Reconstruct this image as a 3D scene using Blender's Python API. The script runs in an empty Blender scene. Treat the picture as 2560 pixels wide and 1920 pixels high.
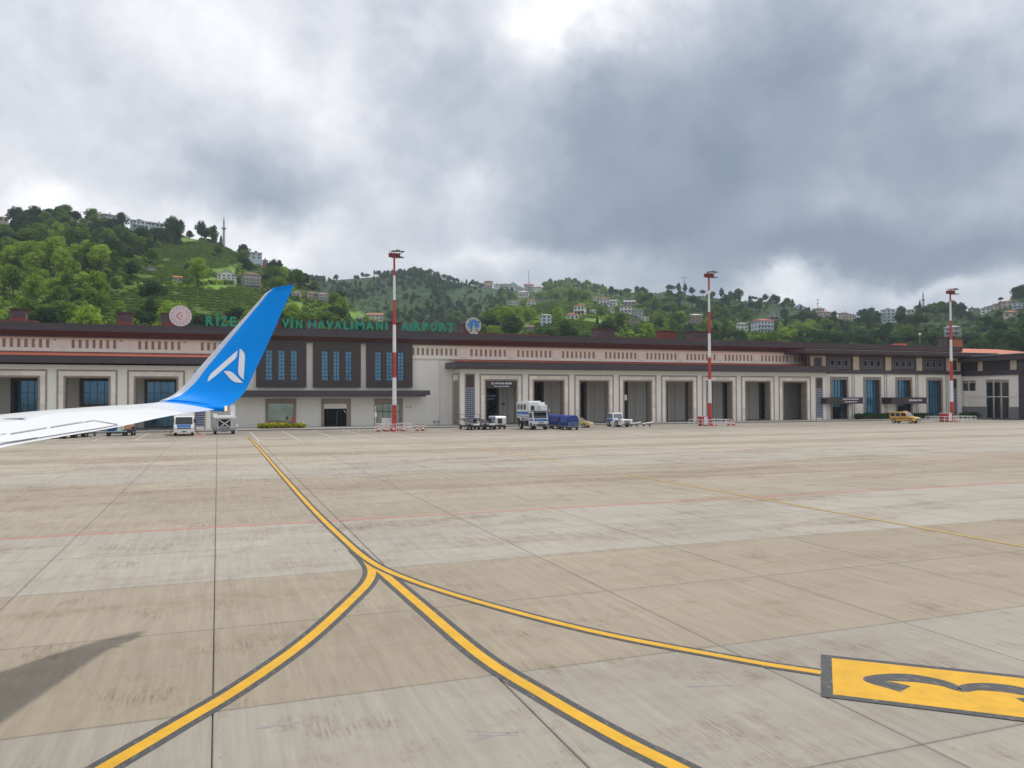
import bpy, bmesh, math, random
import numpy as np
from mathutils import Vector, Matrix, noise
from mathutils.bvhtree import BVHTree
R = math.radians
rng = random.Random(7)
SC = bpy.context.scene
COL = SC.collection

# ------------------------------------------------------------------ camera
EYE = Vector((0, 0, 4.2)); FPX = 1990.0
_a, _p, _r = R(20.3), R(1.07), R(0.2)
FW = Vector((math.sin(_a)*math.cos(_p), math.cos(_a)*math.cos(_p), math.sin(_p)))
_r0 = Vector((math.cos(_a), -math.sin(_a), 0)); _u0 = _r0.cross(FW)
RT = math.cos(_r)*_r0 - math.sin(_r)*_u0
UP = math.cos(_r)*_u0 + math.sin(_r)*_r0
cd = bpy.data.cameras.new('camera'); cam = bpy.data.objects.new('camera', cd); COL.objects.link(cam)
cd.sensor_width = 36; cd.lens = FPX/2560*36; cd.clip_start = 0.1; cd.clip_end = 9000
m = Matrix.Identity(4)
for i in range(3):
    m[i][0], m[i][1], m[i][2], m[i][3] = RT[i], UP[i], -FW[i], EYE[i]
cam.matrix_world = m
SC.camera = cam

# ------------------------------------------------------------------ colour management
SC.view_settings.view_transform = 'Standard'; SC.view_settings.look = 'None'
SC.view_settings.exposure = 0.36; SC.view_settings.gamma = 1; SC.view_settings.use_curve_mapping = False
SC.render.engine = 'CYCLES'
SC.cycles.use_denoising = True
SC.cycles.max_bounces = 6; SC.cycles.diffuse_bounces = 3; SC.cycles.glossy_bounces = 3
SC.cycles.transparent_max_bounces = 6; SC.cycles.volume_bounces = 0; SC.cycles.caustics_reflective = False
SC.cycles.caustics_refractive = False

# ------------------------------------------------------------------ sun
SUNV = Vector((0.41, 0.05, 1.0)).normalized()          # towards the sun
sd = bpy.data.lights.new('sun', 'SUN'); sun = bpy.data.objects.new('sun', sd); COL.objects.link(sun)
sd.energy = 1.95; sd.angle = R(1.8); sd.color = (1.0, 0.94, 0.84)
sun.rotation_euler = SUNV.to_track_quat('Z', 'Y').to_euler()
sun.location = (60, 20, 200)

# ------------------------------------------------------------------ world: overcast sky with cloud masses
W = bpy.data.worlds.new('World'); SC.world = W; W.use_nodes = True
nt = W.node_tree; nt.nodes.clear()
def N(t, **kw):
    n = nt.nodes.new(t)
    for k, v in kw.items(): setattr(n, k, v)
    return n
def L(a, b): nt.links.new(a, b)
def math_(op, a, b=None, clamp=False):
    n = N('ShaderNodeMath', operation=op, use_clamp=clamp)
    for i, v in enumerate((a, b)):
        if v is None: continue
        if isinstance(v, (int, float)): n.inputs[i].default_value = v
        else: L(v, n.inputs[i])
    return n.outputs[0]
out = N('ShaderNodeOutputWorld'); bg = N('ShaderNodeBackground')
tc = N('ShaderNodeTexCoord'); sep = N('ShaderNodeSeparateXYZ'); L(tc.outputs['Generated'], sep.inputs[0])
dx, dy, dz = sep.outputs
az = math_('ARCTAN2', dx, dy); el = math_('ARCSINE', dz)
zz = math_('ADD', math_('MAXIMUM', dz, 0.0), 0.16)
cv = N('ShaderNodeCombineXYZ'); L(math_('DIVIDE', dx, zz), cv.inputs[0]); L(math_('DIVIDE', dy, zz), cv.inputs[1])
cv.inputs[2].default_value = 3.7
def noise_(vec, scale, detail=6, rough=.55, dist=0):
    n = N('ShaderNodeTexNoise'); n.inputs['Scale'].default_value = scale; n.inputs['Detail'].default_value = detail
    n.inputs['Roughness'].default_value = rough; n.inputs['Distortion'].default_value = dist
    L(vec, n.inputs['Vector']); return n
n1 = noise_(cv.outputs[0], 1.05, 9, .55, .3)
n2 = noise_(tc.outputs['Generated'], 7.0, 6, .55, .2)
nw = noise_(tc.outputs['Generated'], 7.5, 6, .58)
# warped azimuth / elevation, in which the big cloud masses sit
ae = N('ShaderNodeCombineXYZ'); L(az, ae.inputs[0]); L(el, ae.inputs[1])
wv = N('ShaderNodeVectorMath', operation='MULTIPLY_ADD'); L(nw.outputs['Color'], wv.inputs[0])
wv.inputs[1].default_value = (.20, .15, 0); wv.inputs[2].default_value = (-.10, -.075, 0)
wa = N('ShaderNodeVectorMath', operation='ADD'); L(ae.outputs[0], wa.inputs[0]); L(wv.outputs[0], wa.inputs[1])
def px_ae(x, y):
    d = (FW + RT*((x-1280)/FPX) + UP*((960-y)/FPX)).normalized()
    return math.atan2(d.x, d.y), math.asin(d.z)
val = None
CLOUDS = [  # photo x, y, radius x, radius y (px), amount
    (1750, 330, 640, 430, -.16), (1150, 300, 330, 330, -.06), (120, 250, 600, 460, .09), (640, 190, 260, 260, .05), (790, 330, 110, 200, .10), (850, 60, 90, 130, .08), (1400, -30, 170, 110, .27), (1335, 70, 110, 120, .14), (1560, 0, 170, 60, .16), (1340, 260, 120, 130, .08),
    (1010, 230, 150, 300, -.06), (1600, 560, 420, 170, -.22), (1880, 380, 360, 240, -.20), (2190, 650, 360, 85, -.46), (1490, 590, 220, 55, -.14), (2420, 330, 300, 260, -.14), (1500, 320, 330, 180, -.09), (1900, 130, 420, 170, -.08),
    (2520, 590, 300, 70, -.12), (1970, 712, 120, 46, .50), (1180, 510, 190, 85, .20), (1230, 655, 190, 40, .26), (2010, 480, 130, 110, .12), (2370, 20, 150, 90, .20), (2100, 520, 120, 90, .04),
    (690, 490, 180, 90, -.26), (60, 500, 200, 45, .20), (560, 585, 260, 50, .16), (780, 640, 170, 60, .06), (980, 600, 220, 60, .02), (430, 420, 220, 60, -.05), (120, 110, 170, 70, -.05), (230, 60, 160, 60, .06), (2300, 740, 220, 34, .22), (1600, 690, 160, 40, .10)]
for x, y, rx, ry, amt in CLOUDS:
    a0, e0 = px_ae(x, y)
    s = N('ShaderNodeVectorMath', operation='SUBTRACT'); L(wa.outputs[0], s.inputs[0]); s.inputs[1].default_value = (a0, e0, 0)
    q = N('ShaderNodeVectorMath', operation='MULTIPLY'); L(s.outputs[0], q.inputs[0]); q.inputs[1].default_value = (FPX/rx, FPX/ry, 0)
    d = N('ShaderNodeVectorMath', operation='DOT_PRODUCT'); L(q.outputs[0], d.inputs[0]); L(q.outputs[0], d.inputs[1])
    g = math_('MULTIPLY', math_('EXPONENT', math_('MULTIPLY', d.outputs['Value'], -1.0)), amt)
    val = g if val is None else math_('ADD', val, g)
val = math_('ADD', val, 0.54)  # base raised all round to light the facade; negative lobes offset it ahead
n3 = noise_(tc.outputs['Generated'], 15.0, 7, .6, .4)
val = math_('ADD', val, math_('MULTIPLY', math_('SUBTRACT', n3.outputs['Fac'], .5), .26))
val = math_('ADD', val, math_('MULTIPLY', math_('SUBTRACT', n1.outputs['Fac'], .5), .34))
val = math_('ADD', val, math_('MULTIPLY', math_('SUBTRACT', n2.outputs['Fac'], .5), .46))
cr = N('ShaderNodeValToRGB'); L(val, cr.inputs[0])
e = cr.color_ramp.elements
e[0].position = 0.0; e[0].color = (.150, .185, .245, 1)
e[1].position = 1.05; e[1].color = (1.0, 1.0, 1.0, 1)
for p, c in ((.22, (.222, .258, .318)), (.42, (.365, .395, .447)), (.62, (.575, .58, .61)), (.80, (.785, .78, .795))):
    k = cr.color_ramp.elements.new(p); k.color = (*c, 1)
sky = N('ShaderNodeTexSky', sky_type='NISHITA'); sky.sun_disc = False
sky.sun_elevation = math.asin(SUNV.z); sky.sun_rotation = math.atan2(SUNV.x, SUNV.y)
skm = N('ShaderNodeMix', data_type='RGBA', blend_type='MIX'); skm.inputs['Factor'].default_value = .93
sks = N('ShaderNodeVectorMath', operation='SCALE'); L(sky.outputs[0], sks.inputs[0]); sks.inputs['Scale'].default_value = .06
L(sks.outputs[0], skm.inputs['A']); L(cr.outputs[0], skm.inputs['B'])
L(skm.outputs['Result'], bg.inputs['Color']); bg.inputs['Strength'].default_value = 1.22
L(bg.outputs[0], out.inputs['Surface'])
W.cycles.sampling_method = 'MANUAL'; W.cycles.sample_map_resolution = 512

# ------------------------------------------------------------------ photo ray helpers (onto real planes)
def ray(x, y): return FW + RT*((x-1280)/FPX) + UP*((960-y)/FPX)
def at_ground(x, y, z=0.0):
    d = ray(x, y); return EYE + d*((z-EYE.z)/d.z)
def at_Y(x, y, Y):
    d = ray(x, y); return EYE + d*(Y/d.y)
def to_px(p):
    d = Vector(p)-EYE; z = d.dot(FW)
    return 1280+FPX*d.dot(RT)/z, 960-FPX*d.dot(UP)/z

# ------------------------------------------------------------------ materials
def M(name, col, rough=.6, var=.10, scale=1.2, bump=0.0, bscale=12, metal=0.0, streak=0.0, orand=0.0, coat=0.0, spec=.5, stretch=(1, 1, 1)):
    mt = bpy.data.materials.new(name); mt.use_nodes = True
    t = mt.node_tree; b = t.nodes['Principled BSDF']
    b.inputs['Roughness'].default_value = rough; b.inputs['Metallic'].default_value = metal
    b.inputs['Coat Weight'].default_value = coat; b.inputs['Specular IOR Level'].default_value = spec
    tcn = t.nodes.new('ShaderNodeTexCoord'); mp = t.nodes.new('ShaderNodeMapping')
    t.links.new(tcn.outputs['Object'], mp.inputs['Vector']); mp.inputs['Scale'].default_value = stretch
    nz = t.nodes.new('ShaderNodeTexNoise'); nz.inputs['Scale'].default_value = scale; nz.inputs['Detail'].default_value = 6
    nz.inputs['Roughness'].default_value = .62
    t.links.new(mp.outputs[0], nz.inputs['Vector'])
    fac = nz.outputs['Fac']
    if streak:
        mp2 = t.nodes.new('ShaderNodeMapping'); mp2.inputs['Scale'].default_value = (2.2, 2.2, .16)
        t.links.new(tcn.outputs['Object'], mp2.inputs['Vector'])
        n2_ = t.nodes.new('ShaderNodeTexNoise'); n2_.inputs['Scale'].default_value = 1.0; n2_.inputs['Detail'].default_value = 5
        t.links.new(mp2.outputs[0], n2_.inputs['Vector'])
        mx = t.nodes.new('ShaderNodeMix'); mx.inputs['Factor'].default_value = streak
        t.links.new(fac, mx.inputs['A']); t.links.new(n2_.outputs['Fac'], mx.inputs['B']); fac = mx.outputs['Result']
    if orand:
        oi = t.nodes.new('ShaderNodeObjectInfo'); ad = t.nodes.new('ShaderNodeMath'); ad.operation = 'MULTIPLY_ADD'
        t.links.new(oi.outputs['Random'], ad.inputs[0]); ad.inputs[1].default_value = orand; ad.inputs[2].default_value = -orand/2
        a2 = t.nodes.new('ShaderNodeMath'); a2.operation = 'ADD'; t.links.new(ad.outputs[0], a2.inputs[0]); t.links.new(fac, a2.inputs[1]); fac = a2.outputs[0]
    mr = t.nodes.new('ShaderNodeMapRange'); mr.inputs['From Min'].default_value = .28; mr.inputs['From Max'].default_value = .72
    t.links.new(fac, mr.inputs['Value'])
    mix = t.nodes.new('ShaderNodeMix'); mix.data_type = 'RGBA'
    mix.inputs['A'].default_value = (*[c*(1-var) for c in col], 1); mix.inputs['B'].default_value = (*[min(1, c*(1+var)) for c in col], 1)
    t.links.new(mr.outputs[0], mix.inputs['Factor']); t.links.new(mix.outputs['Result'], b.inputs['Base Color'])
    if bump:
        nb = t.nodes.new('ShaderNodeTexNoise'); nb.inputs['Scale'].default_value = bscale; nb.inputs['Detail'].default_value = 5
        t.links.new(tcn.outputs['Object'], nb.inputs['Vector'])
        bp = t.nodes.new('ShaderNodeBump'); bp.inputs['Strength'].default_value = bump; bp.inputs['Distance'].default_value = .02
        t.links.new(nb.outputs['Fac'], bp.inputs['Height']); t.links.new(bp.outputs[0], b.inputs['Normal'])
    return mt
mat = {}
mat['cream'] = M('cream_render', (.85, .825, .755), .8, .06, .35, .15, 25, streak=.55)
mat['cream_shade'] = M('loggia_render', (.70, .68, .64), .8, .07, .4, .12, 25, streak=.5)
mat['pink_stone'] = M('pink_travertine', (.87, .80, .725), .75, .09, .9, .2, 18, streak=.4)
mat['marble'] = M('cream_marble_panel', (.84, .77, .69), .55, .12, 1.6, .1, 14, orand=.5)
mat['brown_stone'] = M('brown_stone', (.33, .265, .225), .6, .2, 1.4, .15, 16, orand=.2)
mat['dark_stone'] = M('dark_brown_stone', (.12, .09, .075), .6, .2, 1.5, .1, 16)
mat['fascia'] = M('dark_brown_cladding', (.064, .052, .064), .45, .18, .5, stretch=(.4, 1, 2.5))
mat['soffit'] = M('reddish_brown_soffit', (.125, .050, .042), .5, .2, .6)
mat['roof_red'] = M('red_metal_roof', (.36, .085, .05), .45, .16, .5, streak=.4)
mat['chimney_red'] = M('red_brown_cladding', (.19, .045, .033), .5, .16, .9, streak=.3)
mat['louvre'] = M('dark_louvre', (.10, .088, .098), .6, .2, 1.0)
mat['slot'] = M('brown_slot_grille', (.33, .235, .175), .6, .18, 2.0)
mat['slot_gold'] = M('ochre_slot_grille', (.38, .265, .17), .6, .18, 2.0)
mat['panel_dark'] = M('aubergine_cladding', (.050, .036, .038), .42, .15, .7)
mat['glass_blue'] = M('blue_mirror_glass', (.070, .225, .37), .12, .22, .35, metal=.28, spec=.8)
mat['glass_dark'] = M('dark_glass', (.018, .024, .032), .07, .3, .4, spec=.8)
mat['glass_green'] = M('grey_green_mirror_glass', (.30, .36, .35), .09, .25, .5, metal=.8, spec=.8)
mat['glass_navy'] = M('navy_glass', (.055, .13, .20), .08, .3, .3, metal=.7, spec=.8)
mat['mullion'] = M('dark_mullion', (.035, .045, .06), .4, .1)
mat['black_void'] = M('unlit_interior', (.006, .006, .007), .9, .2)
mat['white_paint'] = M('white_vehicle_paint', (.80, .81, .82), .3, .05, 1.5, coat=.4)
mat['white_metal'] = M('white_painted_metal', (.78, .78, .78), .45, .06, 2)
mat['red_paint'] = M('red_mast_paint', (.47, .045, .038), .5, .14, .8, streak=.4)
mat['mast_white'] = M('white_mast_paint', (.76, .77, .79), .5, .08, .8, streak=.4)
mat['blue_paint'] = M('blue_vehicle_paint', (.025, .16, .50), .35, .08, 1.5, coat=.3)
mat['navy_tarp'] = M('navy_tarpaulin', (.020, .045, .24), .55, .25, 1.8, .4, 5)
mat['tyre'] = M('rubber', (.022, .022, .023), .85, .2, 4)
mat['chassis'] = M('dark_chassis', (.045, .047, .052), .6, .2, 3)
mat['grey_metal'] = M('grey_metal', (.30, .31, .32), .45, .15, 2.5, metal=.3)
mat['steel'] = M('galvanised_steel', (.42, .44, .46), .4, .14, 3, metal=.5)
mat['rim'] = M('wheel_rim', (.55, .55, .55), .4, .1, metal=.4)
mat['lamp_glass'] = M('lamp_lens', (.82, .82, .78), .12, .04)
mat['yellow_van'] = M('ochre_yellow_paint', (.70, .45, .10), .32, .06, 1.5, coat=.5)
mat['tan_paint'] = M('pale_gold_paint', (.55, .43, .20), .35, .06, 1.5, coat=.4)
mat['cone'] = M('orange_red_plastic', (.55, .09, .035), .5, .1)
mat['sign_green'] = M('green_sign_face', (.012, .27, .175), .45, .12, 1.2)
mat['navy'] = M('navy_enamel', (.012, .03, .10), .4, .1)
mat['emblem_pink'] = M('pinkish_white_enamel', (.74, .63, .68), .4, .06, .8)
mat['emblem_rose'] = M('rose_enamel', (.66, .42, .44), .4, .08, .8)
mat['emblem_red'] = M('red_enamel', (.60, .25, .26), .4, .1)
mat['emblem_blue'] = M('azure_enamel', (.02, .20, .58), .35, .12, 1)
mat['emblem_lime'] = M('lime_enamel', (.60, .62, .26), .4, .15, 2)
mat['orange'] = M('orange_panel', (.62, .27, .15), .6, .1)
mat['kerb'] = M('kerb_concrete', (.23, .22, .21), .85, .2, 1.5, .3, 20)
mat['paving'] = M('pavement_concrete', (.34, .33, .31), .85, .15, .8, .3, 20)
mat['wing_white'] = M('aircraft_white', (.75, .775, .79), .36, .03, .6, coat=.25, stretch=(1, .4, 1))
mat['wing_grey'] = M('aircraft_pale_grey', (.62, .66, .70), .35, .04, .8)
mat['wing_blue'] = M('aircraft_blue', (.0, .265, .86), .5, .03, .6, coat=.0, spec=.15)
mat['le_metal'] = M('bare_leading_edge', (.50, .54, .62), .42, .05, 1.0, metal=.35)
mat['gap'] = M('panel_gap', (.30, .33, .38), .8, .1)

# ------------------------------------------------------------------ mesh builder
class MB:
    def __init__(s): s.v = []; s.f = []; s.mi = []
    def add(s, vs, fs, mi=0):
        o = len(s.v); s.v += [tuple(p) for p in vs]; s.f += [tuple(i+o for i in f) for f in fs]; s.mi += [mi]*len(fs); return s
    def box(s, x0, x1, y0, y1, z0, z1, mi=0):
        if x0 > x1: x0, x1 = x1, x0
        if y0 > y1: y0, y1 = y1, y0
        if z0 > z1: z0, z1 = z1, z0
        v = [(x0,y0,z0),(x1,y0,z0),(x1,y1,z0),(x0,y1,z0),(x0,y0,z1),(x1,y0,z1),(x1,y1,z1),(x0,y1,z1)]
        return s.add(v, [(0,3,2,1),(4,5,6,7),(0,1,5,4),(1,2,6,5),(2,3,7,6),(3,0,4,7)], mi)
    def cyl(s, p0, p1, r0, r1=None, n=10, mi=0, caps=True):
        r1 = r0 if r1 is None else r1
        p0, p1 = Vector(p0), Vector(p1); d = (p1-p0).normalized()
        a = d.orthogonal().normalized(); b = d.cross(a)
        v = []
        for p, r in ((p0, r0), (p1, r1)):
            for k in range(n):
                t = 2*math.pi*k/n; v.append(p + a*(r*math.cos(t)) + b*(r*math.sin(t)))
        f = [(k, (k+1) % n, n+(k+1) % n, n+k) for k in range(n)]
        if caps: f += [tuple(reversed(range(n))), tuple(range(n, 2*n))]
        return s.add(v, f, mi)
    def prism(s, poly, axis, c0, c1, mi=0):
        """poly of 2-D points extruded along axis 'x'/'y'/'z' from c0 to c1"""
        n = len(poly)
        def P(a, b, c): return (c, a, b) if axis == 'x' else (a, c, b) if axis == 'y' else (a, b, c)
        v = [P(a, b, c0) for a, b in poly] + [P(a, b, c1) for a, b in poly]
        f = [(k, (k+1) % n, n+(k+1) % n, n+k) for k in range(n)] + [tuple(reversed(range(n))), tuple(range(n, 2*n))]
        return s.add(v, f, mi)
    def bar(s, p0, p1, w, h=None, mi=0):
        h = w if h is None else h
        p0, p1 = Vector(p0), Vector(p1); d = (p1-p0).normalized()
        u = Vector((0, 0, 1)) if abs(d.z) < .95 else Vector((0, 1, 0))
        a = d.cross(u).normalized()*(w/2); b = a.cross(d).normalized()*(h/2)
        v = [p+q for p in (p0, p1) for q in (-a-b, a-b, a+b, -a+b)]
        return s.add(v, [(0,1,5,4),(1,2,6,5),(2,3,7,6),(3,0,4,7),(3,2,1,0),(4,5,6,7)], mi)
    def ico(s, c, r, sub=1, mi=0):
        bm = bmesh.new(); bmesh.ops.create_icosphere(bm, subdivisions=sub, radius=1)
        r = r if hasattr(r, '__len__') else (r, r, r)
        v = [(c[0]+q.co.x*r[0], c[1]+q.co.y*r[1], c[2]+q.co.z*r[2]) for q in bm.verts]
        f = [tuple(q.index for q in g.verts) for g in bm.faces]; bm.free()
        return s.add(v, f, mi)
    def mesh(s, name, mats, smooth=False, off=(0, 0, 0)):
        me = bpy.data.meshes.new(name)
        me.from_pydata([(p[0]-off[0], p[1]-off[1], p[2]-off[2]) for p in s.v], [], s.f)
        for mt in (mats if isinstance(mats, (list, tuple)) else [mats]): me.materials.append(mat[mt] if isinstance(mt, str) else mt)
        if any(s.mi): me.polygons.foreach_set('material_index', s.mi)
        bm = bmesh.new(); bm.from_mesh(me); bmesh.ops.recalc_face_normals(bm, faces=bm.faces); bm.to_mesh(me); bm.free()
        if smooth: me.polygons.foreach_set('use_smooth', [True]*len(me.polygons))
        me.update(); return me
    def build(s, name, mats, parent=None, smooth=False, world=False, bevel=0.0, label=None, kind=None):
        off = root_loc(parent) if (world and parent) else (0, 0, 0)
        o = bpy.data.objects.new(name, s.mesh(name, mats, smooth, off)); COL.objects.link(o)
        if parent: o.parent = parent
        if bevel:
            b = o.modifiers.new('bevel', 'BEVEL'); b.width = bevel; b.segments = 2; b.limit_method = 'ANGLE'
        if label: o['label'] = label
        if kind: o['kind'] = kind
        return o
def root_loc(o):
    p = Vector((0, 0, 0))
    while o: p = p + o.location; o = o.parent
    return p
def thing(name, label, cat, loc=(0, 0, 0), rz=0, group=None):
    o = bpy.data.objects.new(name, None); COL.objects.link(o); o.location = loc; o.rotation_euler = (0, 0, rz)
    o.empty_display_size = .5
    o['label'] = label; o['category'] = cat
    if group: o['group'] = group
    return o
def struct(o, kind='structure'): o['kind'] = kind; return o
def copy_tree(o, parent=None, loc=None, rz=None, label=None, group=None):
    c = o.copy(); COL.objects.link(c)
    if parent: c.parent = parent
    if loc is not None: c.location = loc
    if rz is not None: c.rotation_euler = (0, 0, rz)
    if label: c['label'] = label
    if group: c['group'] = group
    for ch in list(o.children): copy_tree(ch, c)
    return c
def share(src, parent, loc):
    c = src.copy(); COL.objects.link(c); c.parent = parent; c.location = loc; return c
def catmull(pts, n=8):
    P = [Vector(p) for p in pts]; P = [P[0]*2-P[1]] + P + [P[-1]*2-P[-2]]
    o = []
    for i in range(1, len(P)-2):
        for k in range(n):
            t = k/n; a, b, c, d = P[i-1:i+3]
            o.append(.5*((2*b)+(c-a)*t+(2*a-5*b+4*c-d)*t*t+(3*b-a-3*c+d)*t**3))
    o.append(P[-2]); return o
def ribbon(pts, w, z):
    mb = MB(); P = [Vector((p[0], p[1], 0)) for p in pts]; v = []
    for i, p in enumerate(P):
        t = (P[min(i+1, len(P)-1)]-P[max(i-1, 0)]).normalized(); nrm = Vector((-t.y, t.x, 0))*(w/2)
        v += [(p.x+nrm.x, p.y+nrm.y, z), (p.x-nrm.x, p.y-nrm.y, z)]
    mb.add(v, [(2*i, 2*i+1, 2*i+3, 2*i+2) for i in range(len(P)-1)]); return mb
_font = None
def text_mesh(s, shear=0.0, bold=0.02, extrude=.05):
    """builtin font outline -> mesh in the XZ plane (front towards -Y), lower left at 0, cap height about 1"""
    c = bpy.data.curves.new('t', 'FONT'); c.body = s; c.size = 1.0; c.extrude = extrude; c.offset = bold; c.shear = shear
    c.resolution_u = 3
    o = bpy.data.objects.new('t', c); COL.objects.link(o)
    dg = bpy.context.evaluated_depsgraph_get(); me = bpy.data.meshes.new_from_object(o.evaluated_get(dg), depsgraph=dg)
    bpy.data.objects.remove(o); bpy.data.curves.remove(c)
    v = [(q.co.x, -q.co.z, q.co.y) for q in me.vertices]; f = [tuple(p.vertices) for p in me.polygons]
    bpy.data.meshes.remove(me); return v, f
def text_box(mb, s, x0, x1, z0, z1, y, depth=.05, shear=0, bold=.02, mi=0, cap=None):
    """fit text into the rectangle x0..x1, z0..z1 standing at y, facing -Y"""
    v, f = text_mesh(s, shear, bold)
    a = [min(p[i] for p in v) for i in range(3)]; b = [max(p[i] for p in v) for i in range(3)]
    if cap: a[2], b[2] = 0.0, cap
    sx, sz = (x1-x0)/(b[0]-a[0]), (z1-z0)/(b[2]-a[2]); sy = depth/(b[1]-a[1])
    mb.add([(x0+(p[0]-a[0])*sx, y+(p[1]-b[1])*sy, z0+(p[2]-a[2])*sz) for p in v], f, mi); return mb
def wall_holes(mb, x0, x1, z0, z1, holes, y0, y1, mi=0):
    xs = sorted({x0, x1, *[h[0] for h in holes], *[h[1] for h in holes]})
    for a, b in zip(xs, xs[1:]):
        mid = (a+b)/2; z = z0
        for h in sorted([h for h in holes if h[0] < mid < h[1]], key=lambda h: h[2]):
            if h[2] > z+1e-4: mb.box(a, b, y0, y1, z, h[2], mi)
            z = max(z, h[3])
        if z < z1-1e-4: mb.box(a, b, y0, y1, z, z1, mi)
    return mb
def frame_xz(mb, x0, x1, z0, z1, w, y0, y1, bottom=False, mi=0):
    mb.box(x0, x0+w, y0, y1, z0, z1, mi); mb.box(x1-w, x1, y0, y1, z0, z1, mi); mb.box(x0+w, x1-w, y0, y1, z1-w, z1, mi)
    if bottom: mb.box(x0+w, x1-w, y0, y1, z0, z0+w, mi)
    return mb
# ------------------------------------------------------------------ ground, apron of concrete slabs, markings
def slab_material():
    mt = bpy.data.materials.new('apron_concrete'); mt.use_nodes = True; t = mt.node_tree; b = t.nodes['Principled BSDF']
    b.inputs['Roughness'].default_value = .82; b.inputs['Specular IOR Level'].default_value = .35
    def n(tp, **k):
        q = t.nodes.new(tp)
        for a, v in k.items(): setattr(q, a, v)
        return q
    lk = t.links.new
    geo = n('ShaderNodeNewGeometry'); sp = n('ShaderNodeSeparateXYZ'); lk(geo.outputs['Position'], sp.inputs[0])
    def mth(op, a, bb=None, cl=False):
        q = n('ShaderNodeMath', operation=op, use_clamp=cl)
        for i, v in enumerate((a, bb)):
            if v is None: continue
            if isinstance(v, (int, float)): q.inputs[i].default_value = v
            else: lk(v, q.inputs[i])
        return q.outputs[0]
    row = mth('FLOOR', mth('DIVIDE', mth('SUBTRACT', sp.outputs[1], 7.4), 4.13))
    rp = mth('DIVIDE', mth('ADD', row, 1.5), 32.0)
    cr = n('ShaderNodeValToRGB'); lk(rp, cr.inputs[0]); cr.color_ramp.interpolation = 'CONSTANT'
    G, T, TT, B, W_ = (.325, .299, .256), (.325, .28, .217), (.345, .303, .242), (.365, .338, .29), (.395, .354, .292)
    rows = [G, G, T, T, B, B, TT, TT, T, TT, B, B, W_, W_, T, W_, W_, TT, W_, W_, B, W_, TT, T, G, G, TT, G, G, G]
    els = cr.color_ramp.elements; els[0].position = 0; els[0].color = (*rows[0], 1); els.remove(els[1])
    prev = rows[0]
    for i, c in enumerate(rows):
        if i and c != prev: k = els.new(i/32.0); k.color = (*c, 1)
        prev = c
    col = cr.outputs[0]
    def noise(sx, sy, scale, detail=5, rough=.6):
        mp = n('ShaderNodeMapping'); lk(geo.outputs['Position'], mp.inputs[0]); mp.inputs['Scale'].default_value = (sx, sy, 1)
        q = n('ShaderNodeTexNoise'); q.inputs['Scale'].default_value = scale; q.inputs['Detail'].default_value = detail; q.inputs['Roughness'].default_value = rough
        lk(mp.outputs[0], q.inputs['Vector']); return q.outputs['Fac']
    def rng_(v, a, bb, c, d):
        q = n('ShaderNodeMapRange'); lk(v, q.inputs[0])
        for i, x in enumerate((a, bb, c, d)): q.inputs[i+1].default_value = x
        return q.outputs[0]
    def mixc(f, A, Bc, mode='MIX'):
        q = n('ShaderNodeMix', data_type='RGBA', blend_type=mode)
        if isinstance(f, (int, float)): q.inputs['Factor'].default_value = f
        else: lk(f, q.inputs['Factor'])
        for k, v in (('A', A), ('B', Bc)):
            if isinstance(v, tuple): q.inputs[k].default_value = (*v, 1)
            else: lk(v, q.inputs[k])
        return q.outputs['Result']
    gv = n('ShaderNodeCombineXYZ')
    # slab to slab tone
    cx = mth('FLOOR', mth('DIVIDE', mth('ADD', sp.outputs[0], .05), 4.03)); cmb = n('ShaderNodeCombineXYZ'); lk(cx, cmb.inputs[0]); lk(row, cmb.inputs[1])
    wn = n('ShaderNodeTexWhiteNoise', noise_dimensions='2D'); lk(cmb.outputs[0], wn.inputs['Vector'])
    # broad patches, broom streaks along Y, fine grain
    tone = mth('ADD', rng_(wn.outputs['Value'], 0, 1, -.035, .035), rng_(noise(1, 1, .16, 4), .3, .7, -.07, .07))
    tone = mth('ADD', tone, rng_(noise(1, .07, 5.5, 4, .7), .25, .75, -.13, .13))
    tone = mth('ADD', tone, rng_(noise(1, .035, 17, 4, .75), .25, .75, -.08, .08))
    tone = mth('ADD', tone, rng_(noise(1, 1, 60, 2), .3, .7, -.045, .045))
    tone = mth('ADD', tone, 1.0)
    tv = n('ShaderNodeVectorMath', operation='SCALE'); lk(col, tv.inputs[0]); lk(tone, tv.inputs['Scale'])
    col = tv.outputs[0]
    # brown wear stains: long smears across X, mostly in some bays
    far = rng_(sp.outputs[1], 10, 30, .35, 1.0)
    s1 = rng_(noise(.20, .95, .55, 7, .68), .47, .62, 0, 1)
    s2 = rng_(noise(1.2, .5, 2.6, 5, .75), .38, .62, .15, 1)
    bay = rng_(noise(.02, .35, .5, 2), .40, .54, .2, 1)
    st = mth('MULTIPLY', mth('MULTIPLY', s1, s2), mth('MULTIPLY', far, bay))
    col = mixc(mth('MULTIPLY', st, .95), col, (.215, .155, .10))
    s3 = rng_(noise(.6, .6, .9, 6, .7), .53, .66, 0, 1); s4 = rng_(noise(6, .45, 3.2, 4, .8), .45, .60, 0, 1)
    col = mixc(mth('MULTIPLY', mth('MULTIPLY', s3, s4), .75), col, (.17, .115, .075))
    # tyre-grey film far out in the stand area
    s5 = mth('MULTIPLY', rng_(sp.outputs[1], 84, 96, 0, 1), rng_(noise(.10, .8, .7, 5, .65), .42, .58, .1, .75))
    col = mixc(s5, col, (.20, .185, .165))
    # pale bluish scuffs and dark specks
    s6 = rng_(noise(.8, 1, 1.5, 6, .7), .66, .74, 0, .35); col = mixc(s6, col, (.36, .38, .42))
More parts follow.
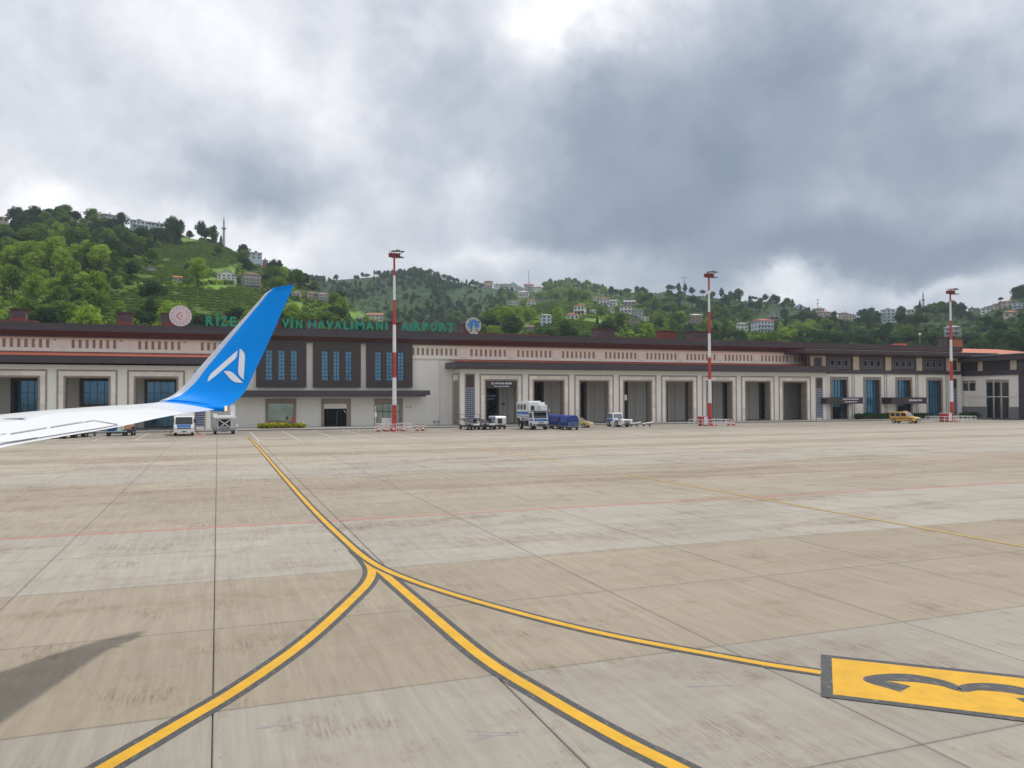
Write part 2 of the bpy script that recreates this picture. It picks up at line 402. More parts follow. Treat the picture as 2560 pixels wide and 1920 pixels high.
    s7 = rng_(noise(1, 1, 13, 3, .5), .68, .73, 0, .6); col = mixc(s7, col, (.16, .13, .10))
    # grime along the joints
    fx = mth('ABSOLUTE', mth('SUBTRACT', mth('FRACT', mth('DIVIDE', mth('ADD', sp.outputs[0], .05), 4.03)), .5))
    fy = mth('ABSOLUTE', mth('SUBTRACT', mth('FRACT', mth('DIVIDE', mth('SUBTRACT', sp.outputs[1], 7.4), 4.13)), .5))
    ed = mth('MAXIMUM', rng_(fx, .478, .5, 0, .28), rng_(fy, .480, .5, 0, .5))
    ed = mth('MULTIPLY', ed, rng_(noise(1, 1, 3, 4), .35, .65, .25, 1))
    col = mixc(ed, col, (.19, .18, .165))
    lk(col, b.inputs['Base Color'])
    nb = n('ShaderNodeBump'); nb.inputs['Strength'].default_value = .35; nb.inputs['Distance'].default_value = .006
    lk(mth('ADD', noise(1, .12, 30, 3), noise(1, 1, 90, 2)), nb.inputs['Height']); lk(nb.outputs[0], b.inputs['Normal'])
    return mt
mat['slab'] = slab_material()
mat['joint'] = M('joint_filler', (.16, .152, .14), .9, .2, 3)
mat['earth'] = M('grass_ground', (.10, .13, .05), .9, .25, .05)

mb = MB(); mb.add([(-3000, -1500, -.35), (4000, -1500, -.35), (4000, 4500, -.35), (-3000, 4500, -.35)], [(0, 1, 2, 3)])
struct(mb.build('ground', 'earth'))
mb = MB(); mb.box(-70, 170, -4, 112.6, -.30, -.045)
apron = struct(mb.build('apron', 'joint'))
SX, SY, X0, Y0 = 4.03, 4.13, -.05, 7.4
GAP = .0068
def slab_geo(mb, x0, y0):
    a, c = x0+GAP, y0+GAP; b, d = x0+SX-GAP, y0+SY-GAP; q = .012
    v = [(a, c, -.044), (b, c, -.044), (b, d, -.044), (a, d, -.044), (a, c, -q), (b, c, -q), (b, d, -q), (a, d, -q),
         (a+q, c+q, 0), (b-q, c+q, 0), (b-q, d-q, 0), (a+q, d-q, 0)]
    f = []
    for o in (0, 4):
        for k in range(4): f.append((o+k, o+(k+1) % 4, o+4+(k+1) % 4, o+4+k))
    f.append((8, 9, 10, 11)); mb.add(v, f)
proto = MB(); slab_geo(proto, 0, 0); slab_mesh = proto.mesh('concrete_slab', 'slab')
cells = []
for i in range(-9, 39):
    for j in range(-3, 26):
        x, y = X0+SX*i, Y0+SY*j
        vis = False
        for px in (0, SX):
            for py in (0, SY):
                if (Vector((x+px, y+py, 0))-EYE).dot(FW) > 1:
                    u, w = to_px((x+px, y+py, 0)); vis |= -40 < u < 2600 and w < 1960
        cells.append((not vis, math.hypot(x+2, y+2), x, y))
cells.sort(); rest = MB()
for k, (nv, d, x, y) in enumerate(cells):
    if k < 300 and not nv:
        o = bpy.data.objects.new('concrete_slab', slab_mesh); COL.objects.link(o); o.parent = apron; o.location = (x, y, 0)
    else: slab_geo(rest, x, y)
rest.build('concrete_slab_field', 'slab', apron, kind='stuff')

# raised pavement in front of the terminal, with kerb stones
mb = MB(); mb.box(-70, 170, 113.0, 130, -.3, .16); pav = struct(mb.build('pavement', 'paving'))
kb = MB(); kb.box(0, 1.98, 0, .36, -.3, .17); km = kb.mesh('kerb_stone', 'kerb')
for k in range(92):
    o = bpy.data.objects.new('kerb_stone', km); COL.objects.link(o); o.parent = pav; o.location = (-34+2*k, 112.64, 0)

# painted markings
def worn(name, col, hole, amt):
    mt = M(name, col, .6, .14, 2.5); t = mt.node_tree; b = t.nodes['Principled BSDF']
    geo = t.nodes.new('ShaderNodeNewGeometry'); mp = t.nodes.new('ShaderNodeMapping'); mp.inputs['Scale'].default_value = (1, .45, 1)
    nz = t.nodes.new('ShaderNodeTexNoise'); nz.inputs['Scale'].default_value = 14; nz.inputs['Detail'].default_value = 6; nz.inputs['Roughness'].default_value = .75
    mr = t.nodes.new('ShaderNodeMapRange'); mr.inputs[1].default_value = .53; mr.inputs[2].default_value = .72; mr.inputs[4].default_value = amt
    mx = t.nodes.new('ShaderNodeMix'); mx.data_type = 'RGBA'
    src = b.inputs['Base Color'].links[0].from_socket
    t.links.new(geo.outputs['Position'], mp.inputs[0]); t.links.new(mp.outputs[0], nz.inputs['Vector']); t.links.new(nz.outputs['Fac'], mr.inputs[0])
    t.links.new(mr.outputs[0], mx.inputs['Factor']); t.links.new(src, mx.inputs['A']); mx.inputs['B'].default_value = (*hole, 1)
    t.links.new(mx.outputs['Result'], b.inputs['Base Color']); return mt
mat['line_yellow'] = worn('yellow_line_paint', (.66, .365, .012), (.50, .32, .09), .75)
mat['line_black'] = worn('black_border_paint', (.060, .062, .064), (.26, .24, .22), .8)
mat['line_red'] = worn('faded_red_paint', (.56, .16, .13), (.46, .30, .26), .6)
mat['line_dull'] = worn('dull_border_paint', (.20, .17, .12), (.36, .33, .28), .9)
mat['line_white'] = worn('worn_white_paint', (.52, .49, .44), (.40, .36, .31), 1.0)
mat['line_faint'] = worn('faint_yellow_paint', (.56, .36, .085), (.44, .36, .24), .7)
Z7 = lambda x, y: at_ground(x*.5787, 1060+y*.5787)
Z8 = lambda x, y: at_ground(1280+x*.5787, 1060+y*.5787)
main = [Z7(*p) for p in ((1075, 58), (1130, 117), (1190, 187), (1330, 346), (1480, 494), (1600, 594), (1760, 670), (2060, 767))] + [Z8(*p) for p in ((350, 897), (1000, 1022), (1338, 1076))]
left = [Z7(*p) for p in ((1535, 545), (1580, 588), (1606, 632), (1592, 680), (1530, 748), (1330, 930), (1050, 1130), (750, 1310), (450, 1486))]
left.append(left[-1]*2-left[-2])
mid = [Z7(*p) for p in ((1618, 612), (1650, 640), (1830, 795), (2080, 1005))] + [Z8(*p) for p in ((150, 1180), (450, 1350), (720, 1486))]
mid.append(mid[-1]*2-mid[-2])
for pts, nm in ((main, 'main'), (left, 'left'), (mid, 'mid')):
    c = catmull(pts, 8)
    struct(ribbon(c, .34 if nm == 'main' else .44, .0075 if nm == 'main' else .0025 if nm == 'left' else .0035).build('taxi_line_border', 'line_black'))
    struct(ribbon(c, .165 if nm == 'main' else .205, .010 if nm == 'main' else .0050 if nm == 'left' else .0060).build('taxi_line', 'line_yellow'))
# red boundary line, faint second guide line, white stand lines
struct(ribbon([(-12, 28.05), (20, 28.1), (70, 28.1)], .13, .004).build('red_boundary_line', 'line_red'))
l2 = [(21.25, y) for y in (11, 16, 22, 28, 34, 40)]
struct(ribbon(l2, .26, .0045).build('guide_line_border', 'line_dull')); struct(ribbon(l2, .13, .009).build('guide_line', 'line_faint'))
l3 = [(21.2, 44), (21.1, 52), (21.05, 58), (21.0, 66)]
struct(ribbon(l3, .16, .009).build('guide_line', 'line_faint'))
for x in (-16.2, -12.1, -8.1, 4.0, 8.05, 12.05, 16.05, 20.1, 28.2, 32.2, 40.3, 48.4):
    struct(ribbon([(x, 92 if x < 0 else 84), (x, 110.5)], .16, .005).build('stand_line', 'line_white'))
struct(ribbon([(-30, 110.9), (26, 110.9)], .15, .0055).build('stand_line', 'line_white'))
struct(ribbon([(-2.5, 98), (-1.5, 103)], .5, .0055).build('stand_line', 'line_red'))
# zebra crossing by the open garage door
for k in range(9): struct(ribbon([(15.5+k*.75, 110.3), (15.5+k*.75, 112.4)], .35, .005).build('crossing_stripe', 'line_white'))
# stand number panel
A0 = Z8(1335, 1180); B0 = Z8(1335, 998)
e1 = (B0-A0).normalized(); e2 = Vector((e1.y, -e1.x, 0)); wbox = (B0-A0).length
def bx(u, v, z): p = A0+e2*u+e1*v; return (p.x, p.y, z)
def quadxy(u0, u1, v0, v1, z, name, m_):
    q = MB(); q.add([bx(u0, v0, z), bx(u1, v0, z), bx(u1, v1, z), bx(u0, v1, z)], [(0, 1, 2, 3)]); return struct(q.build(name, m_))
quadxy(0, 6.2, 0, wbox, .0115, 'stand_panel_border', 'line_black')
quadxy(.16, 6.04, .14, wbox-.14, .0130, 'stand_panel', 'line_yellow')
half = [(.74, 1.10), (.80, .93), (.90, .78), (.66, .62)]
g = [(1.13, .72), (.98, .80), (.72, .90), (.72, 1.02), (.98, 1.17), (1.25, 1.25), (1.52, 1.22), (1.72, 1.13), (1.87, .99)]
def stroke(pts, w, z):
    mb = MB(); P = [Vector((p[0], p[1], 0)) for p in pts]; v = []
    for i, p in enumerate(P):
        t = (P[min(i+1, len(P)-1)]-P[max(i-1, 0)]).normalized(); nn = Vector((-t.y, t.x, 0))*(w[i]/2)
        v.append((bx(p.x+nn.x, p.y+nn.y, z), bx(p.x-nn.x, p.y-nn.y, z)))
    for i in range(len(P)-1):
        up1 = lambda c: (c[0], c[1], c[2]+i*2.5e-5)
        mb.add([up1(v[i][0]), up1(v[i][1]), up1(v[i+1][1]), up1(v[i+1][0])], [(0, 1, 2, 3)])
    return mb
full = g + [(2*1.87-u, v) for u, v in reversed(g[:-1])]
sm = catmull([Vector((u, v, 0)) for u, v in full], 6)
ws = [.20+.15*math.sin(math.pi*min(1, max(0, (p.x-.65)/1.2 if p.x < 1.87 else (3.09-p.x)/1.2))) for p in sm]
hm = len(sm)//2
struct(stroke(sm[:hm+3], ws[:hm+3], .0145).build('stand_number', 'line_black')); struct(stroke(sm[hm-2:], ws[hm-2:], .0162).build('stand_number', 'line_black'))
# pale bluish scrape marks on the nearest slabs
mat['scuff'] = worn('bluish_scuff', (.275, .275, .272), (.345, .318, .272), 1.0)
for cx, cy in ((700, 1813), (1230, 1830), (1245, 1838), (1700, 1890), (1780, 1715)):
    c = at_ground(cx, cy)
    for k in range(3):
        a = rng.uniform(-.5, .5); l = rng.uniform(.2, .45)
        struct(ribbon([(c.x-l*math.cos(a), c.y-l*math.sin(a)), (c.x+l*math.cos(a), c.y+l*math.sin(a))], .022, .0012+.0003*k).build('scrape_mark', 'scuff'))
# ------------------------------------------------------------------ hills
HILLS = [  # px columns, ground ridge px rows, ridge distance, foot distance, profile exponent
 ([-900, -300, 0, 120, 230, 330, 400, 470, 540, 600, 660, 720, 790, 850, 920, 1000, 1080], [560, 560, 556, 551, 560, 572, 580, 590, 600, 632, 662, 684, 712, 748, 790, 850, 950],
  [620, 620, 620, 620, 620, 620, 610, 600, 585, 565, 545, 520, 500, 480, 460, 440, 430], 190, .9),
 ([500, 600, 740, 800, 900, 1000, 1060, 1120, 1200, 1260, 1330, 1390, 1420, 1500, 1600, 1700, 1800, 1900], [760, 715, 702, 700, 690, 683, 680, 699, 715, 722, 725, 708, 704, 725, 737, 750, 790, 860], 1150, 420, 1.0),
 ([1040, 1100, 1150, 1200, 1260, 1330, 1400, 1470, 1540, 1600, 1680, 1760, 1850, 1950], [980, 905, 855, 815, 780, 762, 752, 752, 764, 782, 806, 838, 856, 900], 720, 200, .85),
 ([1250, 1380, 1450, 1520, 1600, 1680, 1760, 1850, 1950, 2000, 2050, 2100, 2160, 2250, 2330], [900, 800, 754, 735, 730, 731, 745, 756, 757, 772, 797, 812, 840, 880, 960], 900, 300, .95),
 ([1850, 1950, 2040, 2100, 2200, 2280, 2350, 2420, 2480, 2540, 2600, 2900, 3600], [900, 836, 808, 801, 797, 792, 786, 785, 766, 750, 742, 735, 735], 850, 210, .95),
 ([1650, 1740, 1850, 1950, 2050, 2140, 2250], [930, 868, 846, 844, 858, 885, 950], 470, 190, .9),
]
gx0, gx1, gy0, gy1, gs = -520, 1500, 165, 1700, 6.0
XS = np.arange(gx0, gx1+.1, gs); YS = np.arange(gy0, gy1+.1, gs)
GX, GY = np.meshgrid(XS, YS)
D = np.hypot(GX, GY)
zc = GX*FW.x+GY*FW.y
COLX = 1280+FPX*(GX*RT.x+GY*RT.y)/np.maximum(zc, 1)
ZT = np.full(GX.shape, -8.0)
fb = np.zeros(GX.shape); fb2 = np.zeros(GX.shape)
for j in range(GX.shape[0]):
    for i in range(GX.shape[1]):
        p = Vector((GX[j, i]*.011, GY[j, i]*.011, 1.3)); fb[j, i] = noise.fractal(p, 1.0, 2.1, 3)
        fb2[j, i] = noise.noise(p*3.6)
for xs, ys, dr, df, ex in HILLS:
    yh = np.interp(COLX, xs, ys, left=1100, right=1100)
    drr = np.interp(COLX, xs, dr) if isinstance(dr, list) else np.full(GX.shape, float(dr))
    ca = zc/D
    zr = 4.2+(997-yh)/FPX*drr*ca
    t = (D-df)/(drr-df)
    up = -3+(zr+3)*np.clip(t, 0, 1)**ex
    dn = zr-(D-drr)*.42
    z = np.where(t <= 1, up, dn)
    z = np.where(t < 0, -8, z)
    amp = np.clip((D-df)/120, 0, 1)*np.clip(np.abs(D-drr)/60, .25, 1)
    z = z+(fb*7.0+fb2*1.2)*amp
    ZT = np.maximum(ZT, z)
for _ in range(2):
    Zp = np.pad(ZT, 1, mode='edge')
    ZT = (Zp[1:-1, 1:-1]*4+Zp[:-2, 1:-1]+Zp[2:, 1:-1]+Zp[1:-1, :-2]+Zp[1:-1, 2:])/8
ny, nx = ZT.shape
tv = np.stack([GX.ravel(), GY.ravel(), ZT.ravel()], 1)
idx = np.arange(nx*ny).reshape(ny, nx)
fq = np.stack([idx[:-1, :-1].ravel(), idx[:-1, 1:].ravel(), idx[1:, 1:].ravel(), idx[1:, :-1].ravel()], 1)
me = bpy.data.meshes.new('hills'); me.from_pydata(tv.tolist(), [], fq.tolist())
me.polygons.foreach_set('use_smooth', [True]*len(me.polygons))
TB = BVHTree.FromPolygons([Vector(p) for p in tv.tolist()], fq.tolist())
def terrain_z(x, y):
    fx = (x-gx0)/gs; fy = (y-gy0)/gs
    i = min(max(int(fx), 0), nx-2); j = min(max(int(fy), 0), ny-2); a, b = fx-i, fy-j
    return (ZT[j, i]*(1-a)+ZT[j, i+1]*a)*(1-b)+(ZT[j+1, i]*(1-a)+ZT[j+1, i+1]*a)*b
def hit(px, py):
    h = TB.ray_cast(EYE, ray(px, py).normalized()); return h[0]
# field ellipses (photo px): cx, cy, rx, ry, kind  (1 tea rows, 2 bright grass, 3 open dark slope)
FIELDS = [(455, 778, 215, 56, 1), (480, 640, 120, 34, 1), (400, 690, 110, 20, 1), (560, 665, 40, 24, 2), (250, 600, 60, 10, 3), (120, 610, 70, 9, 3), (470, 700, 90, 10, 2), (600, 770, 90, 50, 1), (382, 722, 52, 13, 2), (560, 722, 55, 11, 2), (310, 668, 62, 20, 1), (470, 735, 80, 14, 1), (340, 752, 60, 14, 2), (505, 645, 62, 34, 1),
  (470, 612, 38, 18, 2), (525, 690, 40, 14, 1), (735, 768, 26, 16, 2), (860, 790, 55, 14, 2), (880, 700, 70, 16, 3), (1000, 745, 90, 34, 3), (960, 770, 100, 22, 3), (1180, 745, 70, 26, 3),
  (1420, 828, 110, 24, 1), (1480, 806, 30, 12, 2), (1390, 768, 60, 18, 1), (1500, 782, 60, 12, 1), (1600, 722, 90, 18, 3), (1740, 748, 130, 26, 3), (1880, 752, 110, 28, 3),
  (1790, 826, 60, 12, 1), (2230, 842, 130, 24, 3), (2100, 850, 80, 20, 3), (2360, 832, 110, 28, 3), (2490, 838, 80, 22, 3), (1960, 792, 60, 16, 3), (690, 640, 50, 14, 1)]
def field_at(px, py, grow=1.0):
    for cx, cy, rx, ry, k in FIELDS:
        if ((px-cx)/(rx*grow))**2+((py-cy)/(ry*grow))**2 < 1: return k
    return 0
SUNLIT = [(150, 760, 230, 105, 1.0), (60, 690, 120, 50, .9), (760, 800, 170, 55, .8), (480, 720, 220, 90, .7), (1330, 800, 130, 60, .8), (1480, 780, 190, 70, .8), (1720, 835, 230, 34, .75),  # sunlit slope zones: lighter leaf and ground colours stand in for sun
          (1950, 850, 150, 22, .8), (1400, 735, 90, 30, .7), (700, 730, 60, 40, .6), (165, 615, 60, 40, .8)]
def sunlit_at(px, py):
    return max(a*math.exp(-((px-cx)/rx)**2-((py-cy)/ry)**2) for cx, cy, rx, ry, a in SUNLIT)
cols = np.zeros((nx*ny, 4), dtype=np.float32); cols[:, 3] = 1
PXY = np.zeros((nx*ny, 2))
for k in range(nx*ny):
    p = tv[k]; dpt = Vector(p)-EYE
    zz_ = dpt.dot(FW)
    if zz_ < 10: PXY[k] = (-9999, 0); continue
    px, py = 1280+FPX*dpt.dot(RT)/zz_, 960-FPX*dpt.dot(UP)/zz_
    PXY[k] = (px, py)
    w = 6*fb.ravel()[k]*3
    f = field_at(px+w, py+w*.4); b = sunlit_at(px, py)
    base = Vector((.036, .064, .024)).lerp(Vector((.095, .155, .038)), b)  # cloud shade painted into the ground colour, lighter in sunlit zones
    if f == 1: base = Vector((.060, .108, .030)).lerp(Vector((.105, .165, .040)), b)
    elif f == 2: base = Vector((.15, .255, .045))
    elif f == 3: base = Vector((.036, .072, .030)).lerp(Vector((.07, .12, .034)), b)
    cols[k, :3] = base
ca_ = me.color_attributes.new('cover_and_sun', 'FLOAT_COLOR', 'POINT'); ca_.data.foreach_set('color', cols.ravel())
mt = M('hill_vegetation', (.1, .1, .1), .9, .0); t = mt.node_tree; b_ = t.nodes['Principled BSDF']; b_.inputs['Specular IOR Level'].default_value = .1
at_ = t.nodes.new('ShaderNodeVertexColor'); at_.layer_name = 'cover_and_sun'
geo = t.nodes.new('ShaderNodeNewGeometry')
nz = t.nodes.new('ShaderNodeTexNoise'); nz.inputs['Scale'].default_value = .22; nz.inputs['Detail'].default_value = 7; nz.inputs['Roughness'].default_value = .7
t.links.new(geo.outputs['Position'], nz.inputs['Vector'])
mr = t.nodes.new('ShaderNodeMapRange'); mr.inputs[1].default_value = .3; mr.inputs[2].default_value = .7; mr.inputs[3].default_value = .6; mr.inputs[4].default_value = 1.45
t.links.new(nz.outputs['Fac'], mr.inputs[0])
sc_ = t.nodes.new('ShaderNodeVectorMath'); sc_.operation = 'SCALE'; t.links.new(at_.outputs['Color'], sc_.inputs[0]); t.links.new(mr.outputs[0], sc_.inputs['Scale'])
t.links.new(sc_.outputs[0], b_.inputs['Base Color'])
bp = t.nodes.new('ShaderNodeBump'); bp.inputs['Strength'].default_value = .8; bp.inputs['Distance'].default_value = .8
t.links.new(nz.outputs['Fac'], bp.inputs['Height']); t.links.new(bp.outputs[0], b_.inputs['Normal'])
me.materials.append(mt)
hills = bpy.data.objects.new('hills', me); COL.objects.link(hills); struct(hills)
# ------------------------------------------------------------------ foliage
def leaf_mat(name, c1, c2, trans=.42):
    mt = bpy.data.materials.new(name); mt.use_nodes = True; t = mt.node_tree; t.nodes.clear()
    o = t.nodes.new('ShaderNodeOutputMaterial'); d = t.nodes.new('ShaderNodeBsdfDiffuse'); tr = t.nodes.new('ShaderNodeBsdfTranslucent')
    mx = t.nodes.new('ShaderNodeMixShader'); mx.inputs[0].default_value = trans
    oi = t.nodes.new('ShaderNodeObjectInfo'); geo = t.nodes.new('ShaderNodeNewGeometry')
    nz = t.nodes.new('ShaderNodeTexNoise'); nz.inputs['Scale'].default_value = .35; nz.inputs['Detail'].default_value = 3
    t.links.new(geo.outputs['Position'], nz.inputs['Vector'])
    f = t.nodes.new('ShaderNodeMath'); f.operation = 'MULTIPLY_ADD'; t.links.new(oi.outputs['Random'], f.inputs[0]); f.inputs[1].default_value = .6; f.inputs[2].default_value = -.35
    g = t.nodes.new('ShaderNodeMath'); g.operation = 'ADD'; g.use_clamp = True; t.links.new(f.outputs[0], g.inputs[0]); t.links.new(nz.outputs['Fac'], g.inputs[1])
    m2 = t.nodes.new('ShaderNodeMix'); m2.data_type = 'RGBA'; m2.inputs['A'].default_value = (*c1, 1); m2.inputs['B'].default_value = (*c2, 1)
    t.links.new(g.outputs[0], m2.inputs['Factor'])
    for s in (d, tr): t.links.new(m2.outputs['Result'], s.inputs['Color'])
    t.links.new(d.outputs[0], mx.inputs[1]); t.links.new(tr.outputs[0], mx.inputs[2]); t.links.new(mx.outputs[0], o.inputs['Surface']); return mt
mat['leaf_lime'] = leaf_mat('lime_foliage', (.19, .30, .036), (.37, .50, .070))
mat['leaf_mid'] = leaf_mat('green_foliage', (.085, .155, .030), (.19, .29, .052))
mat['leaf_dark'] = leaf_mat('dark_foliage', (.034, .070, .032), (.078, .130, .046), .38)  # also the cloud-shade tone for trees on the shaded slopes
mat['leaf_pine'] = leaf_mat('conifer_foliage', (.012, .030, .018), (.030, .055, .025), .15)
mat['leaf_tea'] = leaf_mat('tea_foliage', (.11, .185, .038), (.20, .29, .060), .3)
mat['leaf_yellow'] = leaf_mat('yellow_green_foliage', (.22, .26, .025), (.42, .40, .045), .3)
mat['leaf_hedge'] = leaf_mat('hedge_foliage', (.03, .085, .022), (.075, .16, .036), .25)
mat['bark'] = M('bark', (.095, .075, .055), .9, .25, 2)
def leaves(mb, c, r, n, size, rg, outer=.55, flat=.55):
    for _ in range(n):
        d = Vector((rg.gauss(0, 1), rg.gauss(0, 1), rg.gauss(0, 1))).normalized()
        q = outer+(1-outer)*rg.random()**.6
        p = Vector((c[0]+d.x*r[0]*q, c[1]+d.y*r[1]*q, c[2]+d.z*r[2]*q))
        nrm = (d*.9+Vector((rg.gauss(0, .5), rg.gauss(0, .5), rg.gauss(0, .5)+.35))).normalized()
        a = nrm.orthogonal().normalized(); a = Matrix.Rotation(rg.random()*6.283, 3, nrm) @ a; b = nrm.cross(a)
        s = size*rg.uniform(.6, 1.3); s2 = s*flat
        mb.add([p-a*s, p+b*s2-a*s*.1, p+a*s, p-b*s2+a*s*.1], [(0, 1, 2, 3)])
def make_tree(kind, seed):
    rg = random.Random(seed); cr = MB(); tr = MB()
    if kind == 'pine':
        h = 11.0; tr.cyl((0, 0, -.8), (0, 0, h*.95), .22, .05, 6)
        for k in range(9):
            z = 1.8+k*(h-2.2)/9; rad = 2.5*(1-k/9.6)+.25
            leaves(cr, (0, 0, z), (rad, rad, .75), 110, .36, rg, .25)
        leaves(cr, (0, 0, h), (.3, .3, .8), 12, .3, rg)
        return cr, tr
    if kind == 'round': h, w, base, nb = 9.0, 3.6, 2.6, 9
    elif kind == 'tall': h, w, base, nb = 12.0, 2.7, 2.8, 9
    elif kind == 'umbrella': h, w, base, nb = 9.5, 4.4, 5.2, 9
    else: h, w, base, nb = 5.2, 3.0, .4, 7
    lean = (rg.uniform(-.4, .4), rg.uniform(-.4, .4))
    top = (lean[0], lean[1], h*.62)
    tr.cyl((0, 0, -1.0), (lean[0]*.5, lean[1]*.5, base*.9), .30, .20, 7); tr.cyl((lean[0]*.5, lean[1]*.5, base*.9), top, .20, .09, 6)
    for k in range(nb):
        a = k*2.4+rg.uniform(-.4, .4); t = (k+.5)/nb
        zz = base+(h-base)*(.18+.66*t); rr = w*.62*math.sin(math.pi*min(.95, .22+.74*t))*rg.uniform(.7, 1.15)
        c = (lean[0]*t+rr*math.cos(a), lean[1]*t+rr*math.sin(a), zz)
        br = w*rg.uniform(.36, .56); bz = br*rg.uniform(.7, .95) if kind != 'umbrella' else br*.5
        tr.cyl((lean[0]*.5, lean[1]*.5, base*.8+.2*(zz-base)), c, .09, .03, 5)
        leaves(cr, c, (br, br, bz), 150, .33, rg, .45)
    leaves(cr, (lean[0], lean[1], base+(h-base)*.55), (w*.55, w*.55, (h-base)*.36), 200, .40, rg, .3)
    leaves(cr, (lean[0], lean[1], h-.9), (w*.4, w*.4, .9), 90, .3, rg, .4)
    return cr, tr
PROTO = {}   # species -> list of (crown mesh, trunk mesh, height)
for sp, kinds, lm in (('lime', ('round', 'tall', 'round', 'bush'), 'leaf_lime'), ('mid', ('round', 'tall', 'umbrella', 'round', 'bush'), 'leaf_mid'),
                      ('dark', ('round', 'tall', 'round', 'umbrella', 'bush'), 'leaf_dark'), ('pine', ('pine', 'pine'), 'leaf_pine')):
    PROTO[sp] = []
    for k, kd in enumerate(kinds):
        c, t_ = make_tree(kd, 31*k+len(sp)*7+ord(sp[0]))
        PROTO[sp].append((c.mesh('tree_crown', lm), t_.mesh('tree_trunk', 'bark'), {'round': 9, 'tall': 12, 'umbrella': 9.5, 'bush': 5.2, 'pine': 11.5}[kd]))
ROOFLINE = lambda px: 800+.0307*px if px < 2010 else 868
HOUSE_PX = []      # filled by the house list below: keep the trees from burying the houses
def visible(p):
    d = Vector(p)-EYE; l = d.length
    h = TB.ray_cast(EYE, d.normalized(), l-3)
    return h[0] is None
exec_houses_first = True
# ------------------------------------------------------------------ houses on the hills
def wallmat(k, c): 
    if k not in mat: mat[k] = M(k, c, .85, .10, .5, streak=.5)
    return k
for k, c in dict(w_white=(.72, .72, .70), w_bluewhite=(.58, .66, .76), w_beige=(.58, .52, .42), w_brown=(.25, .16, .115), w_pink=(.58, .44, .37), w_grey=(.36, .36, .37), w_stone=(.30, .265, .235), w_yellow=(.58, .44, .24)).items(): wallmat(k, c)
for k, c in dict(r_red=(.36, .10, .075), r_orange=(.42, .17, .085), r_pink=(.44, .27, .23), r_grey=(.30, .31, .33), r_pale=(.52, .50, .46), r_blue=(.10, .17, .40), r_brown=(.20, .125, .10)).items(): mat[k] = M(k, c, .75, .16, .7)
mat['house_glass'] = M('house_window_glass', (.05, .065, .085), .12, .3, .3, spec=.7)
mat['house_frame'] = M('house_window_frame', (.66, .66, .66), .6, .05)
mat['balcony'] = M('balcony_white', (.66, .67, .68), .7, .08)
_wm = {}
def win_mesh(w, h):
    key = (round(w, 1), round(h, 1))
    if key not in _wm:
        q = MB(); q.box(-key[0]/2, key[0]/2, -.06, .05, 0, key[1]); f = MB(); frame_xz(f, -key[0]/2-.12, key[0]/2+.12, -.12, key[1]+.12, .12, -.14, .05, True)
        _wm[key] = (q.mesh('pane', 'house_glass'), f.mesh('window', 'house_frame'))
    return _wm[key]
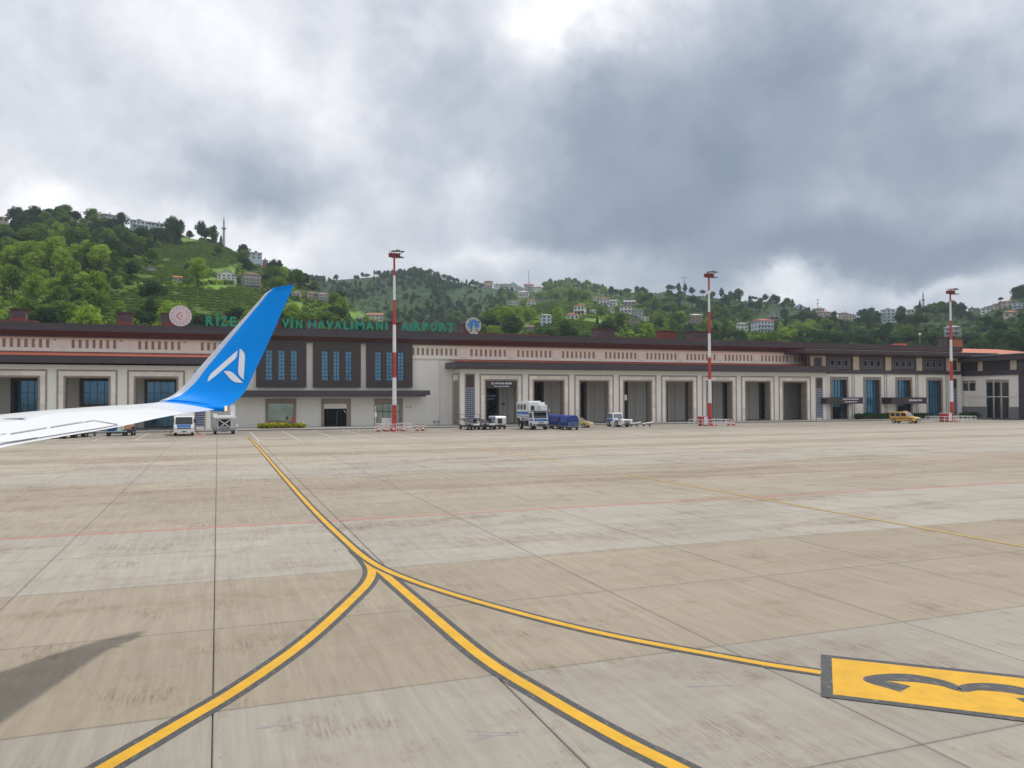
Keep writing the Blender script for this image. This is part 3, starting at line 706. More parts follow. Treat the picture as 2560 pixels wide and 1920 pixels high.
def house(px, py, wpx, nst, wall, roof, rtype, label, yaw=None, depth=.8, balc=False, cat='house', stories_h=2.9, open_base=False, cols=None, raise_=0.0, hr=.56):
    p = None; k_ = 0
    while p is None and k_ < 60: p = hit(px, py+k_); k_ += 2
    if k_ > 2: print('house below the asked row', px, py, k_); raise_ += (k_-4)*(p-EYE).dot(FW)/FPX*.6
    dist = (p-EYE).dot(FW)
    w = wpx*dist/FPX; 
    view = math.atan2(p.x-EYE.x, p.y-EYE.y)
    yaw = -view if yaw is None else -view+R(yaw)
    hw = w/2/ (abs(math.cos(yaw+view))+depth*abs(math.sin(yaw+view)))
    dp = hw*depth; H = min(stories_h*nst, (hr if rtype != 'gable' else hr*.72)*w); hs = H/nst
    ob = thing('house' if cat == 'house' else 'apartment_block', label, cat, (p.x, p.y, p.z-.3+raise_), yaw, 'houses on the hillsides')
    HOUSE_PX.append((px, py-H*FPX/dist*.62, wpx/2, H*FPX/dist*.62))
    b = MB(); b.box(-hw, hw, -dp, dp, -4, H); b.build('wall', wall, ob)
    r = MB(); ov = min(.7, hw*.16); rh = hw*.42
    if rtype == 'hip':
        a, c = hw+ov, dp+ov; k = max(0, hw-dp)
        r.add([(-a,-c,H+.02),(a,-c,H+.02),(a,c,H+.02),(-a,c,H+.02),(-k,0,H+rh*.8),(k+.01,0,H+rh*.8),(-a,-c,H+.25),(a,-c,H+.25),(a,c,H+.25),(-a,c,H+.25)], [(0,3,2,1),(0,1,7,6),(1,2,8,7),(2,3,9,8),(3,0,6,9),(6,7,5,4),(8,9,4,5),(7,8,5),(9,6,4)])
    elif rtype == 'gable':      # gable end faces the camera
        a, c = hw+ov, dp+ov; g = hw*.55
        g0 = MB(); g0.prism([(-hw, H), (hw, H), (0, H+g)], 'y', -dp+.01, dp-.01); g0.build('gable_wall', wall, ob)
        for s in (-1, 1):
            r.add([(s*a,-c,H-.12*a+.1),(0,-c,H+g+.1),(0,c,H+g+.1),(s*a,c,H-.12*a+.1),(s*a,-c,H-.12*a+.35),(0,-c,H+g+.35),(0,c,H+g+.35),(s*a,c,H-.12*a+.35)], [(0,3,2,1),(4,5,6,7),(0,1,5,4),(1,2,6,5),(2,3,7,6),(3,0,4,7)])
    elif rtype == 'side':       # ridge along the front
        a, c = hw+ov, dp+ov; g = dp*.5
        r.prism([(-c, H-.1), (c, H-.1), (c, H+.15), (0, H+g+.15), (-c, H+.15)], 'x', -a, a)
    else:
        r.box(-hw-ov*.6, hw+ov*.6, -dp-ov*.6, dp+ov*.6, H+.005, H+.3)
        r.box(-hw*.3, hw*.2, -dp*.4, dp*.4, H+.31, H+1.6)
    r.build('roof', roof, ob)
    if w > 8: 
        q = MB(); q.box(hw*.35, hw*.35+.6, -.3, .3, H+.1, H+rh*.8+1.0 if rtype != 'flat' else H+1.4); q.build('chimney', 'w_brown', ob)
    n = cols or max(2, min(5, int(round(w/3.2))))
    ww, wh = min(1.5, 2*hw/n*.5), hs*.5
    pm, fm = win_mesh(max(.4, ww), max(.5, wh))
    for s in range(nst):
        for k in range(n):
            x = -hw+2*hw*(k+.5)/n; z = s*hs+hs*.3
            if open_base and s == 0: continue
            fo = bpy.data.objects.new('window', fm); COL.objects.link(fo); fo.parent = ob; fo.location = (x, -dp, z)
            if wpx > 16:
                po = bpy.data.objects.new('pane', pm); COL.objects.link(po); po.parent = fo
            else: po = bpy.data.objects.new('window_pane', pm); COL.objects.link(po); po.parent = ob; po.location = (x, -dp, z)
        if wpx > 24:
            for k in range(2):
                y = -dp+2*dp*(k+.5)/2
                for sx in (-1, 1):
                    fo = bpy.data.objects.new('window', fm); COL.objects.link(fo); fo.parent = ob; fo.location = (sx*hw, y, s*hs+hs*.3); fo.rotation_euler = (0, 0, sx*math.pi/2)
                    po = bpy.data.objects.new('pane', pm); COL.objects.link(po); po.parent = fo
        if balc and s:
            q = MB(); q.box(-hw*.92, hw*.92, -dp-1.3, -dp+.0, s*hs-.16, s*hs); frame_xz(q, -hw*.92, hw*.92, s*hs+.002, s*hs+.95, .09, -dp-1.3, -dp-1.22)
            for k in range(9): q.box(-hw*.9+k*hw*.22, -hw*.9+k*hw*.22+.05, -dp-1.28, -dp-1.24, s*hs, s*hs+.9)
            q.build('balcony', 'balcony', ob)
    if open_base:
        q = MB()
        for k in range(n+1): q.box(-hw+2*hw*k/n-.2, -hw+2*hw*k/n+.2, -dp-.12, -dp+.05, -1, hs)
        q.build('column', wall, ob)
        q = MB(); q.box(-hw+.3, hw-.3, -dp-.02, -dp+.04, .1, hs-.3); q.build('open_storey', 'black_void', ob)
    return ob
H_ = house
H_(269, 546, 34, 2, 'w_grey', 'r_grey', 'hip', 'pale grey house on the left skyline, its pyramid roof among thin trees', 25, balc=True)
H_(349, 568, 42, 2, 'w_bluewhite', 'r_grey', 'flat', 'long blue-white house on the left skyline, two storeys of windows under a flat roof', 15, depth=.5, balc=True)
H_(391, 570, 33, 2, 'w_bluewhite', 'r_grey', 'side', 'small white house on the left skyline beside the big dark round tree', 15, depth=.6)
H_(6, 545, 26, 1, 'w_beige', 'r_pale', 'side', 'beige house cut by the left picture edge on the skyline', 10)
H_(377, 680, 25, 2, 'w_stone', 'r_brown', 'gable', 'small grey stone hut with gable above the tea terraces on the left hill', 20, cols=2)
H_(443, 706, 23, 1, 'w_grey', 'r_orange', 'side', 'low shed with orange tin roof in the bushes of the left hill', 10)
H_(568, 706, 47, 3, 'w_white', 'r_pale', 'gable', 'white three storey house with its broad gable facing us above a bright meadow', -8, depth=.7, cols=4)
H_(627, 721, 47, 4, 'w_stone', 'r_brown', 'hip', 'brown house with stacked white balconies, right of the white gable house', 18, depth=.6, balc=True, hr=.72)
H_(640, 637, 28, 2, 'w_bluewhite', 'r_grey', 'flat', 'blue-white flat roofed block standing on the falling skyline of the left hill', 5)
H_(663, 647, 14, 1, 'w_brown', 'r_brown', 'flat', 'small dark block right below the blue-white skyline block', 5)
H_(742, 744, 24, 3, 'w_pink', 'r_pink', 'hip', 'pinkish house half hidden behind the tip of the blue winglet', -10, balc=True)
H_(778, 748, 28, 2, 'w_pink', 'r_pink', 'hip', 'rosy roofed left half of the double house right of the winglet tip', 20)
H_(803, 756, 36, 3, 'w_stone', 'r_pink', 'hip', 'stone house with hipped rosy roof right of the winglet tip', 25, balc=True)
H_(938, 803, 38, 2, 'w_beige', 'r_orange', 'side', 'house with long bright orange roof above the green letters, left of the first mast', 0, depth=.5)
H_(899, 800, 14, 1, 'w_white', 'r_pale', 'flat', 'tiny white outbuilding left of the orange roofed house', 0)
H_(1221, 700, 22, 1, 'w_pink', 'r_red', 'hip', 'rosy roofed house alone on the middle skyline', 10)
H_(1221, 718, 18, 1, 'w_grey', 'r_pale', 'hip', 'small grey house, leftmost in the row below the middle skyline')
H_(1242, 715, 15, 2, 'w_white', 'r_pink', 'flat', 'narrow white house, second in the row below the middle skyline')
H_(1261, 717, 21, 2, 'w_beige', 'r_pink', 'hip', 'cream house, third in the row below the middle skyline', 8, balc=True)
H_(1283, 716, 22, 2, 'w_bluewhite', 'r_blue', 'gable', 'bluish house at the right end of the row below the middle skyline', -5)
H_(1300, 728, 19, 2, 'w_beige', 'r_brown', 'gable', 'cream gabled house below the right end of the upper row', -10)
H_(1322, 727, 24, 3, 'w_white', 'r_red', 'side', 'white block with red roof, left part of the large pair below the lattice mast', 12, balc=True)
H_(1344, 729, 20, 2, 'w_white', 'r_red', 'hip', 'white house with small red roof, right of the large white block', 12)
H_(1308, 742, 30, 2, 'w_white', 'r_pale', 'hip', 'white house with pale terraces under the cream gabled house', -6, balc=True)
H_(1284, 762, 33, 1, 'w_pink', 'r_pale', 'flat', 'long pinkish bungalow with flat roof and white parapet', 6, depth=.5)
H_(1328, 765, 21, 2, 'w_white', 'r_red', 'hip', 'red roofed house with two white balconies right of the pinkish bungalow', 0, balc=True)
H_(1364, 812, 28, 3, 'w_bluewhite', 'r_pale', 'hip', 'tall white house with pale pyramid roof at the top of the front tea terraces', 12, depth=.9, hr=.85)
H_(1450, 788, 31, 2, 'w_white', 'r_red', 'hip', 'white house with large dark windows and an open ground floor, centre village', -14, open_base=True, stories_h=3.3, hr=.75)
H_(1430, 801, 34, 1, 'w_white', 'r_red', 'hip', 'low house with wide red roof left of the bright lawn', 6, stories_h=3.2)
H_(1482, 783, 14, 1, 'w_white', 'r_pale', 'hip', 'tiny white cottage right of the big windowed house')
H_(1493, 754, 23, 2, 'w_beige', 'r_pink', 'gable', 'cream house with mono-slope brown roof, upper centre of the village', 12)
H_(1510, 764, 29, 2, 'w_white', 'r_red', 'hip', 'white house with wraparound balcony, upper centre of the village', 10, balc=True)
H_(1533, 764, 20, 2, 'w_bluewhite', 'r_grey', 'side', 'bluish house joined to the right of the wraparound balcony house', -10)
H_(1527, 781, 17, 1, 'w_beige', 'r_pink', 'flat', 'small beige flat roofed house below the bluish house', 4)
H_(1574, 764, 27, 1, 'w_grey', 'r_grey', 'side', 'low grey roof at the edge of the dark slope, right end of the village', 0)
H_(1563, 784, 31, 2, 'w_white', 'r_brown', 'flat', 'brown and white flat house at the right of the village', 8, balc=True)
H_(1593, 793, 29, 3, 'w_grey', 'r_grey', 'flat', 'bare grey concrete house with flat roof at the right of the village', -6)
H_(1613, 802, 18, 2, 'w_white', 'r_pale', 'gable', 'small white gabled cottage, last on the right of the village', -4)
H_(1584, 812, 26, 1, 'w_brown', 'r_pale', 'gable', 'brown gabled cottage under the grey concrete house', 8)
H_(1325, 828, 20, 1, 'w_brown', 'r_brown', 'side', 'dark brown shed low on the slope, left of the tea terraces')
H_(1738, 808, 36, 2, 'w_brown', 'r_pale', 'hip', 'brown brick house with pale roof left of the second mast', 16)
H_(1855, 826, 28, 2, 'w_white', 'r_grey', 'hip', 'white house with brown centre and dark eaves, left neighbour of the large red roofed house', 4)
H_(1906, 833, 54, 3, 'w_bluewhite', 'r_red', 'hip', 'large pale blue house with red hipped roof and balconies, right of the second mast', 28, balc=True)
H_(1935, 798, 24, 2, 'w_grey', 'r_grey', 'flat', 'unfinished concrete frame on the dark slope above the large red roofed house', 6, open_base=True)
H_(2000, 772, 21, 2, 'w_bluewhite', 'r_pale', 'gable', 'white gabled house under the conifers near the skyline', -8)
H_(2046, 777, 29, 2, 'w_beige', 'r_brown', 'hip', 'tan house with brown roof where the ridge runs out, right of the conifers', 8)
H_(2060, 792, 29, 3, 'w_pink', 'r_red', 'hip', 'red house with tiers of balconies below the tan ridge house', 14, balc=True)
H_(2108, 792, 23, 2, 'w_beige', 'r_brown', 'hip', 'beige skyline house left of the blue roofed one', -6)
H_(2124, 801, 25, 2, 'w_yellow', 'r_blue', 'gable', 'ochre house with a blue tin roof on the far skyline', 12)
H_(2135, 791, 13, 2, 'w_bluewhite', 'r_grey', 'flat', 'narrow pale house behind the blue roof')
H_(2220, 806, 33, 4, 'w_bluewhite', 'r_grey', 'flat', 'white four storey apartment block with dark balconies on the right hill', 10, cat='apartment block', balc=True, hr=.95)
H_(2277, 780, 17, 1, 'w_pink', 'r_brown', 'hip', 'brown roofed house on the skyline right of the apartment block')
H_(2382, 840, 38, 2, 'w_grey', 'r_grey', 'hip', 'grey two tier house with wide eaves behind the third mast', -4, balc=True)
H_(2464, 784, 23, 2, 'w_white', 'r_grey', 'flat', 'white house in the cluster left of the far right hilltop', 6)
H_(2430, 777, 17, 1, 'w_grey', 'r_brown', 'flat', 'grey brown house at the left end of the far right cluster')
H_(2486, 776, 22, 2, 'w_beige', 'r_pink', 'flat', 'cream flat roofed house in the far right cluster', -8)
H_(2527, 793, 31, 1, 'w_beige', 'r_orange', 'hip', 'house with a bright orange roof near the right picture edge', 0)
H_(2516, 768, 25, 2, 'w_pink', 'r_pink', 'hip', 'rosy house on the far right hill above the orange roof', 8)
H_(2544, 771, 23, 2, 'w_bluewhite', 'r_grey', 'flat', 'blue-white house at the right picture edge on the far hill', -4, balc=True)
# minarets, lattice tower, pylons
def hit_below(px, py):
    for k in range(0, 90, 3):
        p = hit(px, py+k)
        if p is not None: return p

mat['minaret'] = M('minaret_stone', (.42, .43, .45), .7, .1, .5)
def minaret(px, ytop, ybot, label):
    p = hit_below(px, ybot+12)
    d = (p-EYE).dot(FW); zt = at_Y(px, ytop, p.y).z; h = zt-p.z; r = max(.9, d/FPX*2.0)
    o = thing('minaret', label, 'minaret', p, 0, 'minarets on the skyline')
    q = MB(); q.cyl((0, 0, -2), (0, 0, h*.60), r, r*.8, 12); q.build('shaft', 'minaret', o, smooth=False)
    q = MB(); q.cyl((0, 0, h*.56), (0, 0, h*.60), r*.9, r*1.7, 12); q.cyl((0, 0, h*.601), (0, 0, h*.62), r*1.7, r*1.7, 12); q.build('balcony', 'minaret', o)
    q = MB(); q.cyl((0, 0, h*.6), (0, 0, h*.76), r*.66, r*.62, 12); q.build('upper_shaft', 'minaret', o)
    q = MB(); q.cyl((0, 0, h*.76), (0, 0, h), r*.72, .03, 12); q.build('spire', 'r_grey', o)
minaret(559.5, 539, 583, 'slender grey minaret rising behind the trees on the left skyline')
minaret(2308.5, 727, 757, 'grey minaret on the right skyline left of the third mast')
def lattice(px, ytop, ybot, label, name='lattice_tower', cross=0, wpx=4.5):
    p = hit_below(px, ybot+4)
    d = (p-EYE).dot(FW); h = at_Y(px, ytop, p.y).z-p.z; w = wpx*d/FPX/2; t = max(.16, d/FPX*.55)
    o = thing(name, label, name.replace('_', ' '), p, -math.atan2(p.x, p.y))
    for k, (sx, sy) in enumerate(((1, 1), (1, -1), (-1, 1), (-1, -1))):
        q = MB(); q.bar((sx*w, sy*w, -1), (sx*w*.25, sy*w*.25, h), t); q.build('leg', 'grey_metal', o)
    q = MB(); n = 7
    for k in range(n):
        z0, z1 = h*k/n, h*(k+1)/n; a, b = w*(1-.75*k/n), w*(1-.75*(k+1)/n)
        for s in (-1, 1): q.bar((-a, s*a, z0), (b, s*b, z1), t*.7); q.bar((s*a, -a, z0), (s*b, b, z1), t*.7); q.bar((-b, s*b, z1), (b, s*b, z1), t*.7)
    q.build('bracing', 'grey_metal', o)
    if cross:
        for k in range(cross):
            q = MB(); z = h*(.97-.2*k); q.bar((-w*2.6, 0, z), (w*2.6, 0, z+w*.5), t*1.2); q.bar((-w*2.6, 0, z), (0, 0, z+w), t*.7); q.build('crossarm', 'grey_metal', o)
lattice(1322, 676, 703, 'thin lattice radio mast on the middle skyline')
lattice(1711, 694, 712, 'power pylon behind the skyline trees left of the second mast', 'power_pylon', 1, 7)
lattice(2045, 748, 764, 'small power pylon right of the skyline conifers', 'power_pylon', 2, 4)
lattice(2556, 713, 736, 'power pylon on the far right hilltop', 'power_pylon', 1, 7)
# ------------------------------------------------------------------ trees on the hills
SPNAME = {'lime': 'bright lime green leafy tree', 'mid': 'mid green leafy tree', 'dark': 'dark green leafy tree', 'pine': 'dark pointed conifer'}
LANDMARKS = [(269, 540, 'the grey skyline house'), (349, 560, 'the long skyline house'), (391, 562, 'the small skyline house'), (431, 570, 'the huge dark skyline tree'), (377, 668, 'the stone hut'), (443, 700, 'the orange shed'),
  (382, 722, 'the bright left meadow'), (568, 695, 'the white gable house'), (627, 705, 'the brown balcony house'), (640, 630, 'the skyline block'), (559, 560, 'the left minaret'), (742, 735, 'the winglet tip'), (790, 745, 'the rosy double house'), (938, 795, 'the orange roofed house'),
  (48, 785, 'the leftmost roof chimney'), (310, 795, 'the second roof chimney'), (451, 790, 'the pink emblem'), (550, 800, 'the first green letters'), (860, 810, 'the middle green letters'), (1070, 815, 'the last green letters'), (1184, 812, 'the blue emblem'), (985, 660, 'the nearest mast'),
  (1221, 696, 'the lone skyline house'), (1260, 712, 'the upper house row'), (1325, 722, 'the large white block'), (1284, 755, 'the pinkish bungalow'), (1364, 800, 'the tall white house'), (1430, 795, 'the wide red roof'), (1450, 776, 'the big windowed house'), (1510, 757, 'the wraparound balcony house'),
  (1565, 776, 'the brown and white house'), (1593, 783, 'the grey concrete house'), (1515, 835, 'the first right chimney'), (1674, 840, 'the red right chimney'), (1738, 798, 'the brick house'), (1773, 720, 'the middle mast'), (1906, 818, 'the large red roofed house'), (1935, 790, 'the concrete frame'), (2000, 764, 'the white ridge gable'),
  (2060, 782, 'the tiered red house'), (2124, 792, 'the blue tin roof'), (2220, 792, 'the apartment block'), (2308, 745, 'the right minaret'), (2382, 828, 'the grey two tier house'), (2464, 775, 'the far right cluster'), (2527, 785, 'the bright orange roof'), (160, 640, 'the left edge wood'), (60, 720, 'the left edge thicket'), (120, 560, 'the dark upper left slope'), (2150, 845, 'the lower right slope'), (1650, 770, 'the dark centre slope'), (1050, 740, 'the shaded middle slope')]
def zone(px, py):
    k = min(LANDMARKS, key=lambda q: ((px-q[0])/1.4)**2+(py-q[1])**2); dx_, dy_ = px-k[0], py-k[1]
    side = ('right of' if dx_ > 0 else 'left of') if abs(dx_) > abs(dy_)*1.2 else ('below' if dy_ > 0 else 'above')
    far = math.hypot(dx_, dy_); return ('just ' if far < 28 else 'well ' if far > 75 else '')+side+' '+k[2]
def free_of_houses(px, py, r, t):
    """px, py: foot of the plant; r half width, t height in photo px"""
    for hx, hy, hw, hh in HOUSE_PX:
        if abs(px-hx) < hw*.85+r and py-t < hy+hh*.55 and py > hy-hh-3: return False
    return True
cand = []; grid = {}
def try_tree(x, y, sp=None, force=False, hgt=None, var=None, spacing=1.0):
    z = terrain_z(x, y)
    p = Vector((x, y, z)); d = p-EYE; zz_ = d.dot(FW)
    if zz_ < 50: return
    px, py = to_px(p)
    if not (-60 < px < 2620): return
    h = hgt or rng.uniform(6.5, 12.5)*(1.2 if x < 0 else 1.0)
    if zz_ > 800: h *= .9
    rpx = h*.42*FPX/zz_; tpx = h*FPX/zz_
    if py-tpx > ROOFLINE(px)+2 or py < 380: return
    f = field_at(px, py-2); b = sunlit_at(px, py)
    if not force:
        cl_ = noise.noise(Vector((x*.03, y*.03, 9)))
        if f in (1, 2) and (f == 2 or rng.random() > (.22 if cl_ > .22 else .03)): return
        if f == 3 and rng.random() > .07: return
        if not free_of_houses(px, py, rpx*.9, tpx): return
    cell = 5.2 if zz_ < 520 else 6.4
    cell *= spacing
    gx, gy = int(x//cell), int(y//cell)
    if not force:
        for i in (-1, 0, 1):
            for j in (-1, 0, 1):
                for (ox, oy) in grid.get((gx+i, gy+j), ()):
                    if (ox-x)**2+(oy-y)**2 < cell*cell*.8: return
    if not visible((x, y, z+h*.85)): return
    grid.setdefault((gx, gy), []).append((x, y))
    if sp is None:
        n_ = noise.noise(Vector((x*.021, y*.021, 5)))
        lime = b*1.3+n_*.5-.26
        u = rng.random()
        sp = 'lime' if u < lime else ('mid' if u < lime+.30+.35*b else ('pine' if rng.random() < .05 and zz_ > 350 else 'dark'))  # dark species stand in for cloud shade, lime for sun
    vv = rng.randrange(100) if var is None else var
    if PROTO[sp][vv % len(PROTO[sp])][2] == 5.2: h = min(h, rng.uniform(4.2, 6.6))
    cand.append((h/zz_, x, y, z, h, sp, px, py, vv))
for _ in range(46000):
    x = rng.uniform(-480, 1450); y = 185+rng.random()**.8*1130
    try_tree(x, y)
# particular trees the skyline shows
def sky_tree(px, ybase, hpx, sp, var, back=0):
    p = hit(px, ybase)
    if p is None:
        for k in range(4, 60, 4):
            p = hit(px, ybase+k)
            if p is not None: break
    if p is None: return
    zz_ = (p-EYE).dot(FW); try_tree(p.x, p.y, sp, True, hpx*zz_/FPX, var)
n0 = len(cand)
sky_tree(431, 592, 52, 'dark', 0)
for q in ((1680, 716, 26, 'dark', 3), (1697, 720, 34, 'dark', 1), (1713, 722, 34, 'dark', 1), (1730, 724, 26, 'dark', 0), (1757, 728, 22, 'dark', 3), (1804, 736, 34, 'dark', 1), (1846, 738, 34, 'dark', 0),
          (1564, 724, 18, 'dark', 0), (1592, 722, 22, 'dark', 0), (1606, 722, 20, 'dark', 0), (1933, 746, 26, 'dark', 0), (1912, 746, 24, 'dark', 0),
          (2013, 764, 20, 'pine', 0), (2024, 764, 26, 'pine', 1), (2002, 762, 20, 'pine', 1), (2081, 786, 18, 'pine', 0), (2259, 776, 20, 'pine', 1), (2344, 770, 26, 'pine', 0), (2278, 774, 12, 'dark', 0),
          (1699, 842, 62, 'mid', 2), (510, 600, 34, 'dark', 1), (40, 700, 60, 'dark', 1), (330, 700, 50, 'dark', 0), (2502, 742, 16, 'dark', 3), (1493, 815, 26, 'pine', 0), (1620, 850, 46, 'lime', 0), (205, 830, 66, 'dark', 1), (255, 760, 60, 'lime', 0)):
    sky_tree(*q)
special = set(range(n0, len(cand)))
order = sorted(range(len(cand)), key=lambda i: (0 if i in special else 1, -cand[i][0] if -20 < cand[i][6] < 2580 else 0))
indiv, masses = order[:296], order[296:]
for i in indiv:
    s_, x, y, z, h, sp, px, py, v = cand[i]
    cm, tm, h0 = PROTO[sp][v % len(PROTO[sp])]
    tall = 'tall ' if h > 11.3 else 'small ' if h < 7.6 else ''
    lab = f"{tall}{SPNAME[sp]} {zone(px, py-h*FPX*.5*s_/h)}"; grp = lab
    if i == n0: lab, grp = 'very large dark round tree standing alone on the left skyline', None
    o = thing('conifer_tree' if sp == 'pine' else 'broadleaf_tree', lab, 'tree', (x, y, z-.3), rng.random()*6.28, grp)
    k = h/h0
    for nm, ms in (('trunk', tm), ('crown', cm)):
        c = bpy.data.objects.new(nm, ms); COL.objects.link(c); c.parent = o
        c.scale = (k*(1.0+.16*math.sin(v)), k*(1.0+.16*math.cos(v*1.7)), k)
print('trees', len(cand))
# the rest of the woods: one object each, instanced through geometry nodes
def scatter(name, protos, pts, kind='stuff'):
    """pts: (x, y, z, scale xyz, rot, index)"""
    cl = bpy.data.collections.new(name+'_sources')
    for k, ms in enumerate(protos):
        o = bpy.data.objects.new(f'source_{k:02d}', ms); cl.objects.link(o)
    me = bpy.data.meshes.new(name); me.from_pydata([p[:3] for p in pts], [], [])
    a = me.attributes.new('scl', 'FLOAT_VECTOR', 'POINT'); a.data.foreach_set('vector', [c for p in pts for c in p[3]])
    a = me.attributes.new('rot', 'FLOAT_VECTOR', 'POINT'); a.data.foreach_set('vector', [c for p in pts for c in (0, 0, p[4])])
    a = me.attributes.new('idx', 'INT', 'POINT'); a.data.foreach_set('value', [p[5] for p in pts])
    g = bpy.data.node_groups.new(name, 'GeometryNodeTree')
    g.interface.new_socket('Geometry', in_out='INPUT', socket_type='NodeSocketGeometry'); g.interface.new_socket('Geometry', in_out='OUTPUT', socket_type='NodeSocketGeometry')
    gi = g.nodes.new('NodeGroupInput'); go = g.nodes.new('NodeGroupOutput'); ip = g.nodes.new('GeometryNodeInstanceOnPoints')
    ci = g.nodes.new('GeometryNodeCollectionInfo'); ci.inputs['Collection'].default_value = cl; ci.inputs['Separate Children'].default_value = True; ci.inputs['Reset Children'].default_value = True
    ip.inputs['Pick Instance'].default_value = True
    g.links.new(gi.outputs[0], ip.inputs['Points']); g.links.new(ci.outputs[0], ip.inputs['Instance'])
    for at, tp, sock in (('scl', 'FLOAT_VECTOR', 'Scale'), ('rot', 'FLOAT_VECTOR', 'Rotation'), ('idx', 'INT', 'Instance Index')):
        nn = g.nodes.new('GeometryNodeInputNamedAttribute'); nn.data_type = tp; nn.inputs['Name'].default_value = at
        if sock == 'Rotation':
            er = g.nodes.new('FunctionNodeEulerToRotation'); g.links.new(nn.outputs['Attribute'], er.inputs[0]); g.links.new(er.outputs[0], ip.inputs[sock])
        else: g.links.new(nn.outputs['Attribute'], ip.inputs[sock])
    g.links.new(ip.outputs[0], go.inputs[0])
    o = bpy.data.objects.new(name, me); COL.objects.link(o); md = o.modifiers.new('scatter', 'NODES'); md.node_group = g
    o['kind'] = kind; return o
keys = [(sp, k) for sp in ('lime', 'mid', 'dark', 'pine') for k in range(len(PROTO[sp]))]
protos = []
for sp, k in keys:
    cm, tm, h0 = PROTO[sp][k]; bm = bmesh.new(); bm.from_mesh(cm); n = len(bm.faces); bm.from_mesh(tm); bm.faces.ensure_lookup_table()
    for f in bm.faces[n:]: f.material_index = 1
    j = bpy.data.meshes.new('woodland_tree'); bm.to_mesh(j); bm.free(); j.materials.append(cm.materials[0]); j.materials.append(mat['bark']); protos.append(j)
pts = []
for i in masses:
    s_, x, y, z, h, sp, px, py, v = cand[i]; vi = v % len(PROTO[sp]); k = h/PROTO[sp][vi][2]
    pts.append((x, y, z-.3, (k*(1+.16*math.sin(v)), k*(1+.16*math.cos(v*1.7)), k), rng.random()*6.28, keys.index((sp, vi))))
scatter('woodland', protos, pts)
# tea bushes in rows along the contours and low scrub between the trees
def bush(seed, r=(1.0, .7, .55), n=46, s=.30):
    q = MB(); leaves(q, (0, 0, .25), r, n, s, random.Random(seed), .75); return q
tb = [bush(k).mesh('tea_bush', 'leaf_tea') for k in range(3)]
sb = [bush(k+9, (1.1, 1.1, .9), 44, .42).mesh('scrub_bush', m_) for k, m_ in enumerate(('leaf_mid', 'leaf_dark', 'leaf_lime', 'leaf_dark'))]
tea, scrub = [], []
for q_ in range(330000):
    if q_ % 3: x = rng.uniform(-260, 420); y = 190+rng.random()**.9*460
    else: x = rng.uniform(-300, 900); y = 185+rng.random()**.9*720
    z = terrain_z(x, y)
    d = Vector((x, y, z))-EYE; zz_ = d.dot(FW)
    if zz_ < 60: continue
    px, py = 1280+FPX*d.dot(RT)/zz_, 960-FPX*d.dot(UP)/zz_
    if not (-20 < px < 2580) or py > ROOFLINE(px)+6: continue
    f = field_at(px, py)
    if f == 2: continue
    gx_ = (terrain_z(x+2, y)-z)/2; gy_ = (terrain_z(x, y+2)-z)/2; gl = math.hypot(gx_, gy_)+1e-3
    if f == 1:
        step = 1.5; tgt = round(z/step)*step; mv = max(-3, min(3, (tgt-z)/gl)); x2, y2 = x+gx_/gl*mv, y+gy_/gl*mv
        if noise.noise(Vector((x2*.06, y2*.06, 2))) < -.38: continue
        if not visible((x2, y2, tgt+1.2)): continue
        s = rng.uniform(.75, 1.1); tea.append((x2, y2, terrain_z(x2, y2), (s*1.3, s, s*rng.uniform(.8, 1.3)), math.atan2(-gx_, gy_)+math.pi if True else 0, rng.randrange(3)))
    elif rng.random() < (.18 if f == 0 else .10):
        if not visible((x, y, z+1.2)) or not free_of_houses(px, py, 3, 6): continue
        s = rng.uniform(.6, 1.7); b = sunlit_at(px, py); k = 2 if rng.random() < b*.45 else (0 if rng.random() < .3+.4*b else rng.choice((1, 3)))
        scrub.append((x, y, z, (s, s, s*rng.uniform(.7, 1.2)), rng.random()*6.28, k))
print('tea', len(tea), 'scrub', len(scrub))
scatter('tea_bushes', tb, tea); scatter('hillside_scrub', sb, scrub)
# ------------------------------------------------------------------ terminal building
T = thing('airport_terminal', 'long cream terminal building with dark brown eaves, arcades and green rooftop letters', 'terminal building', (40, 117.5, 0))
def tb_(mb, name, mats, parent=T, **k): return mb.build(name, mats, parent, world=True, **k)
def ribs(mb, x0, x1, y, z0, z1, step=.42, w=.06, d=.035, mi=0):
    x = x0+step/2
    while x < x1: mb.box(x-w/2, x+w/2, y-d, y+.01, z0, z1, mi); x += step
XL, XR = -60.0, 105.2
# --- main block walls
mb = MB(); wall_holes(mb, -.88, 35.2, .16, 10.55, [(6.98, 10.55, .9, 3.6), (15.0, 18.4, .16, 2.82), (23.05, 26.6, .16, 3.54)], 122, 122.5)
tb_(mb, 'central_wall', 'cream')
mb = MB(); mb.box(-.88, 28.45, 122, 122.5, 10.56, 12.72); mb.box(XL, -.9, 122.05, 122.5, 8.0, 10.78); mb.box(28.45, XR, 122.05, 122.5, 8.0, 10.5); tb_(mb, 'upper_wall', 'cream')
mb = MB(); mb.box(XL, 145, 126, 150, .16, 12.6); tb_(mb, 'building_core', 'cream_shade')
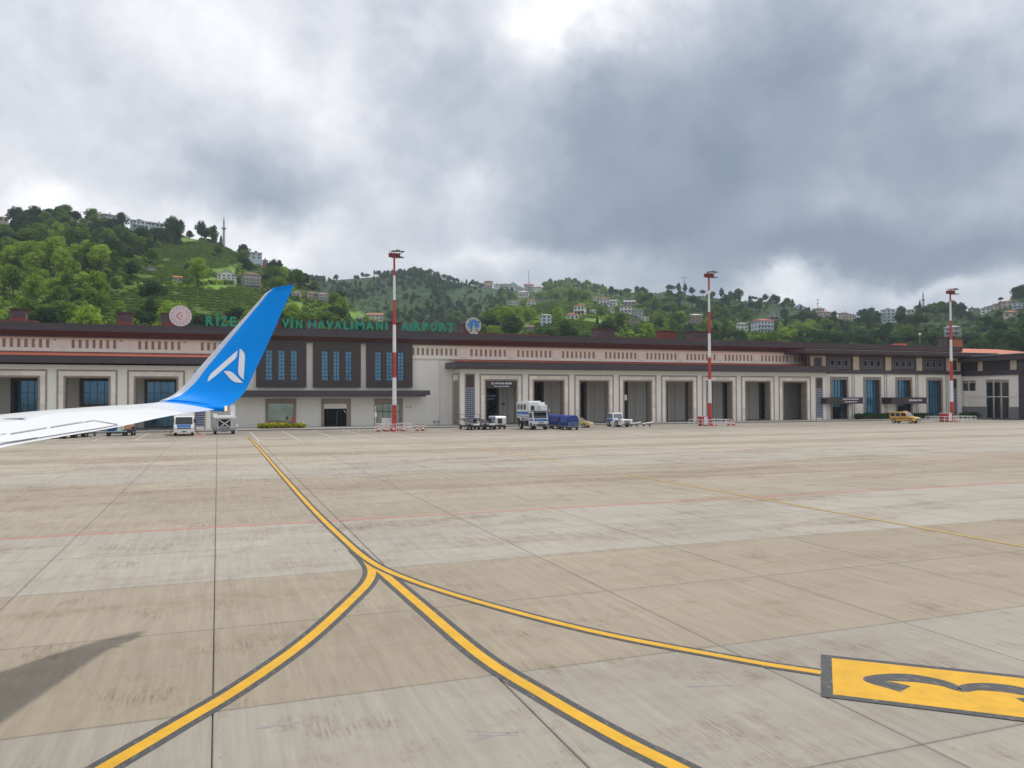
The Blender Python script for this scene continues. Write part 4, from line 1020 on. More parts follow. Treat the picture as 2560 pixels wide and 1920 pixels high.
# --- clerestory of pink stone with slot grilles
slots = []
for k in range(-5, 1): slots += [(-18.6+8.1*k+.844*j, 12.46, 11.31) for j in range(8)]
slots += [(-10.39+.84*j, 12.43, 11.28) for j in range(8)] + [(-2.27+.84*j, 12.42, 11.28) for j in range(4)]
slots += [(28.47+.765*j, 12.22, 11.1) for j in range(10)]
for g in range(8): slots += [(38.0+8.02*g+(.09 if g > 4 else 0)+.808*j, 12.19-.016*g, 11.06-.014*g) for j in range(8)]
slots += [(101.8+.8*j, 12.02, 10.9) for j in range(4)]
for name, xa, xb, za, zb in (('clerestory_wall', XL, -.9, 10.8, 12.86), ('clerestory_wall', 28.46, 105.0, 10.52, 12.70)):
    hs = [(x, x+.38, z1, z0) for x, z0, z1 in slots if xa-.01 <= x and x+.38 <= xb]
    mb = MB(); wall_holes(mb, xa, xb, za, zb, hs, 121.88, 122.04); tb_(mb, name, 'pink_stone')
    mb = MB(); mb.box(xa, xb, 121.74, 121.879, zb-.16, zb); mb.box(xa, xb, 121.72, 121.879, za, za+.17); tb_(mb, 'stone_moulding', 'pink_stone')
for x, z0, z1 in slots:
    mb = MB(); mb.box(x+.002, x+.378, 121.915, 122.0, z1+.002, z0-.002)
    for j in range(3): mb.box(x+.05+.11*j, x+.09+.11*j, 121.90, 121.914, z1+.01, z0-.01)
    tb_(mb, 'slot_grille', 'slot' if hash((x, 1)) % 3 else 'slot_gold')
for x in [-20.9+8.1*k for k in range(-4, 3)] + [36.42+8.02*g+(.09 if g > 5 else 0) for g in range(9)]:
    mb = MB(); frame_xz(mb, x, x+1.05, 10.95, 12.3, .09, 121.80, 121.879, True); mb.box(x+.09, x+.96, 121.83, 121.879, 11.04, 12.21); mb.box(x+.1, x+.95, 121.70, 121.79, 10.86, 10.94)
    tb_(mb, 'stone_panel', 'pink_stone')
# --- main roof: deep dark fascia, sloping red-brown soffit
mb = MB(); mb.box(XL, 142.5, 120.3, 120.7, 13.52, 14.49); mb.box(XL, 142.5, 120.24, 120.29, 14.37, 14.51); tb_(mb, 'roof_fascia', 'fascia')
mb = MB(); ribs(mb, XL, 142.5, 120.3, 13.56, 14.35, .6); tb_(mb, 'fascia_ribs', 'fascia', kind='stuff')
mb = MB(); mb.add([(XL, 120.42, 13.51), (142.5, 120.42, 13.51), (142.5, 121.3, 12.86), (XL, 121.3, 12.86)], [(0, 1, 2, 3)]); 
tb_(mb, 'soffit', 'soffit')
mb = MB(); x = XL
while x < 142: mb.bar((x, 120.44, 13.48), (x, 121.28, 12.84), .07, .05); x += .5
tb_(mb, 'soffit_battens', 'fascia', kind='stuff')
mb = MB(); mb.box(XL, 142.5, 121.3, 121.7, 12.70, 13.0); tb_(mb, 'soffit_edge_beam', 'fascia')
mb = MB(); mb.add([(XL, 120.3, 14.495), (142.5, 120.3, 14.495), (142.5, 150, 15.2), (XL, 150, 15.2)], [(0, 1, 2, 3)]); tb_(mb, 'main_roof', 'roof_red')
for a_ in ((XL, -22.4, 120.71, 122, 14.52, 14.78), (36, 52, 123, 126, 14.55, 14.95), (62, 104, 124, 127, 14.6, 14.92)):
    mb = MB(); mb.box(*a_); tb_(mb, 'roof_parapet', 'soffit')
# --- central dark panels with three tall windows each
wz0, wz1 = 7.06, 11.5
for px0, px1, ws in ((5.25, 12.36, (6.55, 8.33, 10.1)), (13.35, 20.43, (14.58, 16.32, 18.12)), (21.3, 28.44, (22.6, 24.36, 26.14))):
    p = MB(); wall_holes(p, px0, px1, 6.05, 12.72, [(w, w+.98, wz0, wz1) for w in ws], 121.45, 121.85)
    for zz in (7.9, 9.2, 10.5): p.box(px0+.02, px1-.02, 121.435, 121.449, zz, zz+.02) if False else None
    po = tb_(p, 'cladding_panel', 'panel_dark')
    p = MB(); p.box(px0, px1, 121.85, 121.995, 6.3, 12.7); tb_(p, 'panel_backing', 'panel_dark')
    for w in ws:
        f = MB(); frame_xz(f, w+.001, w+.979, wz0+.001, wz1-.001, .05, 121.60, 121.70, True)
        f.box(w+.465, w+.515, 121.64, 121.68, wz0+.06, wz1-.06)
        for j in range(1, 8): f.box(w+.06, w+.92, 121.645, 121.675, wz0+.555*j-.02, wz0+.555*j+.02)
        fo = tb_(f, 'window', 'mullion')
        for c in range(2):
            for j in range(8):
                q = MB(); xa = w+.055+c*.465; za = wz0+.06+.553*j; t_ = rng.uniform(-.012, .012)
                q.add([(xa, 121.72+t_, za), (xa+.405, 121.72-t_, za), (xa+.405, 121.72-t_*.5, za+.50), (xa, 121.72+t_*.6, za+.50)], [(0, 1, 2, 3)]); q.build('pane', 'glass_blue', fo, world=True)
# --- entrance canopy of the centre
mb = MB(); mb.box(2.2, 30.6, 118.9, 119.2, 4.82, 5.54); mb.box(2.2, 30.0, 119.2, 122, 4.62, 5.4); mb.box(2.2, 29.9, 118.95, 119.2, 4.58, 4.81); c_ = tb_(mb, 'canopy', 'fascia')
mb = MB(); ribs(mb, 2.2, 30.6, 118.9, 4.85, 5.52, .5); tb_(mb, 'canopy_ribs', 'fascia', c_, kind='stuff')
# --- ground floor openings of the centre
for (x0, x1, z1, i0, i1, j1) in ((6.6, 10.95, 4.3, 6.98, 10.55, 3.6), (14.6, 19.0, 4.28, 15.0, 18.4, 3.55), (22.6, 27.0, 4.26, 23.05, 26.6, 3.54)):
    fr = MB(); wall_holes(fr, x0, x1, .16, z1, [(i0, i1, .159, j1)], 121.86, 121.998); tb_(fr, 'door_surround', 'brown_stone')
q = MB(); q.box(6.98, 10.55, 122.18, 122.24, .9, 3.6); g_ = tb_(q, 'mirror_window', 'glass_green')
q = MB(); q.box(6.98, 10.55, 121.87, 122.0, .16, .9); tb_(q, 'window_sill', 'brown_stone')
q = MB(); q.box(15.0, 18.4, 121.90, 122.4, 2.82, 3.55); tb_(q, 'door_lintel', 'cream')
q = MB(); q.box(16.4, 16.62, 121.84, 121.899, 3.08, 3.25); q.box(16.9, 17.12, 121.84, 121.899, 3.08, 3.25); tb_(q, 'warning_lamp', 'emblem_lime')
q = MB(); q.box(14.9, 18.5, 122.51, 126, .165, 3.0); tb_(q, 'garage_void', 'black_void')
q = MB()
for k in range(7): q.box(15.1+k*.5, 15.14+k*.5, 122.40, 122.46, .17, 2.8)
q.box(16.85, 17.05, 122.3, 122.4, .17, 2.4); tb_(q, 'garage_shutter', 'mullion')
q = MB(); q.add([(17.9, 121.95, 2.55), (18.25, 121.8, 2.0), (18.33, 121.9, 2.0), (18.0, 122, 2.62)], [(0, 1, 2, 3)]); tb_(q, 'strip_curtain', 'white_metal')
f = MB(); frame_xz(f, 23.05, 26.6, .17, 3.54, .07, 122.1, 122.2, True)
for x in (23.9, 24.85, 25.75): f.box(x, x+.06, 122.12, 122.18, .24, 3.46)
f.box(23.12, 26.5, 122.09, 122.21, 2.28, 2.36); fo = tb_(f, 'glass_door', 'mullion')
for xa, xb in ((23.12, 23.89), (23.97, 24.84), (24.92, 25.74), (25.82, 26.52)):
    for za, zb in ((.25, 2.27), (2.37, 3.46)):
        q = MB(); q.box(xa, xb, 122.14, 122.16, za, zb); q.build('pane', 'glass_green', fo, world=True)
for x in (27.6, 28.2):
    q = MB(); q.cyl((x, 121.9, 2.95), (x, 122.0, 2.95), .09); tb_(q, 'wall_vent', 'chassis')
for x in (31.9, 32.5):
    q = MB(); q.box(x, x+.3, 121.8, 122.0, .5, .8); tb_(q, 'wall_vent', 'grey_metal')
q = MB(); q.cyl((32.9, 121.9, .2), (32.9, 121.9, 10.4), .05, n=6); q.cyl((32.9, 121.88, 10.4), (32.9, 121.85, 12.6), .05, n=6); tb_(q, 'downpipe', 'cream_shade')
# --- arcades
panel_lib = {}
def panel(par, x0, x1, y0, y1, z0, z1):
    key = (round(x1-x0, 3), round(y1-y0, 3), round(z1-z0, 3))
    if key not in panel_lib:
        q = MB(); g = .012; q.box(g, key[0]-g, 0, key[1], g, key[2]-g); panel_lib[key] = q.mesh('stone_panel', 'marble')
    o = bpy.data.objects.new('stone_panel', panel_lib[key]); COL.objects.link(o); o.parent = par; o.location = Vector((x0, y0, z0))-root_loc(par)
def portal(xo, YF, zt, w=7.12, zb=.18):
    """one bay: outer brown strip, marble panels, inner brown strip, deep brown jambs"""
    x0, x1 = xo, xo+w; i0, i1 = x0+1.02, x1-1.02; zi = zt-1.03
    fr = MB(); frame_xz(fr, x0, x1, zb, zt, .2, YF-.07, YF-.001); frame_xz(fr, i0-.22, i1+.22, zb, zi+.22, .22, YF-.06, YF-.001)
    po = tb_(fr, 'portal_frame', 'brown_stone')
    ja, jb = x0+.2, i0-.22; n = 6; hz = (zi+.22-zb)/n
    for k in range(n):
        panel(po, ja, jb, YF-.035, YF-.001, zb+hz*k, zb+hz*(k+1)); panel(po, i1+.22, x1-.2, YF-.035, YF-.001, zb+hz*k, zb+hz*(k+1))
    wl = (x1-x0-.4)/5
    for k in range(5): panel(po, ja+wl*k, ja+wl*(k+1), YF-.035, YF-.001, zi+.22, zt-.2)
    jm = MB(); jm.box(i0-.003, i0-.002+.03, YF-.03, YF+1.33, zb, zi); jm.box(i1-.028, i1+.003, YF-.03, YF+1.33, zb, zi); jm.box(i0+.03, i1-.03, YF-.03, YF+1.33, zi-.03, zi+.002)
    jm.build('jamb_lining', 'brown_stone', po, world=True)
    return i0, i1, zi
def lattice_pilaster(x0, x1, YF, zt, axis='y'):
    f = MB(); frame_xz(f, x0, x1, .2, zt, .20, YF-.06, YF-.001); f.box(x0+.2, x1-.2, YF-.05, YF-.001, 5.78, 6.0); po = tb_(f, 'lattice_pilaster', 'brown_stone')
    q = MB(); q.box(x0+.2, x1-.2, YF-.03, YF-.001, 6.0, zt-.2); q.build('dark_panel', 'panel_dark', po, world=True)
    q = MB(); q.box(x0+.2, x1-.2, YF-.02, YF-.001, .55, 5.78); q.build('lattice_back', 'navy', po, world=True)
    q = MB(); nx_, nz_ = 5, 17; wx, hz = (x1-x0-.4)/nx_, 5.2/nz_
    for i in range(nx_):
        for j in range(nz_):
            a, c = x0+.2+wx*i, .56+hz*j
            q.box(a+wx*.2, a+wx*.8, YF-.045, YF-.02, c+hz*.22, c+hz*.78)
            if j % 2 == i % 2: q.box(a+wx*.8, a+wx*1.2 if i < nx_-1 else a+wx, YF-.04, YF-.02, c+hz*.4, c+hz*.6)
    q.build('lattice_squares', 'lattice_pale', po, world=True, kind='stuff')
    return po
mat['lattice_pale'] = M('pale_lattice', (.42, .45, .55), .6, .1)
def arcade(bays, x0, x1, YF, zt, wins, floors, name_sign=False):
    holes = [(b+1.02, b+7.12-1.02, .17, zt-1.03) for b in bays]
    q = MB(); wall_holes(q, x0, x1, .16, 8.86, holes, YF, YF+1.3); tb_(q, 'arcade_wall', 'cream')
    for b in bays: portal(b, YF, zt)
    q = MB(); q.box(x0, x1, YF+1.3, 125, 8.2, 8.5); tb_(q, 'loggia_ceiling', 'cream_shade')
    q = MB(); q.box(x0, x1, YF-.3, 125, .16, .2); tb_(q, 'loggia_floor', 'paving')
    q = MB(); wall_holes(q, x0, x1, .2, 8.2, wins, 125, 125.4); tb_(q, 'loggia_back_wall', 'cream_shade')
    for a, b, z0, z1 in wins:
        f = MB(); frame_xz(f, a-.35, b+.35, .21 if z0 < .5 else z0-.3, z1+.3, .35, 124.86, 124.999, z0 > .5); fo = tb_(f, 'loggia_window', 'dark_stone')
        g = MB(); n = 4; ww = (b-a)/n
        for k in range(1, n): g.box(a+ww*k-.03, a+ww*k+.03, 125.05, 125.12, z0, z1)
        m_ = max(2, int((z1-z0)/1.4)); hh = (z1-z0)/m_
        for k in range(1, m_): g.box(a, b, 125.055, 125.115, z0+hh*k-.03, z0+hh*k+.03)
        g.build('mullion', 'mullion', fo, world=True)
        for k in range(n):
            for j in range(m_):
                q = MB(); q.box(a+ww*k+.03, a+ww*(k+1)-.03, 125.13, 125.15, z0+hh*j+.03, z0+hh*(j+1)-.03); q.build('pane', floors, fo, world=True)
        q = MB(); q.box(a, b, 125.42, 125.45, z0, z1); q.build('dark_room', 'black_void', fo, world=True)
    # pilaster strips on the back wall between the windows
    for a, b in zip(wins, wins[1:]):
        c = (a[1]+b[0])/2; q = MB(); q.box(c-.35, c+.35, 124.85, 124.999, .2, 8.2); q.box(c-1.0, c-.8, 124.93, 124.999, .2, 8.2); tb_(q, 'back_wall_pilaster', 'cream_shade')
def eave(x0, x1, yf, zb, zt, yb, red_to):
    q = MB(); q.box(x0, x1, yf, yf+.3, zb, zt); q.box(x0, x1, yf+.3, yb, zb+.05, zb+.25); q.box(x0, x0+.3, yf+.3, yb, zb+.26, zt); q.box(x1-.3, x1, yf+.3, yb, zb+.26, zt); eo = tb_(q, 'eave', 'fascia')
    q = MB(); ribs(q, x0, x1, yf, zb+.03, zt-.06, .55)
    q.build('eave_ribs', 'fascia', eo, world=True, kind='stuff')
    q = MB(); q.box(x0, x1, yf-.05, yf-.001, zt-.05, zt+.05); q.box(x0, x1, yf-.045, yf-.001, zb-.02, zb+.02); q.build('eave_trim', 'panel_dark', eo, world=True)
    q = MB(); q.add([(x0+.31, yf+.31, zt-.05), (x1-.31, yf+.31, zt-.05), (x1-.31, yb, red_to), (x0+.31 if x0 < 0 else x0+2.5, yb, red_to)], [(0, 1, 2, 3)]); x = x0+.6
    while x < x1-.4: q.bar((x, yf+.33, zt-.03), (x, yb, red_to+.02), .08, .06); x += .45
    q.build('tile_roof', 'roof_red', eo, world=True)
YA = 117.5
rb = [38.12+8.06*k for k in range(8)]
arcade(rb, 35.0, 105.2, YA, 8.08, [(b+1.78, b+5.4, .22 if k != 3 else .22, 6.9) for k, b in enumerate(rb)], 'glass_dark')
lb = [-19.62-8.2*k for k in (4, 3, 2, 1, 0)] + [-11.32]
lb2 = [b for b in lb]
arcade(lb2, -60, -.88, YA, 8.22, [(-26.2-8.2*2, -22.9-8.2*2, .22, 6.95), (-26.2-8.2, -22.9-8.2, 3.6, 6.95), (-26.0, -22.7, .22, 6.95), (-17.7, -14.0, 3.6, 6.95), (-9.45, -5.8, .22, 6.85)], 'glass_navy')
lattice_pilaster(35.7, 37.35, YA, 8.13); lattice_pilaster(102.75, 104.4, YA, 7.95); lattice_pilaster(-3.0, -1.55, YA, 8.2)
eave(33.75, 106.3, 116, 8.88, 9.88, 121.7, 10.45); eave(-60, .35, 116, 9.05, 9.95, 121.7, 10.72)
# left flank of the right arcade
q = MB(); q.box(34.95, 35.25, YA+1.31, 122, .16, 8.86); tb_(q, 'arcade_flank_wall', 'cream')
q = MB(); q.box(34.87, 34.949, 118.05, 118.2, .2, 8.15); q.box(34.87, 34.949, 121.5, 121.65, .2, 8.15); q.box(34.87, 34.949, 118.2, 121.5, 8.0, 8.15)
q.box(34.88, 34.949, 118.7, 118.85, .2, 7.1); q.box(34.88, 34.949, 120.85, 121.0, .2, 7.1); q.box(34.88, 34.949, 118.85, 120.85, 6.95, 7.1); fo = tb_(q, 'flank_portal', 'brown_stone')
q = MB(); q.box(34.91, 34.949, 118.85, 120.85, .2, 6.95); q.build('stone_infill', 'brown_stone', fo, world=True)
# small wall lamps on the loggia back wall, notice boxes
q = MB(); q.box(44.5, 44.85, 124.8, 124.999, 3.2, 3.5); tb_(q, 'wall_lamp', 'chassis')
q = MB(); q.box(63.4, 64.1, 118.0, 118.3, 3.9, 4.8); tb_(q, 'notice_board', 'cream_shade')
# domestic arrivals sign in the first bay
q = MB(); q.box(39.18, 44.18, 117.3, 117.75, 5.9, 7.02); so = tb_(q, 'entrance_sign', 'panel_dark')
mat['sign_white'] = M('white_sign_lettering', (.74, .76, .84), .5, .05)
q = MB(); text_box(q, 'İÇ HATLAR GELEN', 39.95, 43.35, 6.42, 6.86, 117.29, .03, bold=.045); q.build('sign_lettering', 'sign_white', so, world=True)
q = MB(); text_box(q, 'Domestic Arrivals', 40.42, 42.85, 6.06, 6.30, 117.29, .03, shear=.3, bold=.02); q.build('sign_lettering', 'sign_white', so, world=True)
q = MB(); q.box(40.1, 43.5, 124.78, 124.83, 3.8, 5.1); s2 = tb_(q, 'door_sign', 'navy')
q = MB(); text_box(q, 'İÇ HATLAR GELEN', 40.15, 43.35, 4.55, 4.95, 124.77, .03, bold=.03); q.build('sign_lettering', 'sign_white', s2, world=True)
q = MB(); text_box(q, 'Domestic Arrivals', 40.5, 42.9, 4.1, 4.3, 124.77, .03, shear=.3); q.build('sign_lettering', 'sign_white', s2, world=True)
mat['pier_stone'] = M('yellowish_stone', (.60, .50, .37), .8, .1, .6, streak=.5)
mat['stone_chip'] = M('grey_stone_chip', (.20, .185, .20), .7, .3, 3)
mat['w_grey_base'] = M('grey_plinth', (.22, .22, .23), .8, .12, .8)
mat['roof_orange'] = M('orange_clay_roof', (.50, .17, .095), .75, .15, .5)
# --- international block (right)
YI = 118.5
wins = [(107.05, 111.25), (114.88, 119.2), (122.8, 127.0), (130.65, 134.9)]
q = MB(); wall_holes(q, 105.25, 140.1, .16, 8.72, [(a+.38, b-.05, .2, 7.56) for a, b in wins], YI, YI+.9); tb_(q, 'block_wall', 'cream')
for (a, b) in wins:
    f = MB(); frame_xz(f, a, b, .18, 8.14, .40, YI-.1, YI-.001); f.box(a+.4, b-.4, YI-.09, YI-.001, 7.56, 7.74); fo = tb_(f, 'window_surround', 'brown_stone')
    j = MB(); j.box(a+.38, a+.41, YI-.05, YI+.92, .2, 7.56); j.box(b-.42, b-.38, YI-.05, YI+.92, .2, 7.56); j.build('jamb_lining', 'dark_stone', fo, world=True)
    n = 5; ww = (b-a-.85)/n
    m_ = MB()
    for k in range(n+1): m_.box(a+.41+ww*k-.03, a+.41+ww*k+.03, YI+.76, YI+.86, .2, 7.55)
    for zz in (2.9, 5.2): m_.box(a+.42, b-.43, YI+.775, YI+.85, zz-.025, zz+.025)
    m_.build('mullion', 'mullion', fo, world=True)
    for k in range(n):
        for za, zb in ((.22, 2.87), (2.93, 5.17), (5.23, 7.54)):
            q = MB(); xa = a+.41+ww*k+.035; t_ = rng.uniform(-.01, .01); q.add([(xa, YI+.84+t_, za), (xa+ww-.07, YI+.84-t_, za), (xa+ww-.07, YI+.84-t_, zb), (xa, YI+.84+t_, zb)], [(0, 1, 2, 3)])
            q.build('pane', 'glass_blue', fo, world=True)
for xa in (112.1, 112.62, 120.0, 120.52, 127.9, 128.4, 135.75, 136.25):
    q = MB(); q.box(xa, xa+.14, YI-.06, YI-.001, .2, 8.7); tb_(q, 'pilaster_strip', 'brown_stone')
q = MB(); q.box(106.31, 140.15, YI-.35, YI, 8.74, 9.4); tb_(q, 'string_course', 'fascia')
q = MB(); q.box(101.8, 140.1, YI+.1, YI+.8, 9.41, 12.0); tb_(q, 'upper_storey', 'panel_dark')
for xa, xb in ((112.45, 113.85), (120.3, 121.7), (128.1, 129.55), (135.92, 139.65), (102.45, 105.95)):
    q = MB(); q.box(xa, xb, YI-.12, YI+.099, 9.42, 11.95); po = tb_(q, 'upper_pier', 'pier_stone')
    if xb-xa > 2:
        m_ = (103.3, 104.9, 9.45, 11.6) if xa < 110 else (137.5, 138.5, 9.6, 11.5)
        q = MB(); frame_xz(q, m_[0]-.2, m_[1]+.2, m_[2], m_[3]+.2, .2, YI-.2, YI-.121); q.build('frame', 'brown_stone', po, world=True)
        q = MB(); q.box(m_[0], m_[1], YI-.15, YI-.121, m_[2], m_[3]); q.build('dark_panel', 'panel_dark', po, world=True)

for xa, xb in ((106.05, 112.35), (113.95, 120.2), (121.8, 128.0), (129.65, 135.82)):
    cs = [xa+(xb-xa)*f for f in (.24, .49, .75)]
    q = MB(); frame_xz(q, xa, xb, 9.45, 11.93, .14, YI-.04, YI+.099, True); po = tb_(q, 'carved_screen', 'panel_dark')
    ch = MB(); r_ = random.Random(int(xa))
    nx_ = int((xb-xa-.3)/.30)
    for i in range(nx_):
        for j in range(8):
            a, c = xa+.16+.30*i+(.15 if j % 2 else 0), 9.62+.275*j
            if a+.26 > xb-.15 or any(abs(a+.12-k) < .62 and 10.05 < c+.1 < 11.45 for k in cs): continue
            ch.box(a+.03, a+.25, YI+.02, YI+.099, c+.03, c+.21+r_.uniform(-.04, .02))
    ch.build('stone_chips', 'stone_chip', po, world=True, kind='stuff')
    for k in cs:
        f = MB(); frame_xz(f, k-.5, k+.5, 10.1, 11.3, .14, YI-.08, YI+.099, True); fo = f.build('window', 'stone_chip', po, world=True)
        g = MB(); g.box(k-.36, k+.36, YI+.05, YI+.098, 10.24, 11.16); g.build('pane', 'black_void', fo, world=True)
# eave of the block
q = MB(); q.box(99.2, 147, 116, 116.35, 12.32, 12.95); q.box(99.2, 99.5, 116.35, 121.6, 12.32, 12.95); q.box(99.5, 147, 116.35, 121.4, 12.30, 12.45); q.box(99.2, 147, 115.9, 115.999, 12.86, 13.0); eo = tb_(q, 'block_eave', 'fascia')
q = MB(); ribs(q, 99.2, 147, 116, 12.36, 12.84, .5); q.build('eave_ribs', 'soffit', eo, world=True, kind='stuff')
q = MB(); q.add([(99.6, 116.5, 12.29), (146, 116.5, 12.29), (146, 118.3, 11.96), (99.6, 118.3, 11.96)], [(0, 1, 2, 3)]); q.build('soffit', 'soffit', eo, world=True)
q = MB(); q.box(99.2, 147, 115.86, 115.899, 12.95, 13.02); q.build('metal_trim', 'grey_metal', eo, world=True)
q = MB(); q.box(99.2, 147, 116, 121.6, 12.951, 13.0); q.build('tile_roof', 'roof_red', eo, world=True)
# door canopies with signs
for xa, xb, z0, z1, lines in ((104.0, 112.45, 3.08, 4.26, (('DIŞ HATLAR GELEN', 107.6, 111.2, 3.74, 4.06, 0), ('International Arrivals', 107.95, 110.85, 3.36, 3.56, .25))), (119.35, 128.1, 3.0, 4.22, (('PERSONEL KAPISI', 123.4, 126.6, 3.5, 3.82, 0),))):
    q = MB(); q.box(xa+2.6 if xa < 110 else xa+2.6, xb, 115.9, 116.1, z0, z1); q.box(xa, xb-.2, 116.1, YI, z0+.02, z1-.05); q.box(xb-.12, xb-.03, 115.86, 115.899, z0+.1, z1-.1, 1)
    q.prism([(xa, 118.4), (xa+2.6, 115.9), (xa+2.6, 116.2), (xa+.3, 118.4)], 'z', z0, z1)
    co = tb_(q, 'door_canopy', ['panel_dark', 'sign_white'])
    for s_, a, b, c, d, sh in lines:
        q = MB(); text_box(q, s_, a, b, c, d, 115.89, .03, shear=sh, bold=.045); q.build('sign_lettering', 'sign_white', co, world=True)
for k, a in enumerate((107.5, 123.2)):
    q = MB(); q.box(a+.3, a+2.6, YI+.70, YI+.755, .2, 2.5); tb_(q, 'dark_doorway', 'black_void')
lattice_pilaster(137.45, 138.75, YI, 8.0)
# --- end wing, its flank facing left
XE = 140.5
q = MB(); q.box(XE, XE+8, 106.0, 122, 2.36, 8.4); tb_(q, 'end_wing_wall', 'cream')
q = MB(); q.box(XE-.02, XE+8, 106.0, 122, .1, 2.36); tb_(q, 'wing_base', 'w_grey_base')
q = MB(); q.box(XE-.3, XE+8, 105.6, 118.5, 8.41, 9.35); tb_(q, 'string_course', 'fascia')
q = MB(); q.box(XE, XE+8, 106.0, 122, 9.36, 11.2); tb_(q, 'upper_storey', 'panel_dark')
q = MB(); q.box(XE-1.6, XE+9, 104.4, 121.4, 11.2, 12.15); q.box(XE-1.9, XE+9, 104.1, 121.4, 12.16, 12.3); eo = tb_(q, 'wing_eave', 'fascia')
q = MB(); q.box(XE-1.98, XE-1.901, 104.0, 115, 12.18, 12.34); q.build('metal_trim', 'grey_metal', eo, world=True)
for ya, yb in ((114.1, 115.1), (107.0, 108.3)):
    q = MB(); q.box(XE-.12, XE-.001, ya, yb, 9.36, 11.15); tb_(q, 'upper_pier', 'pier_stone')
for ya, yb, z0, z1 in ((117.45, 118.4, 5.5, 7.55), (115.85, 116.95, 5.5, 7.55), (112.05, 113.25, .2, 7.62), (110.45, 111.6, .2, 7.6), (108.8, 110.0, .2, 7.55)):
    q = MB(); q.box(XE-.06, XE-.001, ya-.02, yb+.02, z1-.55, z1); q.box(XE-.06, XE-.001, ya-.16, ya-.02, z0, z1); q.box(XE-.06, XE-.001, yb+.02, yb+.16, z0, z1); fo = tb_(q, 'narrow_window', 'brown_stone')
    q = MB(); q.box(XE-.04, XE-.021, ya-.02, yb+.02, z0, z1-.55); q.build('pane', 'glass_dark', fo, world=True)
q = MB(); q.box(XE-.2, XE+.8, 105.3, 106.6, .1, 11.15); tb_(q, 'corner_column', 'fascia')
q = MB(); q.box(XE-.1, XE-.021, 106.7, 118.4, 4.2, 4.35); tb_(q, 'wall_moulding', 'cream_shade')
q = MB(); q.add([(143, 126, 13.2), (190, 126, 13.2), (190, 150, 16.6), (143, 150, 16.6)], [(0, 1, 2, 3)]); q.box(143, 190, 125.9, 126.1, 12.0, 13.25); tb_(q, 'rear_roof', 'roof_orange')
# --- roof chimneys
mat['dark_cap'] = M('maroon_cap', (.085, .035, .03), .5, .15)
def chimney(px0, px1, py0, py1, Y, kind='louvre'):
    a = at_Y(px0, py1, Y); b = at_Y(px1, py0, Y); x0, x1, z0, z1 = a.x, b.x, a.z, b.z; h = z1-z0; dpt = min(2.6, (x1-x0)*.8)
    q = MB(); q.box(x0+.1, x1-.1, Y, Y+dpt, 14.5, z0+h*.20); o = tb_(q, 'roof_chimney', 'chimney_red')
    q = MB(); q.box(x0+.1, x1-.1, Y+.02, Y+dpt-.02, z0+h*.201, z1-h*.09); 
    for k in range(4): q.box(x0+.1+(x1-x0-.2)*k/3-.05, x0+.1+(x1-x0-.2)*k/3+.05, Y-.04, Y+.019, z0+h*.201, z1-h*.09)
    for k in range(8): q.box(x0+.15, x1-.15, Y-.01, Y+.019, z0+h*(.24+.08*k), z0+h*(.27+.08*k))
    q.build('louvre', kind, o, world=True)
    q = MB(); q.box(x0-.12, x1+.12, Y-.25, Y+dpt+.25, z1-h*.09+.002, z1-h*.02); q.prism([(x0-.05, z1-h*.02), (x1+.05, z1-h*.02), ((x0+x1)/2, z1+h*.02)], 'y', Y-.2, Y+dpt+.2); q.build('cap', 'dark_cap', o, world=True)
for c in ((24, 66, 772, 800, 127), (291, 332, 781, 810, 127), (403, 440, 783, 813, 127), (689, 703, 798, 823, 127), (765, 797, 799, 826, 127), (969, 1003, 806, 831, 127), (1157, 1195, 810, 836, 127), (1493, 1537, 821, 848, 127), (1730, 1774, 829, 850, 128), (2366, 2388, 842, 872, 126)):
    chimney(*c)
chimney(1656, 1692, 827, 852, 127, 'chimney_red'); chimney(2384, 2406, 846, 872, 125, 'roof_orange')
q = MB(); a = at_Y(2248, 868, 126); b = at_Y(2268, 859, 126); q.box(a.x, b.x, 126, 128, 14.4, b.z); q.box(a.x-1.5, a.x, 126.1, 128, 14.4, b.z-.35); tb_(q, 'roof_hatch', 'roof_orange')
# ------------------------------------------------------------------ rooftop letters and emblems
YS = 120.5
S_ = thing('rooftop_letter_sign', 'row of big green letters on legs along the roof edge of the terminal', 'letter sign', (20, YS, 14.5))
LET = [('R', 514.5, 535), ('İ', 540.5, 546.5), ('Z', 550.6, 569.5), ('E', 574.7, 591), ('-', 596, 604), ('A', 612, 632), ('R', 640, 660), ('T', 666, 684), ('V', 704, 724), ('İ', 727, 733), ('N', 739.6, 756),
 ('H', 769.7, 791), ('A', 793.7, 814), ('V', 814.6, 834), ('A', 835, 854), ('L', 858.8, 873.5), ('İ', 876.5, 883), ('M', 889, 911), ('A', 914, 935.5), ('N', 940, 957.5), ('I', 963, 969),
 ('A', 1003, 1022), ('I', 1025, 1030.5), ('R', 1034, 1053), ('P', 1056.5, 1071.5), ('O', 1075.5, 1092.5), ('R', 1097.5, 1116), ('T', 1118, 1135.5)]
lx = [514, 756, 1135]; lt = [788.5, 800.5, 807.5]; lbm = [814.5, 821.0, 829.0]
